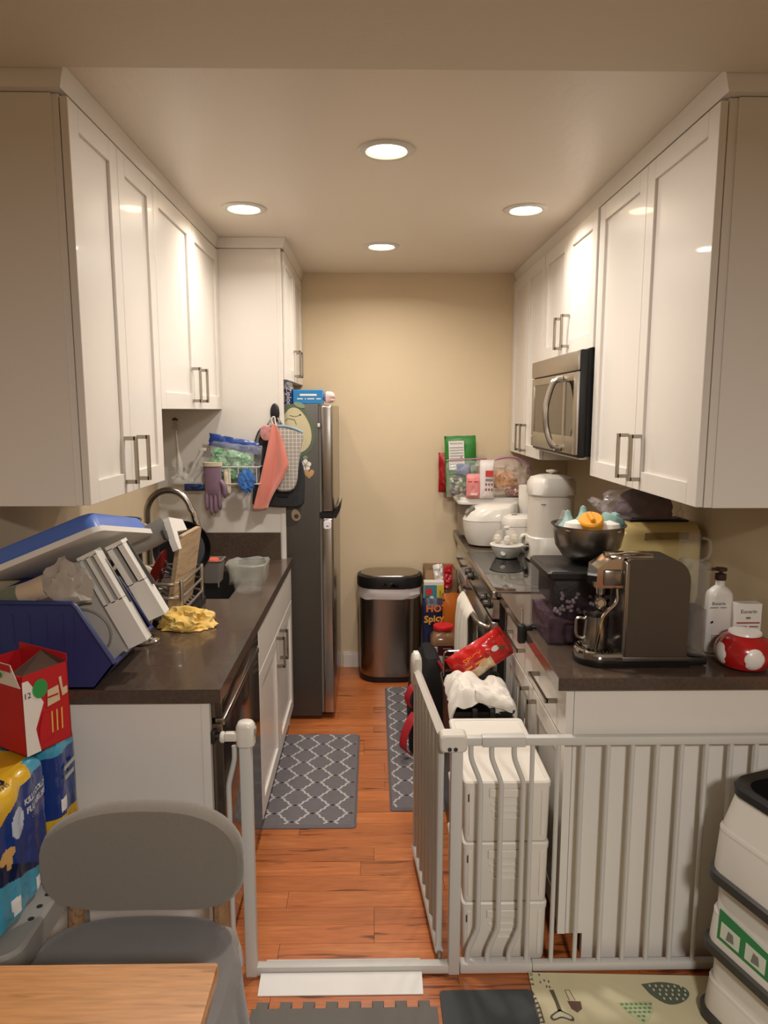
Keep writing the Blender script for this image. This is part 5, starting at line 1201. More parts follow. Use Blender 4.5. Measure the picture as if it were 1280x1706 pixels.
fin('tank_lid', loft(nb(), [rr(0.078, 0.12, 0.03, 1.226, 1.016, eyc), rr(0.074, 0.116, 0.03, 1.240, 1.016, eyc), rr(0.05, 0.09, 0.02, 1.244, 1.016, eyc)]), M('clear tank'), t)
t.scale = (0.9, 1.0, 0.955); t.location.x = 0.836
# milk jug on the drip tray
t = thing('milk_jug', 'small steel milk jug on the coffee machine drip tray', 'jug', (0.680, eyc, CT + 0.0466))
jx, jz = 0.680, CT + 0.0466
bm = nb(); lathe(bm, [(0, 0), (0.036, 0), (0.038, 0.004), (0.036, 0.05), (0.033, 0.085), (0.035, 0.10), (0.033, 0.10), (0.031, 0.085), (0.034, 0.05), (0.035, 0.006), (0, 0.004)], (jx, eyc - 0.004, jz), 30); fin('body', bm, STEEL, t)
bm = nb(); tube(bm, bez([(jx - 0.034, eyc - 0.004, jz + 0.088), (jx - 0.056, eyc - 0.004, jz + 0.09), (jx - 0.060, eyc - 0.004, jz + 0.07), (jx - 0.056, eyc - 0.004, jz + 0.035), (jx - 0.036, eyc - 0.004, jz + 0.025)], 5), 0.0045, 8); fin('handle', bm, STEEL, t)
# drinking glass behind the tank
bm = nb(); lathe(bm, [(0, 0.001), (0.028, 0.001), (0.034, 0.02), (0.038, 0.36), (0.036, 0.36), (0.03, 0.02), (0, 0.012)], (1.08, 2.36, CT), 26); o = fin('tall_glass', bm, M('thin clear glass', '#C9C6C0', 0.05, alpha=0.05)); tag(o, 'tall clear glass behind the coffee machine tank', 'glass')
bm = nb(); tube(bm, bez([(1.117, 2.35, 1.25), (1.14, 2.34, 1.24), (1.14, 2.34, 1.19), (1.115, 2.35, 1.17)], 5), 0.005, 8); g = fin('handle', bm, CLEARP, o)
# lotion bottle
t = thing('lotion_bottle', 'white pump lotion bottle beside the coffee machine', 'bottle', (1.068, 2.17, CT))
lx, ly = 1.095, 2.165
def lr(w_, d_, z): return rr(w_, d_, 0.02, CT + z, lx, ly)
fin('body', loft(nb(), [lr(0.075, 0.045, 0.001), lr(0.08, 0.05, 0.006), lr(0.08, 0.05, 0.185), lr(0.074, 0.045, 0.198), lr(0.05, 0.035, 0.21), lr(0.028, 0.028, 0.218), lr(0.026, 0.026, 0.236)]), M('white lotion plastic', '#D5D0C8', 0.35), t)
bm = nb(); lathe(bm, [(0.016, 0.236), (0.017, 0.24), (0.017, 0.255), (0.006, 0.258), (0.006, 0.262), (0.018, 0.266), (0.018, 0.274), (0, 0.276)], (lx, ly, CT), 18); bx(bm, lx - 0.045, lx, ly - 0.008, ly + 0.008, CT + 0.266, CT + 0.274, 0.003, 1); fin('pump', bm, M('brown pump', '#3C2620', 0.4), t)
text('lettering', 'Eucerin', 0.014, (lx - 0.012, ly - 0.0258, CT + 0.165), (1, 0, 0), (0, 0, 1), INK, t)
bars('small_lettering', [8, 6], 0.0065, (lx - 0.012, ly - 0.0258, CT + 0.152), (1, 0, 0), (0, 0, 1), INKG, t)
for k in range(6): patch('print_line', [(lx - 0.03, ly - 0.0255, CT + 0.06 - k * 0.007), (lx + 0.012, ly - 0.0255, CT + 0.06 - k * 0.007), (lx + 0.012, ly - 0.0255, CT + 0.063 - k * 0.007), (lx - 0.03, ly - 0.0255, CT + 0.063 - k * 0.007)], INKG, t, 0.0003)
patch('leaf_mark', [(lx - 0.034, ly - 0.0255, CT + 0.10), (lx - 0.026, ly - 0.0255, CT + 0.103), (lx - 0.027, ly - 0.0255, CT + 0.11), (lx - 0.034, ly - 0.0255, CT + 0.107)], INK, t, 0.0003)
# white carton
t = thing('white_carton', 'small white carton with a red line behind the red toadstool', 'box', (1.165, 2.13, CT))
fin('carton', box(1.125, 1.207, 2.115, 2.15, CT + 0.001, 1.085, 0.001, 1), PAPERW, t)
text('lettering', 'Eucerin', 0.017, (1.166, 2.1143, 1.06), (1, 0, 0), (0, 0, 1), INK, t)
fin('red_line', box(1.130, 1.202, 2.1142, 2.1151, 1.022, 1.026), M('brick red ink', '#96352B', 0.6), t, smooth=0)
bars('small_lettering', [8, 7], 0.008, (1.166, 2.1143, 1.012), (1, 0, 0), (0, 0, 1), M('brick red ink', '#96352B', 0.6), t)
bars('symbol', [2], 0.014, (1.166, 2.1143, 1.04), (1, 0, 0), (0, 0, 1), INKG, t)
# red toadstool
t = thing('toadstool_pot', 'red round pot with big white spots like a toadstool cap', 'pot', (1.112, 2.03, CT))
mx_, my_ = 1.115, 2.035
mprof = [(0.045, 0.002), (0.066, 0.008), (0.080, 0.034), (0.079, 0.062), (0.066, 0.088), (0.043, 0.102), (0.04, 0.104)]
bm = nb(); lathe(bm, mprof, (mx_, my_, CT), 40); fin('cap', bm, M('red gloss', '#A81A1C', 0.22, coat=0.4), t)
bm = nb(); lathe(bm, [(0.042, 0.1), (0.047, 0.104), (0.045, 0.11), (0.0, 0.112)], (mx_, my_, CT), 30); fin('white_lid', bm, M('white gloss', '#E1DBD5', 0.25), t)
for an in (-95, -175, -15, 65, 145):
    a = math.radians(an); d_ = Vector((math.cos(a), math.sin(a), 0.0)); c_ = Vector((mx_, my_, CT + 0.046)) + d_ * 0.0755
    bm = nb(); rings = []
    for s, h_ in ((1.0, -0.012), (1.0, 0.0015), (0.85, 0.005), (0.5, 0.0068), (0.02, 0.0075)):
        u = Vector((-math.sin(a), math.cos(a), 0)); rg = []
        for k in range(24):
            b_ = 2 * PI * k / 24; ru, rz_ = 0.032 * s * math.cos(b_), 0.033 * s * math.sin(b_)
            drop = (ru ** 2) / 0.16 + (rz_ ** 2) / 0.14
            rg.append(c_ + u * ru + Vector((0, 0, rz_)) + d_ * (h_ - drop))
        rings.append(rg)
    loft(bm, rings); fin('spot', bm, M('white gloss', '#E1DBD5', 0.25), t)
# ------------------------------------------------------------------ baby gate
GY = 1.918
t = thing('baby_gate', 'white metal baby gate standing open across the kitchen entrance', 'gate', (0.2, GY, 0))
def tb(name, pts, r, mat=GATE, parent=None, seg=10): return fin(name, tube(nb(), pts, r, seg), mat, parent or t)
fin('post', box(-0.384, -0.350, GY - 0.016, GY + 0.016, 0.0, 0.765, 0.004), GATE, t)
fin('post', box(0.222, 0.256, GY - 0.016, GY + 0.016, 0.0, 0.745, 0.004), GATE, t)
fin('bottom_rail', box(-0.384, 0.256, GY - 0.014, GY + 0.014, 0.003, 0.032, 0.004), GATE, t)
fin('bottom_rail', box(0.257, 0.475, GY - 0.016, GY + 0.016, 0.004, 0.036, 0.004), GATE, t)
fin('bottom_rail', box(0.476, WR - 0.002, GY - 0.012, GY + 0.012, 0.006, 0.032, 0.004), GATE, t)
fin('top_rail', box(0.257, 0.31, GY - 0.012, GY + 0.012, 0.727, 0.752, 0.003), GATE, t)
fin('top_rail', box(0.31, 0.436, GY - 0.015, GY + 0.015, 0.724, 0.755, 0.003), GATE, t)
fin('top_rail', box(0.436, WR - 0.002, GY - 0.012, GY + 0.012, 0.727, 0.752, 0.003), GATE, t)
def sbar(x, d): return bez([(x, GY, 0.728), (x, GY, 0.70), (x + d * 0.15, GY, 0.675), (x + d * 0.85, GY, 0.62), (x + d, GY, 0.595), (x + d, GY, 0.56)], 4) + bez([(x + d, GY, 0.22), (x + d, GY, 0.155), (x + d * 0.85, GY, 0.13), (x + d * 0.15, GY, 0.075), (x, GY, 0.05), (x, GY, 0.03)], 4)
for x in (0.28, 0.34, 0.405): tb('curved_bar', sbar(x, 0.030), 0.0078)
for x in (0.458, 0.533, 0.604, 0.678, 0.749, 0.821, 0.892, 0.964, 1.036, 1.109, 1.18): tb('bar', [(x, GY, 0.728), (x, GY, 0.03)], 0.0068)
tb('curved_bar', [(-0.400 - 0.7 * (p[0] - 0.30), p[1], p[2]) for p in [Vector(q) for q in sbar(0.30, 0.028)]], 0.0075)
# latch head and wall mount on the left post
bm = nb(); loft(bm, [[Vector((p.x, p.y, z)) for p in rr(0.052 + s, 0.05 + s, 0.016, 0, -0.366, GY)] for z, s in ((0.730, -0.008), (0.735, 0), (0.79, 0.0), (0.80, -0.01), (0.803, -0.02))]); lk = fin('latch_head', bm, OFFW, t)
fin('latch_notch', box(-0.343, -0.336, GY - 0.012, GY + 0.012, 0.762, 0.785, 0.003), M('grey latch notch', '#8F8A83', 0.5), lk)
fin('mount_arm', box(-0.422, -0.388, GY - 0.025, GY - 0.004, 0.752, 0.776, 0.003), OFFW, t)
bm = nb(); lathe(bm, [(0.014, 0), (0.0165, 0.003), (0.0165, 0.009), (0.014, 0.012)], (0, 0, 0), 12, mx=frame((-0.434, GY - 0.0195, 0.764), (0, 1, 0), (1, 0, 0))); fin('mount_nut', bm, WHITEP, t)
tb('mount_bolt', [(-0.434, GY - 0.0145, 0.764), (-0.4495, GY - 0.0145, 0.764)], 0.006, DARKSTEEL)
fin('mount_pad', box(-0.4600, -0.4490, GY - 0.026, GY - 0.003, 0.745, 0.783, 0.003), DARKSTEEL, t)
# hinge block on the right post
bm = nb(); loft(bm, [[Vector((p.x, y_, p.y)) for p in rr(0.078 - s, 0.052 - s, 0.014, 0, 0.228, 0.739)] for y_, s in ((GY - 0.024, 0.008), (GY - 0.020, 0.0), (GY + 0.022, 0.0), (GY + 0.024, 0.006))]); hb = fin('hinge_block', bm, OFFW, t)
for x in (0.216, 0.233):
    bm = nb(); lathe(bm, [(0, 0), (0.0062, 0), (0.006, 0.003), (0, 0.0035)], (0, 0, 0), 12, mx=frame((x, GY - 0.0235, 0.724), (1, 0, 0), (0, -1, 0))); fin('bolt', bm, M('dark bolt', '#3A3835', 0.4), hb)
# the swung-open door leaf
dv = Vector((-0.045, 0.55, 0)).normalized(); h0 = Vector((0.198, GY + 0.03, 0))
def dp(s, z): return tuple(h0 + dv * s + Vector((0, 0, z)))
door = fin('gate_door', tube(nb(), [dp(0.0, 0.748), dp(0.53, 0.748)], 0.0135, 4), OFFW, t, smooth=0)
fin('door_bottom_rail', tube(nb(), [dp(0.0, 0.045), dp(0.53, 0.045)], 0.0125, 8), GATE, door)
fin('door_rod', tube(nb(), [dp(-0.012, 0.012), dp(-0.012, 0.05)], 0.007, 8), STEEL, door)
for k in range(8): fin('door_bar', tube(nb(), [dp(0.01 + 0.0725 * k, 0.745), dp(0.01 + 0.0725 * k, 0.045)], 0.0072 if 0 < k < 7 else 0.010, 8), GATE, door)
hm = frame(dp(0.53, 0.74), (1, 0.05, 0), (0, 0, 1))
bm = nb(); loft(bm, [[hm @ Vector((p.x, p.y + oy, z)) for p in rr(0.036 * s, 0.085 * s2, 0.016 * s, 0)] for z, s, s2, oy in ((-0.075, 0.6, 0.4, 0.02), (-0.05, 0.9, 0.7, 0.01), (0.0, 1.0, 1.0, 0), (0.035, 1.0, 1.0, -0.005), (0.056, 0.9, 0.85, -0.01), (0.066, 0.6, 0.6, -0.012))]); hd = fin('door_handle', bm, OFFW, door)
fin('handle_button', box(-0.010, 0.010, -0.03, 0.015, 0.06, 0.070, 0.004, mx=hm), WHITEP, door)

# threshold ramp strips
t = thing('threshold_ramp', 'white plastic ramp strips on both sides of the gate threshold', 'ramp', (-0.1, 1.88, 0))
RAMP = M('white ramp plastic', '#DDD9D2', 0.35)
bm = nb(); prism(bm, [(-0.338, 1.901, 0.001), (-0.338, 1.832, 0.001), (-0.338, 1.832, 0.004), (-0.338, 1.901, 0.016)], (0.48, 0, 0)); fin('front_strip', bevel_all(bm, 0.002, 1), RAMP, t)
bm = nb(); prism(bm, [(-0.330, 1.935, 0.001), (-0.330, 1.968, 0.001), (-0.330, 1.968, 0.004), (-0.330, 1.935, 0.016)], (0.47, 0, 0)); fin('rear_strip', bevel_all(bm, 0.002, 1), RAMP, t)

# ------------------------------------------------------------------ stacked white folding crates behind the gate
CRW = M('ivory crate plastic', '#DED7CB', 0.42)
cx0, cx1, cy0, cy1 = 0.268, 0.528, 1.958, 2.395
for k, lab in enumerate(('ivory folding crate on the floor, lowest of the stack behind the gate', 'ivory folding crate in the middle of the stack behind the gate', 'ivory lidded folding crate on top of the stack behind the gate')):
    z0 = 0.002 + k * 0.197; z1 = z0 + 0.195
    t = thing('folding_crate', lab, 'crate', ((cx0 + cx1) / 2, (cy0 + cy1) / 2, z0), group='stacked ivory crates')
    cxm_, cym_ = (cx0 + cx1) / 2, (cy0 + cy1) / 2; W_, D_ = cx1 - cx0, cy1 - cy0
    fin('body', loft(nb(), [rr(W_ - 0.012, D_ - 0.012, 0.014, z0, cxm_, cym_), rr(W_ - 0.008, D_ - 0.008, 0.014, z0 + 0.01, cxm_, cym_), rr(W_ - 0.004, D_ - 0.004, 0.014, z1 - 0.022, cxm_, cym_)]), CRW, t)
    fin('lid', loft(nb(), [rr(W_, D_, 0.016, z1 - 0.022, cxm_, cym_), rr(W_ + 0.002, D_ + 0.002, 0.016, z1 - 0.006, cxm_, cym_), rr(W_ - 0.006, D_ - 0.006, 0.014, z1 - 0.001, cxm_, cym_), rr(W_ - 0.03, D_ - 0.03, 0.010, z1 - 0.001, cxm_, cym_), rr(W_ - 0.034, D_ - 0.034, 0.010, z1 - 0.004 if k == 2 else z1 - 0.001, cxm_, cym_)]), CRW, t)
    fin('latch', box(cxm_ - 0.055, cxm_ + 0.055, cy0 - 0.005, cy0 + 0.004, z1 - 0.05, z1 - 0.024, 0.002, 1), CRW, t)
    for j in range(3): fin('rib', box(cxm_ - 0.05 + 0.004 * j, cxm_ + 0.05 - 0.004 * j, cy0 - 0.001, cy0 + 0.004, z1 - 0.078 - 0.022 * j, z1 - 0.070 - 0.022 * j, 0.001, 1), CRW, t)
    for xx in (cx0 + 0.022, cx1 - 0.022): fin('corner_rib', box(xx - 0.006, xx + 0.006, cy0 - 0.0005, cy0 + 0.004, z0 + 0.02, z1 - 0.03, 0.001, 1), CRW, t)
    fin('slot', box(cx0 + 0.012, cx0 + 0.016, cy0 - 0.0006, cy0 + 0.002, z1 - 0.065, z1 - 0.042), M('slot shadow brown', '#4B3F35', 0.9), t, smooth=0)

# ------------------------------------------------------------------ black crate, white cloth, red crisp bag
t = thing('black_crate', 'black plastic crate with front clasps behind the ivory crates', 'crate', (0.40, 2.66, 0))
kx, ky = 0.402, 2.665
BKC = M('black crate plastic', '#1D1B19', 0.35)
bm = nb(); loft(bm, [rr(0.225 + s, 0.40 + s, 0.03, z, kx, ky) for z, s in ((0.015, -0.03), (0.02, -0.02), (0.55, 0.0), (0.565, 0.02), (0.585, 0.02), (0.585, 0.008), (0.565, 0.002), (0.54, -0.012), (0.03, -0.03))], True, True); fin('tub', bm, BKC, t)
for dx in (-0.032, 0.032): fin('clasp', box(kx + dx - 0.011, kx + dx + 0.011, ky - 0.222, ky - 0.205, 0.48, 0.602, 0.005), BKC, t)
fin('clasp_bar', box(kx - 0.022, kx + 0.022, ky - 0.218, ky - 0.207, 0.52, 0.55, 0.004), BKC, t)
fin('wire_handle', tube(nb(), bez([(0.292, 2.80, 0.58), (0.292, 2.80, 0.67), (0.30, 2.80, 0.695), (0.36, 2.80, 0.70)], 5), 0.004, 8), CHROME, t)
bm = nb()
def hat(u, v):
    x = 0.280 + 0.246 * u; y = 2.455 + 0.26 * v
    e = min(u, 1 - u, v * 0.9 + 0.08, 1 - v); h = min(1, e / 0.16) ** 0.6
    z = 0.586 + 0.080 * h * (0.75 + 0.25 * math.sin(u * 5 + 1)) + 0.030 * h * nz(u, v, 0, 3.2, 3) + 0.016 * nz(u, v, 0, 9, 5) + 0.02 * (1 - h) * nz(u, v, 1, 5, 2)
    if v < 0.12: z -= (0.12 - v) / 0.12 * 0.045 * (0.6 + 0.4 * math.sin(u * 9))
    return (x + 0.012 * nz(v, u, 3, 4), y + 0.012 * nz(u, v, 7, 4), z)
o = fin('white_cloth', sheet(nb(), hat, 40, 36, 0.006), M('white cotton cloth', '#DDD6CA', 0.9, bump=(180, 0.3), sheen=0.2)); tag(o, 'crumpled white cotton cloth heaped over the black crate', 'cloth')
bm = nb()
def fold(u, v):
    a = v * PI * 1.1 - 0.3
    return (0.372 + 0.135 * u, 2.462 - 0.018 * math.cos(a) + 0.006 * nz(u, v, 0, 5), 0.640 - 0.045 * u + 0.030 * math.sin(a) + 0.006 * nz(u, v, 2, 6))
t_ = fin('fold', sheet(nb(), fold, 16, 12, 0.004), MATS['white cotton cloth'], o); 
t = thing('crisp_bag', 'bright red snack bag with yellow printing leaning on the white cloth', 'bag', (0.43, 2.80, 0.57))
pm = frame((0.322, 2.735, 0.628), (0.50, 0.10, -0.80), (0.86, 0.05, 0.52))
REDB = M('red glossy film', '#C4221E', 0.22, coat=0.4)
bm = nb(); pouch(bm, 0.138, 0.258, 0.070, pm, 0.22, 4, 18, 22, seal=0.05)
inv = pm.inverted()
for f in bm.faces:
    c_ = inv @ f.calc_center_median()
    if c_.x > 0.012 and 0.02 < c_.z < 0.16 and c_.x + 0.25 * (c_.z - 0.02) > 0.02: f.material_index = 1
fin('film', bm, [REDB, M('crisps seen through film', '#D8B98C', 0.3, bump=(60, 0.5), var=(40, '#E9DCC2', 0.8))], t)
YINK = M('yellow orange ink', '#F0953A', 0.5)
text('lettering', 'SPICY', 0.034, pm @ Vector((-0.030, -0.041, 0.10)), pm.to_3x3() @ Vector((0, 0, 1)), pm.to_3x3() @ Vector((-1, 0, 0)), YINK, t)
bars('lettering', [3, 5], 0.020, pm @ Vector((-0.002, -0.042, 0.10)), pm.to_3x3() @ Vector((0, 0, 1)), pm.to_3x3() @ Vector((-1, 0, 0)), YINK, t)
patch('cream_dot', [pm @ Vector((-0.015 + 0.012 * math.cos(a), -0.041, 0.195 + 0.016 * math.sin(a))) for a in [2 * PI * k / 14 for k in range(14)]], PAPERW, t)
patch('olive_mark', [pm @ Vector((x, -0.0415, z)) for x, z in ((-0.02, 0.205), (0.0, 0.215), (0.004, 0.23), (-0.012, 0.225))], M('olive ink', '#5E5A2C', 0.6), t)

# ------------------------------------------------------------------ black and red bag on the floor behind the gate door
t = thing('tote_bag', 'black tote bag with red straps on the mat behind the gate door', 'bag', (0.28, 3.42, 0.014))
BLKF = M('black bag cloth', '#0E0D0F', 0.8, bump=(120, 0.3)); REDF = M('red strap webbing', '#B0202A', 0.7)
bm = nb(); loft(bm, [[Vector((p.x + nz(p.x, p.y, z, 9) * 0.015, p.y + nz(p.y, z, 0, 9) * 0.015, z)) for p in rr(w_, d_, 0.05, 0, 0.275, 3.40)] for z, w_, d_ in ((0.015, 0.17, 0.30), (0.03, 0.20, 0.33), (0.2, 0.205, 0.34), (0.36, 0.17, 0.32), (0.46, 0.09, 0.28), (0.49, 0.05, 0.24))]); fin('body', bm, BLKF, t)
for pts, wv in (([(0.172, 3.23, 0.275), (0.160, 3.215, 0.32), (0.176, 3.215, 0.365), (0.198, 3.23, 0.385)], 0.030), ([(0.168, 3.225, 0.045), (0.142, 3.20, 0.075), (0.146, 3.195, 0.14), (0.172, 3.205, 0.205), (0.198, 3.225, 0.235)], 0.040)):
    c_ = bez(pts, 6)
    bm = nb(); sheet(bm, lambda u, v: c_[int(round(u * (len(c_) - 1)))] + Vector(((v - 0.5) * wv * 0.8, -(v - 0.5) * wv * 0.3, -(v - 0.5) * wv * 0.5)), len(c_) - 1, 3, 0.004); fin('strap', bm, REDF, t)
fin('red_piping', tube(nb(), bez([(0.372, 3.235, 0.10), (0.372, 3.235, 0.30), (0.345, 3.25, 0.42), (0.31, 3.27, 0.485)], 5), 0.006, 8), REDF, t)

# ------------------------------------------------------------------ groceries beside the trash can
KRAFT = M('kraft paper', '#9C7F5C', 0.85, bump=(30, 0.3))
t = thing('paper_bag', 'brown paper grocery bag standing beside the trash can', 'bag', (0.40, 4.30, 0))
bm = nb()
def kr(z, s, a): return [Vector((p.x + a * nz(p.x, z, 0, 20), p.y + a * nz(p.y, z, 1, 20), z + a * 1.2 * nz(p.x, p.y, 2, 16))) for p in rr(0.19 + s, 0.20 + s, 0.012, 0, 0.416, 4.33, 4)]
loft(bm, [kr(0.002, 0, 0), kr(0.30, 0.004, 0.008), kr(0.56, 0.0, 0.014), kr(0.71, -0.004, 0.016), kr(0.705, -0.012, 0.016), kr(0.45, -0.012, 0.01)], True, True); fin('bag', bm, KRAFT, t)
t = thing('picture_carton', 'teal and yellow printed food carton with a red flower picture', 'box', (0.36, 4.17, 0))
fin('carton', box(0.305, 0.425, 4.155, 4.215, 0.002, 0.655, 0.002, 1), M('white card', '#D6D0C4', 0.6), t)
fin('teal_print', box(0.306, 0.382, 4.1535, 4.155, 0.50, 0.635), M('teal print', '#3D7F8C', 0.5), t, smooth=0)
fin('yellow_print', box(0.384, 0.424, 4.1535, 4.155, 0.50, 0.635), M('yellow print', '#CFB23A', 0.5), t, smooth=0)
patch('red_flower', [(0.335 + 0.022 * math.cos(a), 4.1533, 0.595 + 0.024 * math.sin(a)) for a in [2 * PI * k / 9 for k in range(9)]], M('red print', '#C23A38', 0.5), t)
patch('white_seal', [(0.352 + 0.013 * math.cos(a), 4.1531, 0.552 + 0.018 * math.sin(a)) for a in [2 * PI * k / 14 for k in range(14)]], PAPERW, t)
patch('leaf_print', [(0.312, 4.1533, 0.545), (0.335, 4.1533, 0.54), (0.33, 4.1533, 0.565), (0.316, 4.1533, 0.57)], M('green print', '#3C6B3A', 0.5), t)
text('lettering', 'YELLOW', 0.018, (0.404, 4.1530, 0.567), (0, 0, 1), (-1, 0, 0), INK, t)
t = thing('hot_snack_bag', 'navy snack bag reading HOT in orange letters', 'bag', (0.37, 4.11, 0))
sm_ = frame((0.365, 4.10, 0.002), (1, 0, 0), (0.02, 0.05, 1))
fin('film', pouch(nb(), 0.145, 0.56, 0.055, sm_, 0.14, 7, 14, 24, seal=0.03), M('navy film', '#1E2240', 0.3), t)
OR_I = M('orange ink', '#D9752E', 0.5)
text('lettering', 'HOT', 0.060, sm_ @ Vector((0.012, -0.040, 0.505)), (1, 0, 0), (0, 0, 1), OR_I, t, 1.0, bold=0.002)
text('lettering', 'Spicy', 0.058, sm_ @ Vector((-0.005, -0.044, 0.445)), (1, 0, 0.1), (0, 0, 1), M('amber ink', '#D99A3A', 0.5), t, bold=0.002)
t = thing('orange_snack_bag', 'orange film bag standing against the corner cabinet', 'bag', (0.465, 4.12, 0))
om = frame((0.468, 4.06, 0.002), (1, 0.12, 0), (0, 0.08, 1))
fin('film', pouch(nb(), 0.105, 0.60, 0.07, om, 0.12, 3, 12, 22, seal=0.03), M('orange translucent film', '#B2601E', 0.3), t)
fin('top_seam', tube(nb(), [om @ Vector((x, -0.004, 0.545 + 0.25 * abs(x) * 1.2)) for x in (-0.05, -0.025, 0, 0.025, 0.05)], 0.006, 6), M('dark seam brown', '#3A1B12', 0.6), t)
t = thing('red_white_packet', 'crumpled red and white packet poking out above the orange bag', 'packet', (0.44, 4.15, 0.60))
fin('white_side', pouch(nb(), 0.06, 0.15, 0.03, frame((0.412, 4.225, 0.60), (1, 0, 0.15), (0.12, 0, 1)), 0.5, 3, 10, 12), M('white film', '#DCD6CE', 0.3), t)
fin('red_side', pouch(nb(), 0.055, 0.15, 0.03, frame((0.452, 4.20, 0.60), (1, 0.3, 0), (0.1, 0, 1)), 0.5, 8, 10, 12), M('crimson film', '#B8232E', 0.3), t)
t = thing('cardboard_box', 'brown cardboard box with open flap under the red lidded jar', 'box', (0.40, 3.93, 0.014))
fin('box', box(0.315, 0.475, 3.85, 4.01, 0.0145, 0.20, 0.002, 1), KRAFT, t)
bm = nb(); prism(bm, [(0.314, 3.853, 0.20), (0.314, 4.0, 0.20), (0.262, 4.0, 0.262), (0.262, 3.87, 0.262)], (0.003, 0, 0.003)); fin('flap', bm, KRAFT, t, smooth=0)
t = thing('plastic_jar', 'large plastic jar with bright red lid and maroon label', 'jar', (0.405, 3.93, 0.2015))
jq = lambda w_, z, r=0.03: rr(w_, w_ * 0.92, r, 0.2015 + z, 0.402, 3.93)
fin('body', loft(nb(), [jq(0.14, 0.0), jq(0.152, 0.008), jq(0.152, 0.165), jq(0.145, 0.19), jq(0.115, 0.215), jq(0.10, 0.225, 0.045), jq(0.10, 0.235, 0.045)]), M('amber clear jar', '#8F6A4C', 0.12, alpha=0.75, coat=0.6), t)
fin('label', loft(nb(), [jq(0.1545, 0.02), jq(0.1545, 0.155)], False, False), M('maroon label', '#3E1413', 0.4), t)
fin('lid', loft(nb(), [jq(0.112, 0.232, 0.05), jq(0.118, 0.236, 0.053), jq(0.118, 0.252, 0.053), jq(0.112, 0.257, 0.05)]), M('bright red lid', '#C81E22', 0.35), t)
LBY = 3.93 - 0.0725
patch('barcode_panel', [(0.338, LBY, 0.318), (0.362, LBY, 0.318), (0.362, LBY, 0.352), (0.338, LBY, 0.352)], PAPERW, t)
for k in range(5): patch('barcode_bar', [(0.341 + k * 0.0042, LBY - 0.0012, 0.324), (0.343 + k * 0.0042, LBY - 0.0012, 0.324), (0.343 + k * 0.0042, LBY - 0.0012, 0.348), (0.341 + k * 0.0042, LBY - 0.0012, 0.348)], INK, t, 0.0003)
patch('info_panel', [(0.345, LBY, 0.232), (0.392, LBY, 0.232), (0.392, LBY, 0.298), (0.345, LBY, 0.298)], M('grey white paper', '#B9B2A8', 0.6), t)
bars('lettering', [4, 4], 0.014, (0.435, LBY - 0.0006, 0.292), (1, 0, 0), (0, 0, 1), M('pale green ink', '#9DB0A0', 0.6), t)
bars('lettering', [4, 4], 0.012, (0.435, LBY - 0.0006, 0.276), (1, 0, 0), (0, 0, 1), M('pale green ink', '#9DB0A0', 0.6), t)
bars('lettering', [8], 0.012, (0.42, LBY - 0.0006, 0.34), (1, 0, 0), (0, 0, 1), M('dull pink ink', '#A98A86', 0.6), t)

# ------------------------------------------------------------------ foam mat and play mat in the dining room
FOAM = M('grey foam', '#6B6761', 0.85, bump=(120, 0.25)); FOAMD = M('dark slate foam', '#474A4B', 0.8, bump=(120, 0.25))
t = thing('foam_floor_mat', 'grey interlocking foam floor mat in front of the gate', 'mat', (-0.1, 1.5, 0))
def tooth_edge(x0, x1, y, n, d=0.022):
    pts = []; s = (x1 - x0) / n
    for k in range(n):
        a = x0 + k * s
        pts += [(a + s * 0.22, y), (a + s * 0.18, y + d), (a + s * 0.70, y + d), (a + s * 0.66, y)]
    return pts
def tile(x0, x1, y0, y1, mat, teeth=0):
    pts = [(x1, y0), (x1, y1)] + (tooth_edge(x0, x1, y1, teeth)[::-1] if teeth else []) + [(x0, y1), (x0, y0)]
    return fin('tile', prism(nb(), [(x, y, 0.001) for x, y in pts], (0, 0, 0.011)), mat, t, smooth=0)
tile(-0.345, 0.178, 1.20, 1.778, FOAM, 8)
for i in range(-4, 6):
    for j in range(0, 7):
        if i == 0 and j == 0: continue
        x0 = -0.345 + 0.524 * i; y1 = 1.778 - 0.58 * j
        if i < 0 and j == 0: continue
        if i >= 1 and j == 0: continue
        if x0 < DL + 0.1 or x0 + 0.523 > DR: continue
        tile(x0, x0 + 0.522, y1 - 0.578, y1, FOAM)
o = fin('slate_floor_pad', loft(nb(), [[Vector((p.x, p.y, z)) for p in rr(0.265, 0.62, 0.012, 0, 0.322, 1.525)] for z in (0.001, 0.012)]), FOAMD); tag(o, 'dark slate pad between the grey foam mat and the cream play mat', 'mat')
CREAMM = M('cream play mat vinyl', '#CFC5A0', 0.45, bump=(160, 0.08))
t = thing('play_mat', 'cream play mat printed with leaves and a brush before the gate', 'mat', (0.9, 1.6, 0))
bm = nb(); prism(bm, [(0.462, 1.898, 0.001), (0.420, 1.205, 0.001), (1.75, 1.19, 0.001), (1.75, 1.845, 0.001)], (0, 0, 0.0105)); fin('sheet', bevel_all(bm, 0.003, 2), CREAMM, t)
MZ = 0.0116
def mp_(name, pts, mat): return fin(name, prism(nb(), [(x, y, MZ) for x, y in pts], (0, 0, 0.0005)), mat, t, smooth=0)
def poly_ell(cx, cy, rx, ry, n=20, rot=0): return [(cx + rx * math.cos(a) * math.cos(rot) - ry * math.sin(a) * math.sin(rot), cy + rx * math.cos(a) * math.sin(rot) + ry * math.sin(a) * math.cos(rot)) for a in [2 * PI * k / n for k in range(n)]]
LEAFD = M('dark sage print', '#58604F', 0.5); LEAFG = M('green print soft', '#6E8A5F', 0.5); MARK = M('pale print marks', '#C9C6AC', 0.5); BRN = M('brown print', '#6B4F45', 0.5); OLV = M('olive print', '#5C5340', 0.5)
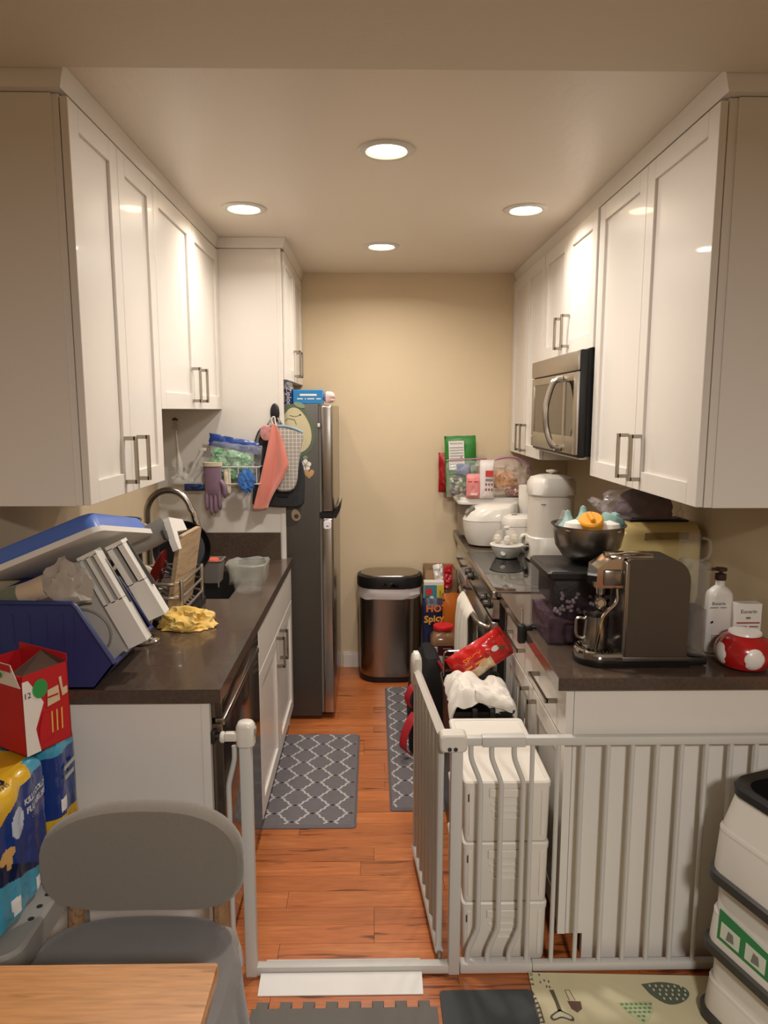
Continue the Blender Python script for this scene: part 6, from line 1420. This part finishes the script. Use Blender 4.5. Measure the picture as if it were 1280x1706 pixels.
mp_('leaf_print', [(p.x, p.y) for p in bez([(0.783, 1.848, 0), (0.845, 1.855, 0), (0.898, 1.840, 0), (0.910, 1.812, 0), (0.880, 1.784, 0), (0.835, 1.776, 0), (0.800, 1.806, 0), (0.783, 1.848, 0)], 4)][:-1], LEAFD)
MZ = 0.0122
for i in range(6):
    for j in range(4):
        x_, y_ = 0.806 + 0.018 * i + 0.006 * (j % 2), 1.842 - 0.015 * j - 0.003 * i * 0.3
        if (x_ - 0.79) * 1.0 > j * 0.013 - 0.004: mp_('leaf_mark', poly_ell(x_, y_, 0.003, 0.005, 6), MARK)
MZ = 0.0116
mp_('half_leaf_print', [(0.690, 1.784), (0.79, 1.789), (0.783, 1.752), (0.757, 1.722), (0.738, 1.712), (0.708, 1.745)], M('pale green print', '#B9BE96', 0.5))
MZ = 0.0122
for i in range(7):
    for j in range(5):
        x_, y_ = 0.702 + 0.0135 * i + 0.006 * (j % 2), 1.778 - 0.0135 * j
        if j * 0.011 < (x_ - 0.69) and x_ < 0.786 - j * 0.008: mp_('scale_print', poly_ell(x_, y_, 0.0055, 0.004, 7), LEAFG)
MZ = 0.0116
mp_('brush_handle_print', [(0.508, 1.832), (0.521, 1.832), (0.524, 1.79), (0.527, 1.752), (0.515, 1.752), (0.514, 1.79)], OLV)
mp_('brush_head_print', [(p.x, p.y) for p in bez([(0.520, 1.764, 0), (0.489, 1.742, 0), (0.495, 1.727, 0), (0.521, 1.735, 0), (0.548, 1.724, 0), (0.551, 1.740, 0), (0.520, 1.764, 0)], 4)][:-1], OLV)
MZ = 0.0122
mp_('brush_fill_print', [(p.x, p.y) for p in bez([(0.520, 1.757, 0), (0.496, 1.741, 0), (0.499, 1.733, 0), (0.521, 1.740, 0), (0.543, 1.731, 0), (0.546, 1.740, 0), (0.520, 1.757, 0)], 4)][:-1], MARK)
MZ = 0.0116
mp_('cup_print', [(0.550, 1.792), (0.588, 1.790), (0.585, 1.765), (0.568, 1.752), (0.555, 1.765)], BRN)
for a, b in (((0.553, 1.83), (0.557, 1.794)), ((0.566, 1.83), (0.573, 1.794)), ((0.553, 1.83), (0.566, 1.83))):
    bm = nb(); tube(bm, [(a[0], a[1], 0.0118), (b[0], b[1], 0.0118)], 0.0011, 4); fin('cup_line_print', bm, BRN, t)
for x_, y_ in ((0.492, 1.888), (0.489, 1.860), (0.502, 1.866), (0.514, 1.862), (0.504, 1.844), (0.512, 1.842)): mp_('seed_print', poly_ell(x_, y_, 0.0022, 0.005, 8), OLV)
mp_('side_leaf_print', [(0.456, 1.836), (0.463, 1.815), (0.469, 1.77), (0.470, 1.72), (0.4545, 1.72)], OLV)
MZ = 0.0122
for k in range(6): mp_('side_leaf_stripe', [(0.4575, 1.812 - k * 0.016), (0.464, 1.815 - k * 0.016), (0.4655, 1.806 - k * 0.016), (0.4565, 1.803 - k * 0.016)], MARK)
MZ = 0.0116
for k, ch in enumerate('OAB'): text('letter_print', ch, 0.014, (0.4685 - 0.002 * k, 1.889 - 0.018 * k, 0.0121), (0, 1, 0), (-1, 0, 0), INK, t)

# ------------------------------------------------------------------ stacked white bins with dark rims
ba = math.radians(19); bcen = Vector((1.152, 1.622, 0))
bmx = Matrix.Translation(bcen) @ Matrix.Rotation(ba, 4, 'Z')
BINW = M('white bin plastic', '#D3CDC2', 0.42); RIMD = M('dark rim plastic', '#35332F', 0.45)
tiers = ((0.0125, 0.205, 'white stacking bin with dark rim, lowest beside the play mat'), (0.2175, 0.205, 'white stacking bin with a green picture sticker, middle of the stack'), (0.4255, 0.265, 'white stacking bin with black open top, uppermost of the stack'))
for k, (z0, hh, lab) in enumerate(tiers):
    t = thing('stacking_bin', lab, 'bin', (bcen.x, bcen.y, z0), ba, group='stacked white bins')
    def br(w_, d_, z, r_=0.05): return [bmx @ Vector((p.x, p.y, z)) for p in rr(w_, d_, r_, 0)]
    sh = 0.0
    fin('base_rim', loft(nb(), [br(0.375, 0.425, z0), br(0.392, 0.442, z0 + 0.004), br(0.392, 0.442, z0 + 0.028), br(0.378, 0.428, z0 + 0.034)]), RIMD, t)
    top_s = 0.35 if k < 2 else 0.315
    fin('body', loft(nb(), [br(0.376, 0.426, z0 + 0.033), br(0.365, 0.415, z0 + hh * 0.55), br(0.355, 0.405, z0 + hh * 0.62), br(top_s, top_s + 0.05, z0 + hh)], True, k < 2), BINW, t)
    if k == 2:
        fin('black_rim', loft(nb(), [br(top_s - 0.01, top_s + 0.04, z0 + hh - 0.012), br(top_s + 0.014, top_s + 0.064, z0 + hh - 0.008), br(top_s + 0.016, top_s + 0.066, z0 + hh + 0.012), br(top_s, top_s + 0.05, z0 + hh + 0.024), br(top_s - 0.04, top_s + 0.01, z0 + hh + 0.014), br(top_s - 0.05, top_s, z0 + hh - 0.12)], False, True), BLACKP, t)
        fin('bail', tube(nb(), bez([bmx @ Vector(p) for p in ((-0.135, -0.17, z0 + hh - 0.02), (-0.10, -0.20, z0 + hh - 0.06), (0.0, -0.215, z0 + hh - 0.10))], 5), 0.006, 8), BLACKP, t)
    fin('seam', loft(nb(), [br(0.3655, 0.4155, z0 + hh * 0.55), br(0.3665, 0.4165, z0 + hh * 0.57), br(0.357, 0.407, z0 + hh * 0.615)], False, False), BINW, t)
    if k == 1:
        GS = M('green sticker', '#2E7A45', 0.4)
        zl = z0 + 0.055
        def sp(y_, z): return bmx @ Vector((-0.1885 - 0.0 * z + (z - z0) * 0.052, y_, z))
        patch('sticker', [sp(0.16, zl), sp(-0.09, zl), sp(-0.09, zl + 0.062), sp(0.16, zl + 0.085)], GS, t, 0.001)
        for j in range(3):
            y_ = 0.15 - 0.08 * j
            patch('sticker_panel', [bmx @ (bmx.inverted() @ p + Vector((-0.0012, 0, 0))) for p in (sp(y_, zl + 0.010), sp(y_ - 0.062, zl + 0.010), sp(y_ - 0.062, zl + 0.052), sp(y_, zl + 0.054))], M('sticker pale', '#C9CDBB', 0.5), t, 0.0006)
            patch('sticker_figure', [bmx @ (bmx.inverted() @ p + Vector((-0.0022, 0, 0))) for p in (sp(y_ - 0.02, zl + 0.016), sp(y_ - 0.045, zl + 0.02), sp(y_ - 0.04, zl + 0.042), sp(y_ - 0.025, zl + 0.044))], INKG, t, 0.0004)

# ------------------------------------------------------------------ dining table and chair
TABW = wood_mat('honey oak table', '#BD8550', '#A06C3A', '#C9945F', 0.42, 1.3, 'X')
t = thing('dining_table', 'honey oak dining table at the lower left corner', 'table', (-0.9, 0.6, 0))
fin('tabletop', box(-1.55, -0.268, 0.35, 1.10, 0.708, 0.74, 0.004), TABW, t)
fin('apron', box(-1.49, -0.33, 0.41, 1.04, 0.63, 0.707), TABW, t, smooth=0)
for xx in (-1.47, -0.35):
    for yy in (0.43, 1.02): fin('leg', box(xx - 0.028, xx + 0.028, yy - 0.028, yy + 0.028, 0.0125, 0.63, 0.003), TABW, t)
t = thing('dining_chair', 'grey upholstered dining chair with oval backrest and cloth seat cover', 'chair', (-0.53, 1.35, 0.0125))
FABG = M('grey woven upholstery', '#776F64', 0.92, bump=(420, 0.4), sheen=0.35); COVG = M('slate grey cover cloth', '#6F6B69', 0.85, bump=(300, 0.25), sheen=0.2, var=(5, '#7A7672', 0.5)); CHW = wood_mat('brown ash chair wood', '#93704F', '#6E5138', '#A37F5B', 0.5, 1.2, 'Y')
ccx = -0.5375
def bring(y, s, ww=0.236, hh=0.131):
    out = []
    for k in range(48):
        a = 2 * PI * k / 48; c_, s_ = math.cos(a), math.sin(a); n_ = 2.9
        x = ww * s * abs(c_) ** (2 / n_) * (1 if c_ > 0 else -1); z = (hh - 0.236 * (1 - s) * 0.5) * abs(s_) ** (2 / n_) * (1 if s_ > 0 else -1)
        out.append(Vector((ccx + x, y - 0.10 * (x / 0.236) ** 2 * 0.35, 0.636 + z)))
    return out
fin('backrest', loft(nb(), [bring(1.582, 0.90), bring(1.580, 0.96), bring(1.568, 0.995), bring(1.555, 1.0), bring(1.540, 0.985), bring(1.530, 0.95), bring(1.527, 0.85)]), FABG, t)
for sx in (-1, 1):
    xx = ccx + sx * 0.172
    fin('back_leg', tube(nb(), bez([(xx + sx * 0.01, 1.575, 0.0135), (xx, 1.545, 0.25), (xx, 1.540, 0.47), (xx - sx * 0.004, 1.560, 0.60)], 4), [0.016] * 4 + [0.019] * 8 + [0.016], 10), CHW, t)
    fin('front_leg', tube(nb(), [(ccx + sx * 0.20, 1.14, 0.0135), (ccx + sx * 0.19, 1.16, 0.42)], [0.013, 0.018], 10), CHW, t)
fin('seat_frame', box(ccx - 0.20, ccx + 0.20, 1.15, 1.52, 0.405, 0.43, 0.004), CHW, t)
fin('seat', loft(nb(), [rr(0.43, 0.40, 0.06, 0.43, ccx, 1.335), rr(0.45, 0.42, 0.07, 0.445, ccx, 1.335), rr(0.45, 0.42, 0.07, 0.462, ccx, 1.335), rr(0.42, 0.39, 0.06, 0.474, ccx, 1.335)]), FABG, t)
def cover(u, v):
    # u around, v from centre outward then down
    a = 2 * PI * u; c_, s_ = math.cos(a), math.sin(a); n_ = 3.2
    k = (abs(c_) ** n_ + abs(s_) ** n_) ** (-1 / n_)
    dx, dy = c_ * k, s_ * k
    if v < 0.55:
        r = v / 0.55; z = 0.487 - 0.012 * r ** 4 + 0.006 * nz(dx * r, dy * r, 0, 2.5) * r; f = r
        return (ccx + 0.232 * dx * f * (0.93 if c_ < 0 else 1), 1.335 + 0.217 * dy * f, z)
    q = (v - 0.55) / 0.45; drop = (0.24 if c_ > 0.2 else 0.13) if s_ < 0.75 else 0.07
    fl = 0.010 * math.sin(u * 44) * q + 0.012 * nz(u * 14, q, 0, 1.0)
    return (ccx + dx * (0.237 + 0.020 * q + fl) * (0.93 if c_ < 0 else 1), 1.335 + dy * (0.222 + 0.012 * q * (1 if s_ < 0.6 else 0) + fl * (1 if s_ < 0.75 else 0.2)), 0.474 - drop * q ** 0.9)
fin('seat_cover', sheet(nb(), cover, 96, 28, 0.004, closeu=True), COVG, t)

# ------------------------------------------------------------------ grey stool with packs of wipes and a red carton
t = thing('perforated_stool', 'grey plastic stool with a row of holes at the left edge', 'stool', (-1.04, 1.63, 0.0))
GST = M('stone grey plastic', '#8D8982', 0.5)
fin('top', loft(nb(), [rr(0.525, 0.49, 0.05, z, -1.038, 1.63) for z in (0.44, 0.498)] + [rr(0.51, 0.475, 0.045, 0.507, -1.038, 1.63)]), GST, t)
for k in range(6): fin('hole', lathe(nb(), [(0.0075, 0.5072), (0.0, 0.5076)], (-0.797 - 0.0005 * k, 1.72 - 0.042 * k, 0), 12), M('stool hole', '#23211F', 0.9), t)
for xx in (-1.24, -0.825):
    for yy in (1.44, 1.82): fin('leg', box(xx - 0.02, xx + 0.02, yy - 0.02, yy + 0.02, 0.013, 0.44, 0.006), GST, t)
from mathutils.bvhtree import BVHTree
def wrapped_text(name, s, size, origin, right, up, mat, parent, bvh, off=0.0012, sx=1.0, bold=0.0):
    o = text(name, s, size, origin, right, up, mat, parent, sx, bold=bold)
    R = ROOTM[root_of(parent).name]; n_ = Vector(right).cross(Vector(up)).normalized()
    for v in o.data.vertices:
        p = R @ v.co; h = bvh.ray_cast(p + n_ * 0.2, -n_)
        if h[0] is not None: v.co = R.inverted() @ (h[0] + n_ * off)
    return o
WB_ = M('deep blue film', '#1B3476', 0.22, coat=0.5); WY = M('yellow film', '#D3A728', 0.22, coat=0.5); WT = M('teal film', '#3F93AE', 0.22, coat=0.5); WN = M('navy film dark', '#121C40', 0.22, coat=0.5); WW = M('white swoosh film', '#B9C2CF', 0.25, coat=0.5)
def wipes(name, label, cx, cy, w_, d_, z0, h_, zones, seed):
    t = thing(name, label, 'wipes pack', (cx, cy, z0), group='shrink wrapped wipes packs')
    bm = nb(); rings = []; n = 220; m = 110
    for j in range(m + 1):
        v = j / m; z = v * h_
        e = min(1, v / 0.09, (1 - v) / 0.12); e = 0.78 + 0.22 * math.sqrt(max(0, 1 - (1 - e) ** 2))
        ring = []
        for k in range(n):
            a = 2 * PI * k / n; c_, s_ = math.cos(a), math.sin(a); q = 4.2
            f = (abs(c_) ** q + abs(s_) ** q) ** (-1 / q)
            x, y = c_ * f, s_ * f
            lob = 1 - 0.05 * (0.5 + 0.5 * math.cos(2 * PI * (y + 1) * d_ / 0.152)) * (1 if abs(x) > abs(y) else 0.3)
            cr_ = 1 + 0.018 * nz(x * 2, y * 2, z * 9, 1.5, seed) + 0.010 * nz(x * 5, y * 5, z * 24, 1.6, seed + 2)
            ring.append(Vector((cx + x * w_ / 2 * e * lob * cr_, cy + y * d_ / 2 * e * cr_, z0 + z + 0.008 * nz(x * 2, y * 2, 0, 2, seed) * v)))
        rings.append(ring)
    loft(bm, rings)
    for f in bm.faces:
        p = f.calc_center_median(); f.material_index = zones(p.y, p.z, (p.z - z0) / h_)
    bvh = BVHTree.FromBMesh(bm)
    fin('film', bm, [WB_, WY, WT, WN, WW, M('tan blotch film', '#C79A5C', 0.4), PAPERW], t)
    return t, bvh
def inell(y, z, cy, cz, ry, rz_): return ((y - cy) / ry) ** 2 + ((z - cz) / rz_) ** 2 < 1
def zoneA(y, z, v):
    if inell(y, z, 1.522, 0.742, 0.030, 0.036): return 4
    if inell(y, z, 1.470, 0.690, 0.030, 0.016) or inell(y, z, 1.478, 0.672, 0.010, 0.020): return 5
    if abs(y - 1.489) < 0.013 and abs(z - 0.556) < 0.020: return 6
    if abs(y - 1.590) < 0.013 and abs(z - 0.545) < 0.018: return 6
    if v > 0.93 or z > 0.815: return 1 if y < 1.605 - 0.5 * (0.84 - z) else 2
    if z > 0.745 + (y - 1.40) * 0.46: return 1
    if z < 0.648 - (y - 1.40) * 0.32: return 2
    if z < 0.715 - (y - 1.40) * 0.62: return 3
    return 0
tA, bvA = wipes('wipes_pack', 'yellow blue and teal shrink wrapped wipes pack under the red carton', -0.930, 1.548, 0.23, 0.305, 0.508, 0.335, zoneA, 1.0)
NVI = M('navy ink', '#1A2350', 0.5)
wrapped_text('lettering', '380', 0.046, (-0.858, 1.492, 0.85), (0.25, 1, 0), (-1, 0.25, 0), NVI, tA, bvA, bold=0.0015)
wrapped_text('small_lettering', 'WIPES', 0.013, (-0.834, 1.50, 0.85), (0.25, 1, 0), (-1, 0.25, 0), NVI, tA, bvA)
RX_, UZ_ = (0, 1, 0), (0, 0, 1)
wrapped_text('lettering', 'KILLS COLD &', 0.0195, (-0.80, 1.618, 0.768), RX_, UZ_, INKW, tA, bvA, 0.0016, bold=0.0010)
wrapped_text('lettering', 'FLU VIRUSES', 0.0205, (-0.80, 1.618, 0.744), RX_, UZ_, INKW, tA, bvA, 0.0016, bold=0.0010)
wrapped_text('small_lettering', 'COVID-19 VIRUS', 0.012, (-0.80, 1.622, 0.722), RX_, UZ_, M('pink ink', '#C9909A', 0.5), tA, bvA)
def zoneB(y, z, v):
    if v > 0.93 or z > 0.795: return 2
    if z < 0.52: return 2
    if z < 0.625: return 1
    if abs(y - 1.752) < 0.016 and abs(z - 0.655) < 0.018: return 6
    return 0
tB, bvB = wipes('wipes_pack', 'blue shrink wrapped wipes pack with yellow lower band beside the counter panel', -0.930, 1.783, 0.235, 0.150, 0.508, 0.335, zoneB, 4.0)
SLV = M('silver ink', '#A8A79D', 0.4)
bars('lettering', [5], 0.026, (-0.8085, 1.783, 0.752), RX_, UZ_, SLV, tB)
bars('lettering', [4], 0.026, (-0.8085, 1.778, 0.725), RX_, UZ_, SLV, tB)
# red carton
RC = M('red carton card', '#B11A1F', 0.45); RCI = M('brown carton inside', '#4A3326', 0.8)
t = thing('red_carton', 'open red snack carton with white and green printing on the wipes', 'box', (-0.87, 1.72, 0.85))
A_ = Vector((-0.838, 1.622, 0)); B_ = A_ + Vector((0.5, 0.866, 0)) * 0.125; Lv = Vector((-0.866, 0.5, 0)) * 0.19
D_ = B_ - A_; zb_, zt_ = 0.850, 1.052
zsl = lambda z: Vector((0, 0, z))
cs = [A_, B_, B_ + Lv, A_ + Lv]
bm = nb()
for i in range(4):
    p, q = cs[i], cs[(i + 1) % 4]; n_ = (q - p).cross(Vector((0, 0, 1))).normalized() * -0.002
    tt = zt_ + (0.02 if i in (1,) else 0)
    prism(bm, [p + zsl(zb_), q + zsl(zb_), q + zsl(tt), p + zsl(tt)], n_)
prism(bm, [c + zsl(zb_) for c in cs], (0, 0, 0.002))
fin('carton', bm, RC, t, smooth=0)
bm = nb(); prism(bm, [c.lerp((A_ + B_ + Lv * 0.5 * 2) / 2, 0.03) + zsl(zb_ + 0.06) for c in cs], (0, 0, 0.002)); fin('inside_floor', bm, RCI, t, smooth=0)
nr = D_.cross(Vector((0, 0, 1))).normalized(); dr_ = D_.normalized()
def rp(s, z, o_=0.001): return A_ + D_ * s + nr * o_ + zsl(zb_ + z)
patch('white_edge', [rp(0.0, 0.0), rp(0.30, 0.0), rp(0.22, 0.06), rp(0.42, 0.12), rp(0.30, 0.15), rp(0.12, 0.187), rp(0.0, 0.187)], M('carton white', '#D9D0C6', 0.5), t)
patch('cream_panel', [rp(0.50, 0.105, 0.0012), rp(0.78, 0.11, 0.0012), rp(0.76, 0.150, 0.0012), rp(0.52, 0.146, 0.0012)], M('carton cream', '#C9B08F', 0.5), t)
patch('round_print', [rp(0.36 + 0.16 * math.cos(a), 0.158 + 0.024 * math.sin(a), 0.002) for a in [2 * PI * k / 20 for k in range(20)]], M('carton green', '#2F8A44', 0.5), t)
patch('red_shape', [rp(0.28, 0.02, 0.002), rp(0.62, 0.03, 0.002), rp(0.60, 0.085, 0.002), rp(0.40, 0.095, 0.002), rp(0.30, 0.06, 0.002)], RC, t)
for k in range(3): patch('yellow_stripe', [rp(0.55 + 0.11 * k, 0.035, 0.003), rp(0.58 + 0.11 * k, 0.035, 0.003), rp(0.59 + 0.11 * k, 0.09, 0.003), rp(0.56 + 0.11 * k, 0.09, 0.003)], M('carton yellow', '#D6A94E', 0.5), t, 0.0004)
text('lettering', '12', 0.020, rp(0.09, 0.150, 0.0022), dr_, (0, 0, 1), INK, t)
patch('corner_mark', [rp(x, z, 0.0015) for x, z in ((0.78, 0.168), (0.84, 0.170), (0.86, 0.138), (0.96, 0.140), (0.96, 0.122), (0.84, 0.118))], M('carton cream', '#C9B08F', 0.5), t)
bars('lettering', [6], 0.010, rp(0.64, 0.128, 0.0024), dr_, (0, 0, 1), RC, t)
nl = Vector((-0.5, -0.866, 0))
bm = nb(); prism(bm, [A_ + Lv * 0.02 + nl * 0.001 + zsl(zt_ - 0.03), A_ + Lv * 0.98 + nl * 0.001 + zsl(zt_ - 0.03), A_ + Lv * 0.98 + nl * 0.012 + zsl(zt_ + 0.03), A_ + Lv * 0.10 + nl * 0.012 + zsl(zt_ + 0.03)], nl * 0.0015); fl = fin('front_flap', bm, M('carton white', '#D9D0C6', 0.5), t, smooth=0)
bm = nb(); prism(bm, [A_ + Lv * 0.09 + nl * 0.0137 + zsl(zt_ + 0.012), A_ + Lv * 0.98 + nl * 0.0137 + zsl(zt_ + 0.012), A_ + Lv * 0.98 + nl * 0.0142 + zsl(zt_ + 0.029), A_ + Lv * 0.10 + nl * 0.0142 + zsl(zt_ + 0.029)], nl * 0.0005); fin('flap_band', bm, RC, fl, smooth=0)
patch('flap_mark', [A_ + Lv * (0.30 + 0.035 * math.cos(a)) + nl * 0.0148 + zsl(zt_ + 0.0 + 0.007 * math.sin(a)) for a in [2 * PI * k / 10 for k in range(10)]], M('carton green', '#2F8A44', 0.5), fl, 0.0004)
bm = nb(); prism(bm, [B_ + zsl(zt_ - 0.002), B_ + Lv * 0.5 + zsl(zt_ + 0.015), A_ + Lv * 0.35 + zsl(zt_ - 0.02), A_ + Lv * 0.06 + zsl(zt_ - 0.012)], (0, 0, 0.0015)); fin('side_flap', bm, RCI, t, smooth=0)
